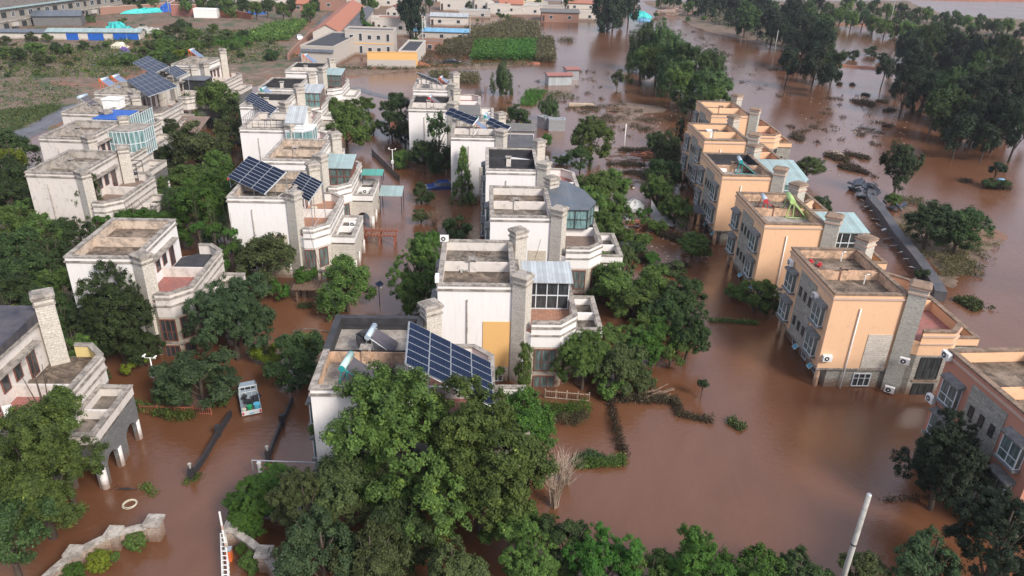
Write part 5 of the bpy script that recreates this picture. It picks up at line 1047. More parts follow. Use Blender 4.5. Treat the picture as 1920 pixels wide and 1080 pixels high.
vil = [ # px, py (front base), w, d, h, roof, wall, kind, rise, rot, label
 (828, 76, 17, 9, 2.6, 'sheet_blue', 'wallgrey', 'gable', .5, 0, 'open shed with a bright blue steel roof left of the two poles'),
 (806, 96, 7, 5, 2.4, 'greytile', 'brick', 'flat', 0, 0, 'small ruined brick hut beside the white pole'),
 (842, 50, 13, 8, 3.4, 'sheet_grey', 'wallcream', 'gable', .8, 0, 'white house with a pale roof directly behind the blue shed'),
 (858, 22, 14, 9, 4.5, 'roof_pale', 'wallcream', 'flat', 0, 0, 'two-storey cream house left of the white gabled one'),
 (908, 26, 8, 13, 5.2, 'clay', 'wallcream', 'ygable', 2.2, 0, 'white gable-fronted house with a clay roof'),
 (935, 30, 9, 8, 4.2, 'sheet_grey', 'wallcream', 'flat', 0, 0, 'white cubic house between the two clay gables'),
 (890, 34, 12, 5, 2.4, 'sheet_blue', 'wallgrey', 'flat', 0, 0, 'low outbuilding with a blue flat roof in front of the white gable'),
 (958, 30, 9, 9, 4.6, 'clay', 'wallcream', 'gable', 2.2, 0, 'cream house with an orange clay roof and grey end wall'),
 (990, 30, 11, 7, 3.6, 'sheet_grey', 'wallcream', 'flat', 0, 0, 'cream flat house with a teal shop window'),
 (1006, 24, 9, 7, 3.6, 'roof_pale', 'wallcream', 'flat', 0, 0, 'pale flat house right of the cream one with the teal window'),
 (1050, 42, 14, 8, 3.6, 'greytile', 'brick', 'gable', .9, 0, 'grey-roofed open barn standing at the water edge'),
 (1030, 30, 12, 7, 3.2, 'greytile', 'wallgrey', 'flat', 0, 0, 'dark flat-roofed store behind the open barn'),
 (1092, 38, 11, 6, 2.8, 'roof_pale', 'wallcream', 'flat', 0, 0, 'white low hut left of the dark poplar clump'),
 (1092, 20, 14, 8, 3.0, 'clay', 'wallcream', 'gable', .9, 0, 'clay-roofed farmhouse behind the white low hut'),
 (840, 6, 12, 9, 4, 'clay', 'wallcream', 'gable', 2.2, 8, 'clay-roofed house half hidden beside the dark poplar'),
 (880, 4, 12, 9, 4, 'sheet_grey', 'wallgrey', 'gable', 1.6, 0, 'grey-roofed house at the top edge above the blue shed'),
 (940, 6, 12, 9, 5, 'clay', 'brick', 'gable', 2, 0, 'brick house with a clay roof at the top edge'),
 (985, 8, 16, 9, 4, 'sheet_teal', 'yellow', 'gable', 1.4, 0, 'long yellow-walled house at the top edge'),
 (535, 8, 13, 9, 4, 'clay', 'wallcream', 'gable', 2.0, 12, 'clay-roofed house at the top left of the lane'),
 (585, 10, 11, 9, 4, 'sheet_grey', 'brick', 'ygable', 2.0, 0, 'grey gabled brick house beside the lane end'),
 (617, 22, 9, 12, 5, 'clay', 'brick', 'ygable', 2.4, 0, 'brick gable-end house with orange roof left of the long barn'),
 (632, 6, 13, 8, 4, 'slate', 'wallgrey', 'gable', 1.6, 4, 'slate-roofed house behind the brick gable-end house'),
 (560, 22, 7, 5, 3, 'clay', 'brick', 'gable', 1.2, 0, 'small brick hut among the trees left of the lane'),
 (470, 6, 14, 9, 4, 'clay', 'wallcream', 'gable', 1.8, 8, 'low clay-roofed house at the top edge left of the trees'),
 (680, 18, 12, 8, 4.5, 'sheet_teal', 'wallcream', 'gable', 1.5, 0, 'pale teal-roofed house behind the long barn'),
 (715, 14, 12, 8, 4, 'clay', 'wallcream', 'gable', 1.8, 0, 'clay-roofed house above the compound tree'),
 (740, 36, 6, 10, 3.6, 'clay', 'wallcream', 'ygable', 1.4, -6, 'narrow orange-roofed house left of the dark poplar'),
 (722, 54, 9, 5, 3.2, 'roof_pale', 'wallcream', 'flat', 0, 0, 'low cream annex right of the compound cone tree'),
 (1180, 8, 8, 6, 2.5, 'clay', 'wallcream', 'gable', 1.0, 10, 'small clay-roofed hut at the far right end of the village'),
]
for (px, py, w_, d, h, rf, wl, kd, rs, rt, lab) in vil:
    house(lab, at(px, py, 0), w_, d, h, rf, wl, R(rt + 2), kd, rs)
# twin sheds in the water
t = house('red-roofed corrugated shed standing in the flood, left of the pair', tuple(at(1050, 160, 0)), 5.6, 3.2, 2.3, 'redtile', 'sheet_grey', R(14), 'gable', .35, windows=False, name='shed', cat='shed', group=None)
t = house('smaller red-roofed shed just behind the first one in the flood', tuple(at(1074, 150, 0)), 2.9, 3.6, 2.5, 'redtile', 'metal', R(14), 'gable', .3, windows=False, name='shed', cat='shed', group=None)
for i, (px, py, w_, h, rz, lab) in enumerate(((1014, 240, 2.0, 1.6, -50, 'grey sheet metal panel hut, left of the metal pair'), (1044, 246, 3.0, 1.7, 5, 'grey sheet metal hut right of the metal pair by the flooded lane'))):
    house(lab, tuple(at(px, py, 0)), w_, 1.6, h, 'sheet_grey', 'metal', R(rz), 'flat', windows=False, name='metal_hut', cat='hut', group=None)
house('grey-roofed garden room behind the orange heater villa', tuple(at(975, 282, 0)), 4.4, 4, 3.4, 'greytile', 'white', R(3), 'gable', .6, name='garden_room', cat='hut', group=None)
# tarpaulins
def heap(name, label, cat, p, rx, ry, h, mat, seed, n=14):
    rr = random.Random(seed); q = MB(); ring = []; lay = 5
    for k in range(lay):
        f = k / (lay - 1); ring.append([(math.cos(6.283 * i / n) * rx * (1 - f ** 1.6) * rr.uniform(.8, 1.15), math.sin(6.283 * i / n) * ry * (1 - f ** 1.6) * rr.uniform(.8, 1.15), -.2 + (h + .2) * math.sin(f * 1.57) * rr.uniform(.55, 1.25)) for i in range(n)])
    for k in range(lay - 1):
        for i in range(n): j = (i + 1) % n; q.face([ring[k][i], ring[k][j], ring[k + 1][j], ring[k + 1][i]])
    for i in range(22): a = rr.uniform(0, 6.28); f = rr.uniform(.1, .95); q.obox((math.cos(a) * rx * f, math.sin(a) * ry * f, h * (1 - f) * .8), (rr.uniform(.1, .35) * rx, rr.uniform(.1, .35) * ry, rr.uniform(.1, .4) * h), a, rr.uniform(-.5, .5), rr.uniform(-.5, .5))
    return simple(name, cat, label, q, mat, (p[0], p[1], p[2] if len(p) > 2 else 0), rr.uniform(0, 3))
heap('tarpaulin', 'turquoise tarpaulin heap right of the dark poplar clump', 'tarpaulin', at(1200, 32, 0), 5, 3, 2.2, 'cyan', 1); heap('tarpaulin', 'bright blue tarpaulin below the turquoise heap', 'tarpaulin', at(1208, 40, 0), 3, 2, 1.2, 'sheet_blue', 2)
heap('tarpaulin', 'blue tarpaulin tent at the left end of the pink wall', 'tarpaulin', at(316, 24, 0), 3.5, 2, 3, 'blue', 3); heap('tarpaulin', 'turquoise sheeting along the shed roofs on the waste ground', 'tarpaulin', at(222, 62, 0), 12, 3, 3, 'cyan', 4); heap('tarpaulin', 'turquoise sheeting in front of the pinkish wall', 'tarpaulin', at(275, 26, 0), 9, 2, 1.8, 'cyan', 41)
heap('rubbish_heap', 'grey-white rubbish heap right of the blue panelled shed', 'rubbish heap', at(275, 62, .2), 5, 3, 1.8, 'concrete', 5); heap('rubbish_heap', 'pale rubbish heap beside the track with a purple cloth', 'rubbish heap', at(225, 90, .2), 3, 2, 1.4, 'cream', 6); heap('cloth_pile', 'purple cloth pile by the track', 'cloth', at(232, 95, .2), 1.4, 1, .9, 'purple', 7)
heap('tarpaulin', 'blue tarpaulin along the red earth bank, left one', 'tarpaulin', at(404, 24, .2), 4, 2, 1.6, 'blue', 42); heap('tarpaulin', 'blue tarpaulin along the red earth bank, right one', 'tarpaulin', at(478, 27, .2), 5, 2, 1.2, 'blue', 43)
heap('silt_mound', 'pale silt mound on the far bank of the flood', 'silt mound', at(1262, 26, .1), 8, 4, 2.2, 'sand', 8); heap('silt_mound', 'smaller silt mound right of the pale one', 'silt mound', at(1282, 18, .1), 7, 4, 1.8, 'sand', 9)
heap('earth_mound', 'red earth mound in front of the yellow compound wall', 'earth mound', at(768, 124, .1), 6.5, 1.8, 1.1, 'dirtred', 10)
heap('plastic_heap', 'white plastic sheeting heaped in the flooded lane right of the slate-roofed villa', 'plastic heap', at(1188, 392, .1), 1.1, 1.8, 1.2, 'metalwhite', 11, 18); heap('plastic_heap', 'scattered white plastic just below the larger white heap', 'plastic heap', at(1180, 408, .1), 1.2, .7, .5, 'metalwhite', 12)
heap('foam_lump', 'white foam lump above the bottom trees', 'foam lump', at(1058, 992, .2), .55, .35, .45, 'metalwhite', 13)
q = MB(); q.face([(0, 0, .3), (1.4, -.9, .1), (2.6, -1.9, .05), (1.6, .6, .5)]).face([(0, 0, .3), (1.6, .6, .5), (.3, 1.9, 2.2)]).face([(2.6, -1.9, .05), (3.6, -.3, .15), (1.6, .6, .5)]).face([(3.6, -.3, .15), (1.6, .6, .5), (2.6, 1.0, .9)])
q.tube([(.3, 1.9, -.4), (.3, 1.9, 2.3)], .04, 5)
simple('torn_canopy', 'torn canopy', 'torn grey canvas canopy collapsed across the lane debris', q, 'fabric', tuple(at(1218, 415, .1)), R(0))
# toppled logs and timber
def logs(label, p, n_, L, seed, mat='wood', spread=1.5):
    rr = random.Random(seed); q = MB()
    for i in range(n_):
        a = rr.uniform(-.7, .7) + (1.2 if i % 3 == 0 else 0); x, y = rr.uniform(-spread, spread), rr.uniform(-spread, spread) * .6; l = L * rr.uniform(.5, 1.1); z = rr.uniform(.05, .5)
        q.tube([(x - math.cos(a) * l / 2, y - math.sin(a) * l / 2, z), (x + math.cos(a) * l / 2, y + math.sin(a) * l / 2, z + rr.uniform(-.1, .4))], rr.uniform(.05, .13), 5)
    return simple('timber_debris', 'timber debris', label, q, mat, tuple(p))
logs('tangle of fallen poles beside the dark round tree in the lane', at(1215, 295, 0), 14, 4, 1, 'redwood', 2.4); logs('splintered red-brown timber under the torn canopy', at(1195, 425, 0), 10, 3, 2, 'redwood'); logs('broken boards below the bright garden bushes', at(1230, 745, 0), 9, 1.6, 3, 'wood', .9)
q = MB().tube([(0, 0, .25), (5.0, .3, .3)], [.5, .42], 10).tube([(4.9, .3, .3), (5.3, .3, .3)], .3, 8); simple('driftwood_log', 'log', 'thick pale log stranded in the shallow field beyond the villas', q, 'bark_pale', tuple(at(1066, 199, 0)))
logs('uprooted stump and branches standing in the shallow field', at(1155, 208, 0), 12, 3, 4, 'wood', 1.8); logs('yellowish planks caught on the drift line beyond the orange villas', at(1564, 292, 0), 7, 2.2, 6, 'bark_pale', 1.2)
t, _ = wall_run('mud_kerb', 'kerb', 'low concrete kerb across the flooded garden left of the nearest white villa', smooth_path([at(548, 622, .05), at(575, 617, .05), at(600, 620, .05), at(620, 624, .05)]), .12, .15, 'roof_brown', False)
# ------------------------------------------------------------------ trees
LM = [(30, 30, 'the apartment block'), (170, 65, 'the blue-panelled shed'), (285, 130, 'the largest solar arrays'), (225, 92, 'the pale rubbish heap'), (386, 33, 'the white container'), (345, 18, 'the pink sheet wall'), (562, 72, 'the white car in the lane'), (560, 100, 'the red brick wall'), (625, 30, 'the long clay-roofed barn'),
      (710, 80, 'the walled compound'), (830, 40, 'the blue steel roof'), (908, 15, 'the white gabled house'), (1050, 30, 'the open barn by the water'), (1150, 20, 'the dark poplar clump'), (1205, 32, 'the turquoise tarpaulin'), (1262, 22, 'the silt mound'), (1400, 55, 'the pole at the belt edge'), (1452, 85, 'the thin pole by the round trees'), (1620, 100, 'the small pond'), (1668, 30, 'the pole before the far hedge'), (1640, 10, 'the white far pole'),
      (1673, 220, 'the lone slender trunk'), (1880, 320, 'the tangled raft with the blue drum'), (1830, 20, 'the wide river'), (1900, 200, 'the right edge of the belt'), (1640, 195, 'the largest drift raft'), (60, 250, 'the grey track'), (90, 370, 'the weathered white villa'), (150, 480, 'the derelict villa'), (60, 620, 'the dark blue tiled roof'), (0, 430, 'the left edge'), (85, 640, 'the tall stone chimney'), (260, 410, 'the ivy-covered wall'), (410, 105, 'the farthest left villa'), (1330, 190, 'the farthest orange villa'), (860, 100, 'the green crop blocks')]
DIRS = ['right of', 'below and right of', 'below', 'below and left of', 'left of', 'above and left of', 'above', 'above and right of']
ORD = ['nearest', 'second nearest', 'third nearest', 'fourth nearest', 'fifth nearest', 'sixth nearest', 'seventh nearest', 'eighth nearest', 'ninth nearest', 'tenth nearest', 'eleventh nearest', 'twelfth nearest']
PEND = {}
ADJ = {'leaf_dark': 'dark green', 'leaf_forest': 'blackish green', 'leaf_mid': 'mid green', 'leaf_olive': 'olive green', 'leaf_yellow': 'yellow-green', 'leaf_bright': 'bright green', 'leaf_blue': 'blue-green', 'leaf_willow': 'soft green'}
def tree_at_random_label(o, px, py, mat, cat):
    L = min(LM, key=lambda l: (l[0] - px) ** 2 + (l[1] - py) ** 2); dx, dy = px - L[0], py - L[1]
    k = int(((math.degrees(math.atan2(dy, dx)) + 382.5) % 360) // 45); PEND.setdefault((ADJ[mat], cat, DIRS[k], L[2]), []).append((dx * dx + dy * dy, o))
def finish_labels():
    for (adj, cat, dr, lm), l in PEND.items():
        l.sort(key=lambda t: t[0])
        for i, (_, o) in enumerate(l): o['label'] = ('' if len(l) == 1 else ORD[min(i, 11)] + ' ') + '%s %s %s %s' % (adj, cat, dr, lm)
def T(px, py, rpx, kind, mat, label, zc=None, sq=1.0, name='tree', cat='tree', group=None):
    o = tree(px, py, rpx, kind, mat, label, zc, sq, name, cat, group)
    if group: tree_at_random_label(o, px, py, mat, cat)
    return o
GT = 'trees in the flooded gardens'
# foreground
T(770, 850, 165, 'hi', 'leaf_mid', 'broad leafy tree in front of the nearest white villa, left half of the big canopy', 5.0, .95); T(905, 870, 140, 'hi', 'leaf_mid', 'broad leafy tree reaching the large solar array, right half of the big canopy', 5.2, .95)
T(985, 790, 62, 'broad', 'leaf_bright', 'bright leafed tree at the right edge of the big canopy below the solar array', 3.6, 1.1); T(478, 945, 62, 'hi', 'leaf_bright', 'low bright green leafy mass just right of the driveway', 1.5, .62); T(525, 915, 58, 'hi', 'leaf_bright', 'low bright green leafy mass below the thin pipe frame', 1.6, .65)
T(575, 950, 70, 'hi', 'leaf_olive', 'pale olive tree right of the bright green one', 3.2, .95); T(655, 905, 75, 'broad', 'leaf_olive', 'grey-green loose tree between the pale olive tree and the big canopy', 3.4, .8); T(648, 960, 58, 'broad', 'leaf_olive', 'browner bush under the grey-green loose tree', 2.2, .9)
T(600, 1040, 80, 'broad', 'leaf_blue', 'blue-green tree at the bottom edge above the curved gate wall', 3.0, .9); T(700, 1060, 70, 'broad', 'leaf_olive', 'dull green tree at the bottom edge with pale tips', 3.2, .9); T(760, 1000, 75, 'broad', 'leaf_dark', 'dark tree under the left of the big canopy', 2.6, .9)
T(850, 1075, 60, 'broad', 'leaf_olive', 'olive tree at the bottom edge left of the gap of brown water', 3.2, 1.0); T(960, 980, 60, 'broad', 'leaf_mid', 'lower limb tree right of the dark trunk', 3.0, 1.0)
T(1000, 1065, 60, 'hi', 'leaf_mid', 'leafy tree at the bottom edge right of the brown water gap', 3.2, 1.0); T(1065, 1030, 55, 'broad', 'leaf_dark', 'dark leafy tree below the white foam lump', 3.0, 1.0); T(1130, 1075, 72, 'hi', 'leaf_bright', 'rounded bright tree at the bottom edge, middle', 3.2, 1.0)
T(1220, 1085, 55, 'broad', 'leaf_mid', 'low green shrub at the bottom edge between two bright trees', 2.6, .9); T(1310, 1085, 82, 'hi', 'leaf_bright', 'largest bright tree on the bottom edge, left of the concrete pole', 3.2, 1.0); T(1410, 1085, 60, 'broad', 'leaf_bright', 'bright tree on the bottom edge right of the largest one', 2.8, .9)
T(1500, 1085, 58, 'broad', 'leaf_dark', 'dark shrub on the bottom edge left of the concrete pole', 2.0, .8); T(1625, 1075, 45, 'broad', 'leaf_olive', 'dark olive shrub on the bottom edge right of the concrete pole', 2.0, .8)
T(1740, 1060, 62, 'broad', 'leaf_blue', 'dark blue-green tree at the lower right with pale spray tips', 3.0, .9); T(1880, 1020, 95, 'hi', 'leaf_forest', 'large very dark tree in the bottom right corner', 4.4, .95); T(1775, 875, 82, 'hi', 'leaf_forest', 'very dark tree leaning against the faded pink villa', 3.6, 1.1)
T(62, 885, 110, 'hi', 'leaf_mid', 'large tree in front of the blue-roofed villa at the lower left', 5.0, 1.05); T(95, 790, 62, 'broad', 'leaf_mid', 'upper leafy top above the large lower left tree', 6.5, 1.0); T(10, 1010, 85, 'broad', 'leaf_dark', 'dark tree at the bottom left corner', 3.6, 1.0)
for px, py, r_, mt, lab in ((254, 1016, 20, 'leaf_mid', 'clipped round green bush nearest the gate pier'), (186, 1053, 22, 'leaf_yellow', 'clipped yellow-green bush in front of the curved wall'), (138, 1075, 20, 'leaf_bright', 'clipped bright bush at the bottom left by the curved wall'), (216, 1044, 9, 'leaf_mid', 'small shrub between the two clipped bushes')):
    T(px, py, r_, 'ball', mt, lab, .42, .95, 'clipped_bush', 'bush')
T(470, 1055, 24, 'bush', 'leaf_mid', 'leafy plants inside the right curved wall, lower', .5, 1, 'garden_shrub', 'shrub'); T(452, 1030, 13, 'bush', 'leaf_bright', 'leafy plants inside the right curved wall, upper', .6, 1, 'garden_shrub', 'shrub')
T(668, 800, 78, 'hi', 'leaf_mid', 'leafy tree over the left front corner of the nearest white villa', 4.6, .95)
# garden trees, near rows
T(372, 712, 70, 'broad', 'leaf_blue', 'spreading blue-green tree left of the pickup', 2.0, .75); T(330, 735, 40, 'broad', 'leaf_dark', 'dark low tree behind the camera post', 1.2, .8); T(408, 748, 24, 'bush', 'leaf_mid', 'shrub under the small solar lamp', .6, 1, 'garden_shrub', 'shrub')
T(435, 600, 84, 'hi', 'leaf_blue', 'dense round blue-green tree right of the derelict villa', 3.8, .95); T(215, 590, 72, 'hi', 'leaf_dark', 'tall dark tree in front of the derelict villa', 4.6, 1.15); T(185, 640, 45, 'broad', 'leaf_dark', 'dark lower tree left of the tall dark one', 2.2, 1); T(262, 655, 40, 'broad', 'leaf_dark', 'dark bush at the foot of the derelict villa', 1.6, .9)
T(242, 690, 15, 'bush', 'leaf_yellow', 'yellow-green shrub left of the camera post', .7, 1, 'garden_shrub', 'shrub'); T(275, 672, 12, 'bush', 'leaf_yellow', 'thin yellow-green shrub above the camera post', .9, 1, 'garden_shrub', 'shrub')
T(500, 662, 30, 'bush', 'leaf_yellow', 'yellow-green bush above the pickup', .9, .9, 'garden_shrub', 'bush'); T(565, 680, 58, 'broad', 'leaf_dark', 'dark tree against the left wall of the nearest white villa', 1.8, .9); T(560, 645, 25, 'bush', 'leaf_yellow', 'bright top beside the dark tree left of the nearest white villa', 2.4, .8, 'garden_shrub', 'bush')
T(650, 540, 60, 'broad', 'leaf_mid', 'broad green tree beside the board-roofed pergola', 2.6, .8); T(500, 500, 58, 'broad', 'leaf_olive', 'olive tree at the left of the board-roofed pergola', 2.8, .9); T(572, 515, 28, 'bush', 'leaf_bright', 'bright climbing plant on the board-roofed pergola', 2.0, .6, 'garden_shrub', 'climber'); T(522, 545, 20, 'bush', 'leaf_bright', 'slim bright shrub left of the pergola post', 1.2, 1.4, 'garden_shrub', 'shrub')
T(785, 515, 52, 'hi', 'leaf_mid', 'dense green tree in the lane left of the gold panelled villa', 3.4, 1.25); T(800, 458, 30, 'broad', 'leaf_bright', 'bright top rising behind the dense lane tree', 4.4, .9)
T(395, 395, 72, 'hi', 'leaf_bright', 'vine-draped bright tree behind the derelict villa', 4.2, 1.0); T(350, 350, 42, 'broad', 'leaf_mid', 'green tree above the vine-draped one', 3, .9); T(425, 460, 45, 'broad', 'leaf_dark', 'dark green tree below the vine-draped one', 3.2, 1.1); T(435, 380, 32, 'broad', 'leaf_mid', 'green tree touching the wall of the cream solar villa', 4, 1.2)
T(172, 385, 42, 'tall', 'leaf_olive', 'tall spindly pale tree in front of the weathered white villa', 4.6, 1.5); T(120, 400, 22, 'conifer', 'leaf_dark', 'small dark cone tree against the white side wall', 2.6, 1.8); T(255, 385, 40, 'broad', 'leaf_mid', 'green shrub mass below the grey balcony', 2.4, .8)
for i, px in enumerate((215, 250, 285, 318)): T(px, 415, 34, 'broad', 'leaf_bright', 'bright ivy-covered wall section above the derelict roof', 3.6, .75, 'ivy_hedge', 'hedge', 'ivy-covered wall above the derelict villa')
for px, py, r_, zc in ((432, 440, 16, 5.6), (428, 470, 18, 4.4), (420, 500, 16, 3.0), (400, 432, 16, 6.4), (372, 428, 14, 6.6)): T(px, py, r_, 'bush', 'leaf_bright', 'ivy', zc, 1.1, 'ivy', 'ivy', 'ivy climbing the rear corner of the derelict villa')
T(295, 345, 16, 'bush', 'leaf_mid', 'small round tree at the corner of the grey balcony', 2, 1.2); T(370, 285, 62, 'broad', 'leaf_olive', 'wide olive crowned tree between the left rows', 3.6, .85); T(318, 250, 30, 'broad', 'leaf_dark', 'dark tree left of the wide olive one', 2.6, .8)
T(398, 200, 46, 'broad', 'leaf_mid', 'leafy tree right of the grey porch in the left rows', 3.6, 1.0); T(382, 168, 24, 'broad', 'leaf_yellow', 'yellow-green tree top above the leafy one', 3.6, .9); T(430, 255, 30, 'broad', 'leaf_olive', 'dull tree beside the slate blue shelter', 3.0, 1.1); T(440, 215, 28, 'broad', 'leaf_dark', 'dark tree against the white wall of the loft villa', 3, 1)
T(97, 280, 10, 'conifer', 'leaf_dark', 'small pine in front of the weathered villa wall', 5, 1.6); T(25, 290, 45, 'broad', 'leaf_dark', 'dark tree at the left edge by the grey track', 3.5, .9); T(18, 300, 26, 'broad', 'leaf_yellow', 'yellowish tree at the left edge', 4.6, .9)
T(300, 330, 14, 'bush', 'leaf_dark', 'dark shrub beside the weathered villa terrace', 1.4, 1, 'garden_shrub', 'shrub')
T(650, 248, 44, 'broad', 'leaf_mid', 'dense green tree right of the white loft villa', 3.4, 1.1); T(628, 215, 24, 'broad', 'leaf_mid', 'smaller green tree left of the dense one by the loft villa', 3.4, 1.2); T(672, 205, 26, 'broad', 'leaf_mid', 'green tree near the lane end of the left middle row', 2.4, .8); T(690, 197, 16, 'bush', 'leaf_bright', 'bright shrub at the lane end', 1.2, .9)
T(748, 212, 34, 'broad', 'leaf_dark', 'dark tree left of the turquoise-room villa', 3.2, 1.0); T(735, 235, 24, 'broad', 'leaf_dark', 'dark low tree at the lane above the pavilion', 2, 1); T(822, 270, 36, 'tall', 'leaf_dark', 'tall dark tree between two middle row villas', 4.4, 1.6); T(795, 290, 28, 'broad', 'leaf_dark', 'dark tree at the foot of the tall one', 2.4, 1); T(812, 232, 18, 'tall', 'leaf_mid', 'leafy top against the white wall of the turquoise-room villa', 6, 1.6); T(848, 240, 18, 'tall', 'leaf_dark', 'dark tree top beside the long thin solar array', 5.5, 1.6)
T(868, 335, 34, 'conifer', 'leaf_mid', 'cone-shaped tree in front of the middle row white wall', 3.4, 1.75); T(755, 300, 26, 'bush', 'leaf_mid', 'garden shrub beyond the dark lane railing', 1.0, .8, 'garden_shrub', 'shrub'); T(775, 262, 18, 'bush', 'leaf_bright', 'bright shrub behind the camera post on the lane', 1.2, .9, 'garden_shrub', 'shrub'); T(790, 365, 26, 'bush', 'leaf_dark', 'leafy shrub hiding the dark blue car', 1.0, .9, 'garden_shrub', 'shrub')
T(790, 405, 20, 'bush', 'leaf_olive', 'thin olive shrub standing in the garden water', .9, .8, 'garden_shrub', 'shrub'); T(860, 430, 34, 'bush', 'leaf_dark', 'dark shrubs left of the slate-roofed villa', 1.0, .7, 'garden_shrub', 'shrub')
T(1110, 265, 44, 'broad', 'leaf_mid', 'open-crowned tree beside the flooded lane', 3.8, .95); T(1088, 300, 24, 'broad', 'leaf_dark', 'dark round tree under the open-crowned one', 2.0, 1.0); T(1125, 370, 44, 'broad', 'leaf_mid', 'leafy tree right of the slate-roofed glazed terrace', 3.2, 1); T(1080, 395, 30, 'broad', 'leaf_mid', 'green tree touching the slate roof', 3.4, 1) if False else None
T(1155, 405, 36, 'broad', 'leaf_mid', 'green tree left of the white plastic heap', 2.6, 1.1); T(1120, 430, 34, 'broad', 'leaf_mid', 'green tree right of the brown terrace', 2.4, 1.1); T(970, 218, 26, 'broad', 'leaf_dark', 'dark round tree behind the orange heater roof', 2.4, .8); T(1030, 200, 22, 'willow', 'leaf_willow', 'small willow beside the metal huts', 2.8, 1.2); T(940, 148, 25, 'willow', 'leaf_willow', 'slim pale tree standing alone in the flooded field', 3.4, 1.5)
T(1025, 263, 12, 'bush', 'leaf_bright', 'bright round bush by the brown garden water', 1.2, 1.2, 'garden_shrub', 'bush'); T(975, 240, 14, 'bush', 'leaf_yellow', 'yellow-green bush above the grey-roofed garden room', 1.8, .8, 'garden_shrub', 'bush'); T(1050, 300, 16, 'bush', 'leaf_mid', 'low shrub left of the blue-roofed car', .6, .6, 'garden_shrub', 'shrub')
T(1250, 290, 32, 'broad', 'leaf_dark', 'very dark round tree left of the orange row', 2.4, 1.2); T(1232, 268, 20, 'broad', 'leaf_dark', 'small dark tree top beside the round one', 2.6, 1); T(1275, 250, 14, 'tall', 'leaf_forest', 'dark slim tree touching the fourth orange villa', 3.6, 2.0); T(1235, 362, 34, 'broad', 'leaf_mid', 'green tree above the torn canopy', 2.6, 1); T(1268, 395, 34, 'broad', 'leaf_mid', 'green tree left of the grey carport', 2.0, .9); T(1208, 400, 16, 'bush', 'leaf_bright', 'bright bush right of the white plastic heap', 1.2, .9, 'garden_shrub', 'bush')
T(1300, 462, 36, 'broad', 'leaf_mid', 'low round tree left of the second orange villa', 1.4, .7); T(1205, 455, 24, 'bush', 'leaf_mid', 'bright shrub below the broken timber', .8, .8, 'garden_shrub', 'shrub'); T(1222, 485, 18, 'bush', 'leaf_bright', 'bright green shrub on the garden edge', .8, .8, 'garden_shrub', 'shrub')
T(1155, 540, 56, 'broad', 'leaf_mid', 'wide garden tree right of the gold panelled villa porch', 2.0, .85); T(1215, 545, 50, 'broad', 'leaf_mid', 'wide garden tree in the middle of the hedge line', 2.0, .85); T(1280, 560, 42, 'broad', 'leaf_dark', 'dark tree at the right end of the hedge line', 2.6, 1); T(1292, 625, 40, 'hi', 'leaf_dark', 'dark dense tree beside the wide brown water', 3.0, 1.2); T(1168, 490, 26, 'broad', 'leaf_olive', 'slim olive tree behind the garden hedge', 2.4, 1.2)
T(1235, 640, 38, 'broad', 'leaf_bright', 'bright garden tree left of the dark dense one', 2.0, 1.1); T(1205, 665, 34, 'broad', 'leaf_bright', 'second bright garden tree left of the dark dense one', 1.8, 1.1); T(1095, 675, 54, 'hi', 'leaf_mid', 'large dark green garden tree in front of the bay windows', 2.8, 1.05); T(1155, 690, 48, 'broad', 'leaf_olive', 'olive garden tree right of the large dark green one', 2.2, 1.0)
T(985, 688, 28, 'tall', 'leaf_mid', 'columnar tree in front of the gold panelled villa', 2.6, 1.7, 'columnar_shrub', 'shrub'); T(937, 700, 12, 'bush', 'leaf_mid', 'small shrub at the foot of the gold panel', 1.2, 1.4, 'garden_shrub', 'shrub')
T(1418, 555, 36, 'broad', 'leaf_mid', 'vine-covered bush between the first two orange villas', 1.8, .8); T(1375, 545, 22, 'bush', 'leaf_mid', 'lower left part of the vine bush in the water', .9, .8, 'garden_shrub', 'shrub'); T(1440, 575, 24, 'bush', 'leaf_dark', 'dark shaded shrub under the vine bush', .9, .9, 'garden_shrub', 'shrub')
T(1515, 320, 30, 'broad', 'leaf_olive', 'round olive tree behind the orange row', 2.0, .8); T(1538, 385, 22, 'bush', 'leaf_blue', 'shrub behind the second orange villa', 1.0, .9); T(1560, 350, 14, 'bush', 'leaf_dark', 'dark small shrub right of the round olive tree', .8, .8) if False else None
T(1690, 315, 36, 'broad', 'leaf_blue', 'upright tree at the far end of the embankment wall', 4.4, 1.3); T(1675, 375, 16, 'bush', 'leaf_mid', 'low green shrub at the foot of the upright tree', 1.2, .9); T(1745, 425, 50, 'broad', 'leaf_blue', 'dense tree behind the embankment wall, left of the pair', 3.0, .9); T(1800, 435, 50, 'broad', 'leaf_dark', 'dense tree behind the embankment wall, right of the pair', 3.0, .95); T(1730, 515, 14, 'bush', 'leaf_blue', 'small shrub at the near end of the embankment wall', .9, 1.1)
T(1318, 722, 13, 'bush', 'leaf_blue', 'sapling standing alone in the wide brown water', 1.3, 1.1, 'sapling', 'sapling')
T(1870, 345, 24, 'bush', 'leaf_dark', 'toppled crown caught with a blue drum at the far right', .8, .5); T(1870, 315, 16, 'far', 'leaf_forest', 'drooping thin branches above the toppled crown', 3.0, .8)
T(1130, 515, 44, 'broad', 'leaf_mid', 'tree behind the wide garden pair right of the porch', 1.8, .9); T(1190, 575, 46, 'broad', 'leaf_mid', 'lower tree filling the hedge line below the wide garden pair', 1.5, .8); T(1250, 585, 44, 'broad', 'leaf_dark', 'dark tree filling the hedge line near its right end', 1.7, .9)
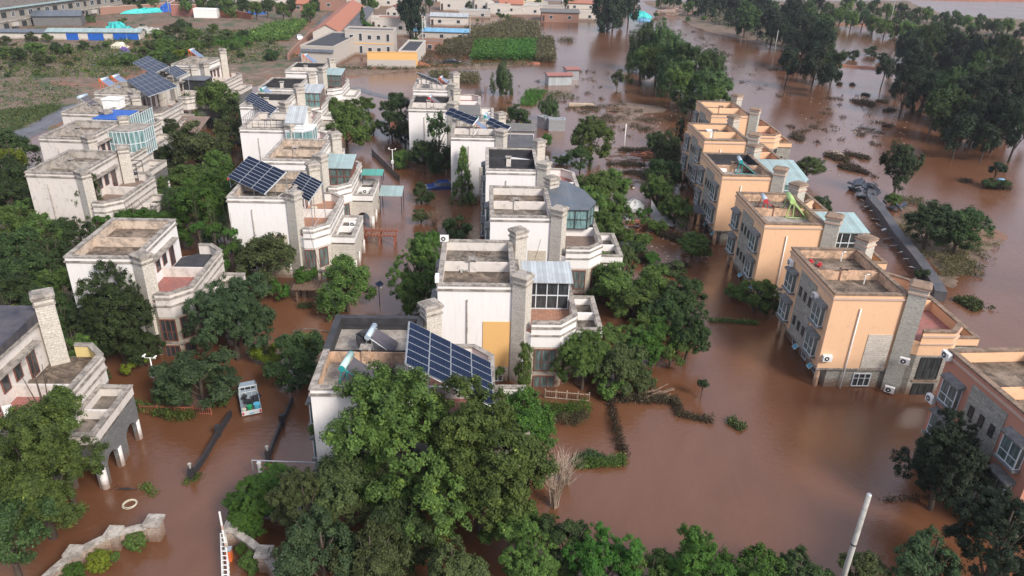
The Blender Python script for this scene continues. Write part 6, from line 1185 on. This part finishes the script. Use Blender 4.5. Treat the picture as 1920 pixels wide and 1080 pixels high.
T(1262, 655, 36, 'broad', 'leaf_mid', 'green tree under the dark dense one by the wide water', 1.6, 1.0); T(1185, 640, 30, 'broad', 'leaf_mid', 'mid tree behind the bright garden pair', 1.8, 1.0); T(1130, 645, 36, 'broad', 'leaf_mid', 'tree behind the large dark green garden tree', 2.4, 1.0); T(1200, 715, 34, 'bush', 'leaf_olive', 'drooping olive bush at the near edge of the garden trees', .9, 1); T(1150, 730, 28, 'bush', 'leaf_mid', 'low bush at the near edge of the garden trees', .8, .9)
T(1105, 395, 40, 'broad', 'leaf_mid', 'tree pressed against the slate roofed terrace', 3.0, 1.1); T(1145, 355, 34, 'broad', 'leaf_mid', 'tree between the slate roof and the muddy lane', 3.0, 1.0); T(1160, 440, 30, 'bush', 'leaf_mid', 'bushy growth below the slate-roofed terrace trees', 1.2, .9); T(1075, 345, 20, 'bush', 'leaf_dark', 'dark shrub beside the black roofed villa wing', 1.4, 1)
T(1225, 425, 26, 'bush', 'leaf_mid', 'shrub under the torn canopy', .7, .8); T(1245, 330, 30, 'broad', 'leaf_dark', 'dark tree below the very dark round one', 2.0, 1.1); T(1190, 470, 26, 'bush', 'leaf_dark', 'dark shrub along the lane drift', .7, .8); T(1260, 505, 24, 'bush', 'leaf_olive', 'olive shrub in the garden pool left of the second orange villa', .6, .8)
T(770, 560, 34, 'broad', 'leaf_mid', 'lower part of the dense lane tree cluster', 1.8, 1.2); T(760, 250, 26, 'broad', 'leaf_dark', 'dark tree above the red pavilion roof', 2.4, 1); T(700, 240, 18, 'bush', 'leaf_mid', 'shrub along the lane above the railing', 1.0, 1); T(840, 300, 22, 'broad', 'leaf_dark', 'dark tree right of the two wall trees', 2.6, 1.1)
T(470, 430, 40, 'broad', 'leaf_olive', 'olive tree at the foot of the cream villa wall', 2.2, 1.0) if False else None
T(330, 390, 36, 'broad', 'leaf_dark', 'dark tree filling behind the ivy-covered wall', 3.4, .9); T(200, 350 + 60, 34, 'broad', 'leaf_olive', 'olive tree left of the ivy-covered wall', 3.0, 1.0); T(300, 300, 30, 'broad', 'leaf_dark', 'dark tree under the brown tiled pavilion', 2.2, .9); T(410, 320, 34, 'broad', 'leaf_mid', 'green tree left of the red umbrella', 2.8, 1.0)
# willow clump
for px, py, r_, kd, zc, sq, mt in ((1205, 92, 32, 'willow', 5.6, 1.5, 'leaf_willow'), (1203, 128, 28, 'broad', 3.6, 1.3, 'leaf_mid'), (1240, 96, 34, 'willow', 6.0, 1.4, 'leaf_willow'), (1232, 128, 34, 'broad', 4.2, 1.2, 'leaf_mid'), (1265, 118, 34, 'willow', 6.2, 1.4, 'leaf_willow'), (1262, 150, 34, 'broad', 4.0, 1.1, 'leaf_willow'), (1300, 125, 38, 'broad', 6.2, 1.1, 'leaf_willow'), (1335, 130, 32, 'willow', 5.6, 1.1, 'leaf_willow'), (1290, 165, 40, 'broad', 4.6, 1.1, 'leaf_mid'), (1325, 170, 42, 'broad', 4.6, .95, 'leaf_willow'), (1345, 192, 30, 'broad', 4.0, .9, 'leaf_mid'), (1300, 200, 26, 'broad', 3.2, .9, 'leaf_dark')):
    T(px, py, r_ * 1.08, kd, mt, 'big willow crowded in the clump beyond the orange villas', zc, sq, 'willow_tree', 'willow', 'willow clump beyond the orange villas')
T(1158, 148, 13, 'far', 'leaf_olive', 'thin sapling in the water left of the willows', 2.2, 1.2); T(1378, 245, 10, 'far', 'leaf_olive', 'thin shrub behind the farthest orange villa', 1.5, 1) if False else None
for px, py, r_, zc, sq in ((1128, 22, 24, 8, 1.5), (1152, 16, 26, 9, 1.6), (1180, 18, 22, 8, 1.5), (1140, 38, 22, 5, 1.2)): T(px, py, r_, 'far', 'leaf_forest', 'dark poplar in the clump standing in the far water', zc * .8, sq * 1.25, 'poplar_tree', 'poplar', 'dark poplars in the far water')
for px, py, r_, zc, sq in ((768, 25, 24, 9, 1.7), (778, 50, 18, 6, 1.6)): T(px, py, r_, 'far', 'leaf_forest', 'tall dark poplar behind the compound', zc * .8, sq * 1.25, 'poplar_tree', 'poplar', 'dark poplars behind the compound')
T(680, 35, 12, 'conifer', 'leaf_bright', 'green cone tree inside the compound', 4.5, 1.7); T(682, 52, 18, 'far', 'leaf_bright', 'clipped hedge block under the compound cone tree', 2, .6)
for px, py in ((778, 80), (782, 95)): T(px, py, 9, 'far', 'leaf_bright', 'bright shrub along the right wall of the compound', 2, 1.2, 'garden_shrub', 'shrub', 'shrubs by the compound wall')
# belt of trees on the right
GF = 'dense dark tree belt on the right'
belt = [(1300, 6, 16), (1325, 14, 18), (1350, 10, 20), (1375, 22, 22), (1400, 38, 24), (1392, 12, 20), (1425, 30, 26), (1450, 55, 26), (1440, 12, 24), (1475, 40, 26), (1500, 68, 32), (1470, 68, 22), (1510, 38, 24), (1490, 12, 20), (1535, 92, 34), (1500, 105, 34), (1550, 125, 28), (1560, 145, 18), (1530, 128, 26), (1480, 118, 20), (1545, 60, 24), (1530, 14, 18),
        (1660, 128, 18), (1700, 100, 30), (1735, 85, 30), (1770, 95, 32), (1810, 100, 32), (1850, 105, 32), (1890, 115, 34), (1710, 140, 34), (1750, 140, 36), (1795, 145, 38), (1840, 150, 38), (1885, 160, 40), (1700, 165, 28), (1735, 180, 38), (1780, 190, 42), (1825, 195, 42), (1870, 200, 42), (1910, 200, 40), (1790, 225, 40), (1830, 232, 40), (1875, 235, 40), (1910, 245, 34), (1755, 205, 26), (1850, 262, 22), (1800, 250, 26)]
for i, (px, py, r_) in enumerate(belt): T(px, py, r_ * 1.08, 'far' if r_ < 28 else 'broad', 'leaf_forest' if i % 4 else 'leaf_dark', 'dark tree merging into the dense belt on the right', 3.9 + (i % 5) * .5, 1.35, 'belt_tree', 'tree', GF)
for i in range(17): T(1555 + i * 21, 26 + i * 4.5 + (i % 3) * 3, 17, 'far', 'leaf_mid' if i % 3 else 'leaf_dark', 'tree in the far hedge line along the river', 3.2, 1.2, 'hedge_tree', 'tree', 'far hedge line along the river')
for i in range(14): T(1590 + i * 25, 10 + i * 3.5 + (i % 2) * 5, 15, 'far', 'leaf_dark' if i % 3 else 'leaf_mid', 'tree in the second far hedge line along the river', 3.2, 1.2, 'hedge_tree', 'tree', 'second far hedge line along the river')
for px, py, r_ in ((1600, 104, 12), (1635, 98, 13), (1655, 108, 10)): T(px, py, r_, 'far', 'leaf_blue', 'half-drowned shrub in the small pond', 1.2, .9, 'garden_shrub', 'shrub', 'half-drowned shrubs in the pond')
# dense wood on the left edge
GW = 'dense wood along the left edge'
wood = [(15, 345, 40, 0), (55, 355, 32, 1), (25, 385, 42, 0), (70, 400, 34, 0), (30, 430, 44, 1), (80, 445, 40, 0), (35, 480, 48, 0), (100, 490, 42, 1), (45, 525, 50, 0), (105, 540, 42, 0), (30, 570, 50, 0), (85, 585, 46, 1), (135, 580, 30, 0), (120, 440, 30, 1), (120, 610, 34, 0), (20, 615, 40, 0), (150, 440, 30, 0), (100, 400, 24, 1), (10, 260 + 60, 30, 0), (140, 660, 30, 0), (175, 700, 26, 0), (190, 410, 30, 0), (60, 480, 30, 2), (85, 450, 20, 2), (15, 590, 22, 3)]
for i, (px, py, r_, k) in enumerate(wood): T(px, py, r_ * 1.12, 'broad', ('leaf_mid', 'leaf_dark', 'leaf_olive', 'leaf_yellow')[k] if i % 2 else ('leaf_dark', 'leaf_mid', 'leaf_olive', 'leaf_yellow')[k], 'bushy tree crowded in the wood along the left edge', 3.4 if py > 350 else 4, .95, 'wood_tree', 'tree', GW)
# scattered shrubs on the waste ground
GG = 'shrubs on the waste ground at the top left'
sh = [(8, 100, 16), (36, 104, 17), (55, 90, 12), (80, 114, 18), (72, 92, 14), (105, 92, 14), (125, 98, 14), (10, 78, 12), (170, 38, 9), (168, 32, 8), (105, 62, 12), (60, 70, 12), (90, 72, 11), (258, 62, 9), (300, 70, 18), (325, 60, 18), (310, 95, 24), (345, 50, 16), (360, 65, 18), (285, 90, 18), (345, 95, 22), (325, 82, 18), (370, 88, 18), (425, 68, 15), (400, 55, 12), (455, 65, 12), (295, 108, 16), (390, 78, 14), (270, 100, 14), (508, 104, 15), (450, 102, 6), (448, 96, 6), (380, 112, 12), (320, 112, 16), (240, 112, 14), (465, 82, 10), (440, 85, 12), (140, 60, 8), (175, 58, 10), (210, 50, 9), (230, 40, 9), (155, 85, 11), (200, 84, 10), (180, 90, 9)]
for i, (px, py, r_) in enumerate(sh): T(px, py, r_, 'far' if r_ > 10 else 'bush', ('leaf_mid', 'leaf_dark', 'leaf_mid', 'leaf_olive')[i % 4], 'bushy shrub scattered over the muddy waste ground', None, .85, 'wild_shrub', 'shrub', GG)
for i in range(46):
    rr2 = random.Random(100 + i); px = rr2.uniform(0, 520); py = rr2.uniform(48, 118) if px > 240 else rr2.uniform(78, 150)
    T(px, py, rr2.uniform(4, 9), 'bush', ('leaf_mid', 'leaf_dark', 'leaf_bright', 'leaf_olive')[i % 4], 'shrub', None, .7, 'wild_shrub', 'shrub', GG)
T(335, 100, 12, 'far', 'leaf_yellow', 'yellow-green vine heap beside the farthest left villa roof', 3, .7, 'garden_shrub', 'shrub')
for i, (px, py, r_) in enumerate([(240, 2, 14), (260, 4, 16), (285, 2, 16), (345, 8, 14), (375, 10, 16), (405, 12, 16), (430, 16, 16), (455, 14, 16), (480, 20, 15), (500, 16, 14), (350, 14, 12), (420, 5, 14), (530, 20, 14), (545, 14, 14), (580, 24, 17), (588, 14, 14), (505, 4, 12), (690, 4, 13), (700, 10, 12), (805, 8, 10), (1008, 6, 8), (1060, 4, 8), (1075, 2, 9), (880, 10, 7), (948, 12, 7), (1170, 4, 12), (1240, 2, 12), (1265, 4, 14), (1290, 14, 10)]):
    T(px, py, r_, 'far', 'leaf_dark' if i % 2 else 'leaf_mid', 'tree among the houses along the top edge', 3.4, 1.15, 'village_tree', 'tree', 'trees among the far houses')
for i, (px, py, r_) in enumerate([(820, 60, 9), (832, 68, 9), (843, 66, 8), (938, 30, 9), (955, 33, 8), (805, 62, 7), (1230, 28, 6), (1245, 36, 5), (895, 38, 4), (1305, 26, 7), (1320, 34, 7), (1290, 36, 6)]): T(px, py, r_, 'bush', 'leaf_bright' if i % 2 else 'leaf_mid', 'green shrub at the flooded edge of the village', None, .9, 'village_shrub', 'shrub', 'shrubs at the village edge')
# bare shrub & dead saplings
def bare(label, p, h, seed, mat='bark_pale', n_=26, spread=.5, name='bare_tree', lean=0):
    rr = random.Random(seed); q = MB()
    for i in range(n_):
        a = rr.uniform(0, 6.28); s = rr.uniform(.15, 1) * spread * h; hh = h * rr.uniform(.6, 1.0); x0, y0 = rr.uniform(-.2, .2), rr.uniform(-.15, .15)
        m1 = (x0 + math.cos(a) * s * .35, y0 + math.sin(a) * s * .35, hh * .5); e = (x0 + math.cos(a) * s + lean * h, y0 + math.sin(a) * s, hh); q.tube([(x0, y0, -.5), m1, e], [.035, .022, .006], 4, False)
        for k in range(4):
            f = rr.uniform(.4, .95); b = Vector(m1).lerp(Vector(e), f); a2 = a + rr.uniform(-1.2, 1.2); l = h * rr.uniform(.08, .22); q.tube([b, b + Vector((math.cos(a2) * l, math.sin(a2) * l, l * rr.uniform(.5, 1.3)))], [.012, .004], 3, False)
    return simple(name, 'bare tree', label, q, mat, (p[0], p[1], 0))
bare('leafless pale tree beside the flooded vegetable plot', at(1040, 950, 0), 3.9, 1, n_=44, spread=.34); bare('thin leafless saplings right of the leafless pale tree', at(1062, 905, 0), 2.6, 2, n_=24, spread=.5)
bare('brown leafless shrub in the garden right of the lane', at(815, 425, 0), 2.3, 3, 'wood', 30, .6); bare('dead branches sticking out of the pond bank', at(1668, 105, 0), 4, 4, 'wood', 22, .6); bare('lone slender trunk standing in the right-hand water', at(1673, 238, 0), 7.5, 5, 'wood', 5, .12)
bare('leaning dead branch above the lower right water', at(1762, 935, 0), 1.2, 6, 'bark_pale', 5, .9); bare('red-brown dead sapling left of the lone pale tree', at(910, 178, 0), 2.5, 7, 'redwood', 8, .3)
# ------------------------------------------------------------------ hedges, debris rafts and field crops
def scatter(name, label, cat, poly, n_, size, h, mat, seed, kind=None, z0=0.0, up=.5, tuft=6, group=None, rows=None, hvar=.5, sp=1.6, patchy=0):
    poly = [(p[0], p[1]) for p in poly]; r = np.random.default_rng(seed); a = np.array(poly); lo, hi = a.min(0), a.max(0); nt_ = n_ // tuft; pts = np.zeros((0, 2))
    while len(pts) < nt_:
        c = lo + r.random((nt_ * 2, 2)) * (hi - lo); c = c[sdist(c, poly) + (vnoise(c, 3.0, seed + 5) - .5) * patchy * 8 > 0]; c = c[vnoise(c, 2.2, seed + 9) + (vnoise(c, .9, seed + 3) - .5) * .5 > patchy * .62] if patchy else c; pts = np.concatenate([pts, c])
    pts = pts[:nt_]
    if rows: ax, st = rows; pts[:, ax] = np.round(pts[:, ax] / st) * st + r.normal(size=nt_) * st * .13
    hv = vnoise(pts, max(.6, size * 14), seed) * hvar + (1 - hvar); z = z0 + h * hv * r.random(nt_) ** .45
    c = pts.mean(0); P3 = np.column_stack([pts - c, z]); ce = np.repeat(P3, tuft, 0) + r.normal(size=(nt_ * tuft, 3)) * size * sp
    nn = unit(len(ce), r) + np.array([0, 0, up]); ti = np.clip(np.repeat(r.beta(2, 2.4, nt_), tuft) + r.normal(size=len(ce)) * .1, 0, 1)
    me = leaf_mesh(name, ce, nn, size, ti, r, .5); me.materials.clear(); me.materials.append(M[mat]); o = bpy.data.objects.new(name, me); col.objects.link(o); o.location = (c[0], c[1], 0)
    return tag(o, label, cat, group, kind)
def strip(pts, w0):
    pts = [Vector(p[:2]) for p in pts]; L, R_ = [], []
    for i, p in enumerate(pts):
        d = (pts[min(i + 1, len(pts) - 1)] - pts[max(i - 1, 0)]).normalized(); n_ = Vector((-d.y, d.x)); L.append(p + n_ * w0 / 2); R_.append(p - n_ * w0 / 2)
    return [tuple(p) for p in R_ + L[::-1]]
A = lambda *q: [at(x, y, 0) for x, y in q]
scatter('hedge', 'green-topped hedge closing the flooded vegetable plot', 'hedge', strip(A((1075, 872), (1120, 872), (1172, 868)), .8), 4500, .06, .6, 'leaf_mid', 1, hvar=.8)
scatter('hedge', 'half-dead hedge running up from the corner of the vegetable plot', 'hedge', strip(A((1172, 862), (1158, 820), (1150, 780), (1143, 745)), .6), 2400, .07, .6, 'drift', 2, hvar=.9)
scatter('hedge', 'drift-covered hedge below the bright garden trees', 'hedge', strip(A((1140, 748), (1190, 752), (1255, 752)), .9), 3200, .08, .5, 'drift', 3, hvar=.9); scatter('hedge', 'hedge stub reaching into the wide brown water', 'hedge', strip(A((1262, 748), (1275, 780), (1335, 790)), .75), 2600, .07, .5, 'drift', 4, hvar=.9)
scatter('floating_branch', 'leafy branch floating alone in the wide brown water', 'branch', strip(A((1366, 788), (1380, 798), (1394, 806)), .9), 900, .09, .3, 'leaf_olive', 5, sp=1.2)
scatter('vegetable_rows', 'staked tomato rows drooping in the flooded garden', 'vegetable plants', pxpoly([(1015, 760), (1105, 765), (1108, 785), (1015, 790)]), 2600, .07, 1.2, 'leaf_bright', 6, hvar=.9); scatter('withered_rows', 'withered vegetable stems in front of the staked rows', 'vegetable plants', pxpoly([(1020, 782), (1108, 782), (1100, 800), (1020, 802)]), 3200, .06, .9, 'reed', 7, hvar=.9)
scatter('floating_weeds', 'bluish weeds flattened inside the plot corner', 'weeds', pxpoly([(1080, 858), (1110, 848), (1135, 860), (1120, 868), (1080, 868)]), 1600, .09, .2, 'leaf_blue', 8)
scatter('floating_weeds', 'green weeds floating off the end of the dark fence wall', 'weeds', strip(A((345, 905), (362, 898), (372, 890)), .8), 500, .07, .2, 'leaf_mid', 9); scatter('floating_weeds', 'green weeds trailing from the fallen lamp arm', 'weeds', strip(A((268, 912), (282, 918), (292, 930)), .5), 420, .07, .12, 'leaf_mid', 10)
scatter('floating_weeds', 'rose bushes drowned below the red picket fence', 'weeds', strip(A((290, 775), (330, 785), (370, 782)), 1.0), 1500, .08, .6, 'leaf_mid', 11); scatter('floating_weeds', 'greenery at the left end of the red picket fence', 'weeds', strip(A((235, 760), (262, 768), (285, 772)), .9), 900, .08, .7, 'leaf_mid', 12)
scatter('floating_weeds', 'small weed clump in the garden water by the pergola post', 'weeds', strip(A((560, 578), (585, 574)), .8), 700, .07, .5, 'leaf_olive', 13); scatter('floating_weeds', 'weeds and sticks trailing left of the very dark leaning tree', 'weeds', strip(A((1652, 940), (1690, 937), (1760, 930)), .3), 500, .08, .12, 'drift', 14)
scatter('floating_weeds', 'leafy branch floating below the hedge line trees', 'weeds', strip(A((1330, 602), (1370, 604), (1420, 608)), .5), 1300, .08, .3, 'leaf_mid', 15); scatter('drift_line', 'dark drift line in the lane water right of the bright shrubs', 'debris', strip(A((1190, 450), (1210, 490), (1232, 520)), 1.2), 2800, .09, .5, 'drift', 16)
scatter('drift_line', 'debris line along the lane below the torn canopy', 'debris', strip(A((1240, 440), (1290, 455), (1330, 460)), 2.0), 4200, .10, .5, 'drift', 17); scatter('drift_line', 'drift caught between garden pools left of the second orange villa', 'debris', strip(A((1175, 478), (1235, 500), (1290, 500)), .9), 2200, .09, .35, 'drift', 18)
GD = 'matted drift rafts in the right-hand water'
for i, (q, w_, n_) in enumerate(((((1600, 186), (1625, 195), (1660, 205), (1680, 210)), 3.0, 3600), (((1610, 178), (1640, 182)), 1.6, 1000), (((1650, 190), (1685, 200)), 2.0, 1500), (((1540, 283), (1565, 293), (1590, 302)), 2.6, 3800), (((1585, 290), (1625, 298)), 2.0, 2200), (((1575, 305), (1605, 320), (1640, 330)), 2.6, 3400), (((1480, 256), (1520, 265), (1535, 270)), 1.2, 1200), (((1790, 562), (1820, 572), (1865, 592)), 1.4, 4200), (((1440, 165 - 35), (1470, 133)), 1.2, 600), (((1570, 158), (1600, 160)), 1.5, 1600), (((1658, 236), (1688, 240)), 1.6, 900), (((1840, 340), (1870, 352), (1915, 358)), 3.4, 3600), (((1800, 340), (1820, 342)), 1.0, 400))):
    scatter('drift_raft', ['largest drift raft left of the dark belt', 'thin drift raft above the largest one', 'pale drift raft right of the largest one', 'drift raft with planks beyond the orange villas', 'small brown raft right of the planked one', 'brown raft leading to the broken wall end', 'short drift streak behind the farthest orange villa', 'long weed raft right of the nearest whole orange villa', 'faint drift streak in the wide far water', 'drift streak below the round dark trees', 'drift round the foot of the lone slender trunk', 'dark tangled raft with a blue drum at the far right', 'small tuft left of the tangled raft'][i], 'debris', strip(smooth_path(A(*q), 3), w_), n_, .13, .26, 'drift' if i != 7 else 'leaf_olive', 40 + i, group=GD, patchy=.55)
scatter('drift_field', 'broken drift and silt scattered over the flooded right-hand channel', 'debris', pxpoly([(1480, 250), (1560, 270), (1620, 270), (1660, 320), (1720, 300), (1640, 180), (1560, 175), (1500, 230)]), 7000, .12, .16, 'drift', 140, kind='stuff', patchy=1.35)
scatter('drift_field', 'thin brown litter drifting past the far trees', 'debris', pxpoly([(1180, 45), (1300, 60), (1420, 130), (1500, 185), (1380, 180), (1240, 60)]), 3500, .16, .14, 'drift', 141, kind='stuff', patchy=1.4)
scatter('drift_field', 'scattered stalks over the shallow flooded field', 'debris', pxpoly([(880, 190), (1000, 150), (1180, 130), (1190, 190), (1100, 230), (960, 240)]), 5000, .13, .18, 'drift', 142, kind='stuff', patchy=1.35)
simple('blue_drum', 'drum', 'blue drum caught in the tangled raft at the far right', MB().tube([(0, 0, .5), (.9, 0, .5)], .42, 12), 'sheet_blue', tuple(at(1868, 345, 0)))
scatter('lane_debris', 'brown mud and plant litter spread over the lane left of the orange villas', 'debris', pxpoly([(1130, 305), (1200, 265), (1275, 300), (1290, 345), (1210, 355), (1150, 350)]), 26000, .10, .22, 'drift', 60, kind='stuff', patchy=.9); scatter('lane_debris', 'thin litter over the shallow field behind the lane', 'debris', pxpoly([(1080, 205), (1150, 195), (1240, 215), (1270, 250), (1180, 262), (1120, 240)]), 9000, .11, .15, 'drift', 61, kind='stuff', patchy=1.0)
q = MB(); rr = random.Random(8)
for i in range(120):
    pp = at(rr.uniform(1140, 1275), rr.uniform(275, 345), 0); a = rr.gauss(0, .25); l = rr.uniform(.6, 2.4); q.tube([(pp.x - math.cos(a) * l / 2, pp.y - math.sin(a) * l / 2, .06), (pp.x + math.cos(a) * l / 2, pp.y + math.sin(a) * l / 2, .1)], .04, 4)
tag(q.build('driftwood_sticks', 'wood'), 'countless sticks lying across the muddy lane', 'sticks', kind='stuff')
r_ = random.Random(17); q = MB()
for i in range(420):
    a_ = r_.random(); x, y = (r_.uniform(1075, 1290), r_.uniform(190, 350)) if a_ < .55 else ((r_.uniform(1500, 1700), r_.uniform(180, 330)) if a_ < .75 else (r_.uniform(1160, 1330), r_.uniform(400, 500)))
    pp = at(x, y, .03); q.obox((pp.x, pp.y, .03), (r_.uniform(.08, .5), r_.uniform(.06, .25), .05), r_.uniform(0, 3))
tag(q.build('floating_litter', 'bark_pale'), 'countless pale bits of litter floating on the debris fields', 'litter', kind='stuff')
q = MB()
for i in range(70):
    x, y = (r_.uniform(1080, 1300), r_.uniform(195, 430)) if i % 3 else (r_.uniform(0, 560), r_.uniform(60, 180)); pp = at(x, y, .1 if i % 3 else .45); q.obox((pp.x, pp.y, pp.z), (r_.uniform(.1, .4), r_.uniform(.08, .25), .06), r_.uniform(0, 3), r_.uniform(-.3, .3))
tag(q.build('white_litter', 'cream'), 'countless scraps of white rubbish over the mud', 'litter', kind='stuff')
# crops
for i, (q, lab) in enumerate(((((884, 113), (945, 113), (948, 84), (893, 84)), 'left block of bright green low crops on the field'), (((950, 113), (1006, 113), (1003, 84), (951, 84)), 'right block of bright green low crops on the field'))):
    pg = pxpoly(q); MB_ = MB(); c = np.array(pg).mean(0)
    scatter('crop_block', lab, 'crops', pg, 16000, .26, 1.5, 'crop', 70 + i, kind='stuff', rows=(1, 1.05), z0=.1, up=1.2, hvar=.05)
scatter('maize_field', 'tall drab maize behind the green crop blocks', 'maize', pxpoly([(880, 82), (1008, 82), (1012, 50), (960, 42), (915, 55), (870, 62), (862, 80)]), 16000, .30, 2.2, 'reed', 80, kind='stuff', hvar=.3); scatter('maize_field', 'drowned maize right of the green crop blocks', 'maize', pxpoly([(1006, 116), (1040, 118), (1036, 78), (1008, 75)]), 7000, .28, 2.2, 'reed', 81, kind='stuff')
scatter('maize_field', 'thin drowned maize left of the green crop blocks', 'maize', pxpoly([(822, 104), (880, 106), (885, 82), (850, 78), (815, 90)]), 6000, .26, 2.0, 'reed', 82, kind='stuff'); scatter('maize_field', 'upright green maize beside the long brick wall', 'maize', pxpoly([(475, 82), (540, 80), (575, 50), (560, 42), (500, 55), (470, 70)]), 12000, .30, 2.2, 'leaf_mid', 83, kind='stuff')
scatter('maize_field', 'green weed field left of the brick wall maize', 'weeds', pxpoly([(380, 88), (470, 92), (478, 72), (430, 70), (390, 78)]), 7000, .28, 1.4, 'leaf_bright', 84, kind='stuff'); scatter('maize_field', 'green weed strip above the far left villas', 'weeds', pxpoly([(185, 128), (260, 122), (255, 112), (190, 118)]), 3500, .26, 1.0, 'leaf_mid', 85, kind='stuff')
scatter('maize_field', 'drowned maize behind the last villas of the middle row', 'maize', pxpoly([(805, 150), (842, 150), (840, 140), (808, 142)]), 1600, .2, 1.6, 'reed', 86, kind='stuff'); scatter('maize_field', 'drowned maize left of the lone pale tree', 'maize', pxpoly([(855, 158), (900, 160), (895, 142), (860, 142)]), 2200, .2, 1.7, 'reed', 87, kind='stuff')
scatter('seedling_plot', 'small plot of green seedling rows by the little willow', 'seedlings', pxpoly([(975, 198), (1000, 200), (1025, 172), (990, 170)]), 5200, .14, .5, 'crop', 88, kind='stuff', rows=(0, .9)); scatter('seedling_plot', 'half-drowned seedling rows right of the little willow', 'seedlings', pxpoly([(1028, 186), (1085, 186), (1070, 176), (1030, 174)]), 900, .13, .3, 'leaf_olive', 89, kind='stuff', rows=(0, .9))
scatter('reed_tufts', 'weedy tufts fringing the wet ground around the maize', 'weeds', pxpoly([(785, 128), (870, 124), (870, 85), (800, 78), (780, 100)]), 4500, .2, .8, 'drift', 90, kind='stuff'); scatter('reed_tufts', 'short reeds standing in the far water', 'reeds', pxpoly([(1045, 78), (1075, 80), (1075, 75), (1045, 74)]), 500, .22, 1.0, 'reed', 91, kind='stuff')
scatter('wild_grass', 'rough green grass over the muddy waste ground', 'grass', pxpoly([(0, 200), (120, 205), (150, 170), (60, 150), (0, 160)]), 2500, .22, .25, 'leaf_olive', 92, kind='stuff', z0=.2); scatter('wild_grass', 'dark grass field beside the grey track', 'grass', pxpoly([(0, 255), (60, 238), (118, 205), (100, 200), (0, 212)]), 14000, .16, .2, 'leaf_olive', 93, kind='stuff', z0=.25)
scatter('wild_grass', 'low weeds among the waste ground shrubs', 'grass', pxpoly([(0, 150), (230, 150), (300, 120), (480, 125), (560, 110), (470, 60), (300, 60), (150, 90), (0, 85)]), 22000, .26, .5, 'leaf_mid', 94, kind='stuff', z0=.2, hvar=.8); scatter('wild_grass', 'yellowish grass behind the embankment wall', 'grass', pxpoly([(1665, 372), (1720, 378), (1862, 438), (1850, 505), (1790, 545), (1740, 505), (1690, 430)]), 15000, .11, .45, 'reed', 95, kind='stuff', z0=.1, patchy=.7)
scatter('wild_grass', 'scrub along the far right bank', 'grass', pxpoly([(1330, 45), (1400, 62), (1440, 88), (1500, 60), (1400, 10), (1300, 5)]), 7000, .4, 1.4, 'leaf_dark', 96, kind='stuff'); scatter('wild_grass', 'thin weeds along the red mud bank', 'grass', pxpoly([(600, 135), (760, 132), (1000, 122), (1000, 118), (700, 128), (600, 130)]), 3500, .2, .3, 'leaf_olive', 97, kind='stuff', z0=.2)
# red mud banks and tracks
def sheet(name, label, cat, poly, z, mat, kind='structure'):
    o = MB().face([(x, y, z) for x, y in poly][::1]).build(name, mat); return tag(o, label, cat, kind=kind)
def bank(name, label, pts, w_, h, mat):
    pts = smooth_path([Vector(p[:2]).to_3d() for p in pts], 5); q = MB(); rr = random.Random(4); rows = []
    for i, p in enumerate(pts):
        d = (pts[min(i + 1, len(pts) - 1)] - pts[max(i - 1, 0)]).normalized(); n_ = Vector((-d.y, d.x, 0)); k = rr.uniform(.8, 1.2); rows.append([p - n_ * w_ * k + Vector((0, 0, -.5)), p - n_ * w_ * .4 + Vector((0, 0, h * rr.uniform(.6, 1))), p + n_ * w_ * .4 + Vector((0, 0, h * rr.uniform(.6, 1))), p + n_ * w_ * k + Vector((0, 0, -.5))])
    for i in range(len(rows) - 1):
        for k in range(3): q.face([rows[i][k], rows[i + 1][k], rows[i + 1][k + 1], rows[i][k + 1]][::-1])
    o = q.build(name, mat, None, True); return tag(o, label, 'bank', kind='structure')
bank('mud_bank', 'red mud bank carrying the stranded black car', A((580, 137), (700, 130), (800, 124), (900, 122), (1010, 119)), 2.0, .35, 'dirtred'); bank('mud_bank', 'red mud causeway below the pond', A((1565, 122), (1600, 126), (1650, 130), (1685, 136)), 2.2, .5, 'dirtred'); bank('mud_bank', 'red mud bank above the pond', A((1560, 47), (1620, 48), (1690, 52)), 2.0, .6, 'dirtred')
bank('mud_bank', 'red earth bank along the brick wall lane', A((592, 62), (572, 80), (556, 100), (545, 125)), 1.8, .5, 'dirtred')
bank('lane', 'wet grey lane coming down past the compound', A((645, 2), (600, 52), (565, 95), (535, 128), (520, 150)), 4.2, .38, 'asphalt'); bank('lane', 'grey track curving along the left villas', A((-60, 300), (20, 262), (75, 238), (130, 205), (170, 190)), 3.2, .55, 'asphalt')
bank('track', 'pale wet track winding over the waste ground', A((180, 125), (220, 105), (250, 92), (290, 75), (310, 60)), 2.6, .42, 'asphalt')
bank('lane', 'grey drive behind the last middle row villas', A((665, 165), (700, 176), (760, 190), (800, 205)), 2.4, .15, 'asphalt')
bank('far_bank', 'thin far bank of the river at the top right', A((1500, -18), (1730, -2), (1960, 3), (2300, 10)), 4, .8, 'dirtred')

finish_labels()

# ------------------------------------------------------------------ air
m, n, b = new_mat('haze'); n.nodes.remove(b); v = N(n, 'VolumePrincipled'); v.inputs['Density'].default_value = .00018; v.inputs['Color'].default_value = (.82, .86, .95, 1); v.inputs['Anisotropy'].default_value = .2
n.links.new(v.outputs[0], n.nodes['Material Output'].inputs['Volume'])
hz_ = MB().box(-2600, -80, -3, 2600, 4100, 44).build('haze', m); tag(hz_, 'thin pale haze over the flooded land', 'haze', kind='stuff')
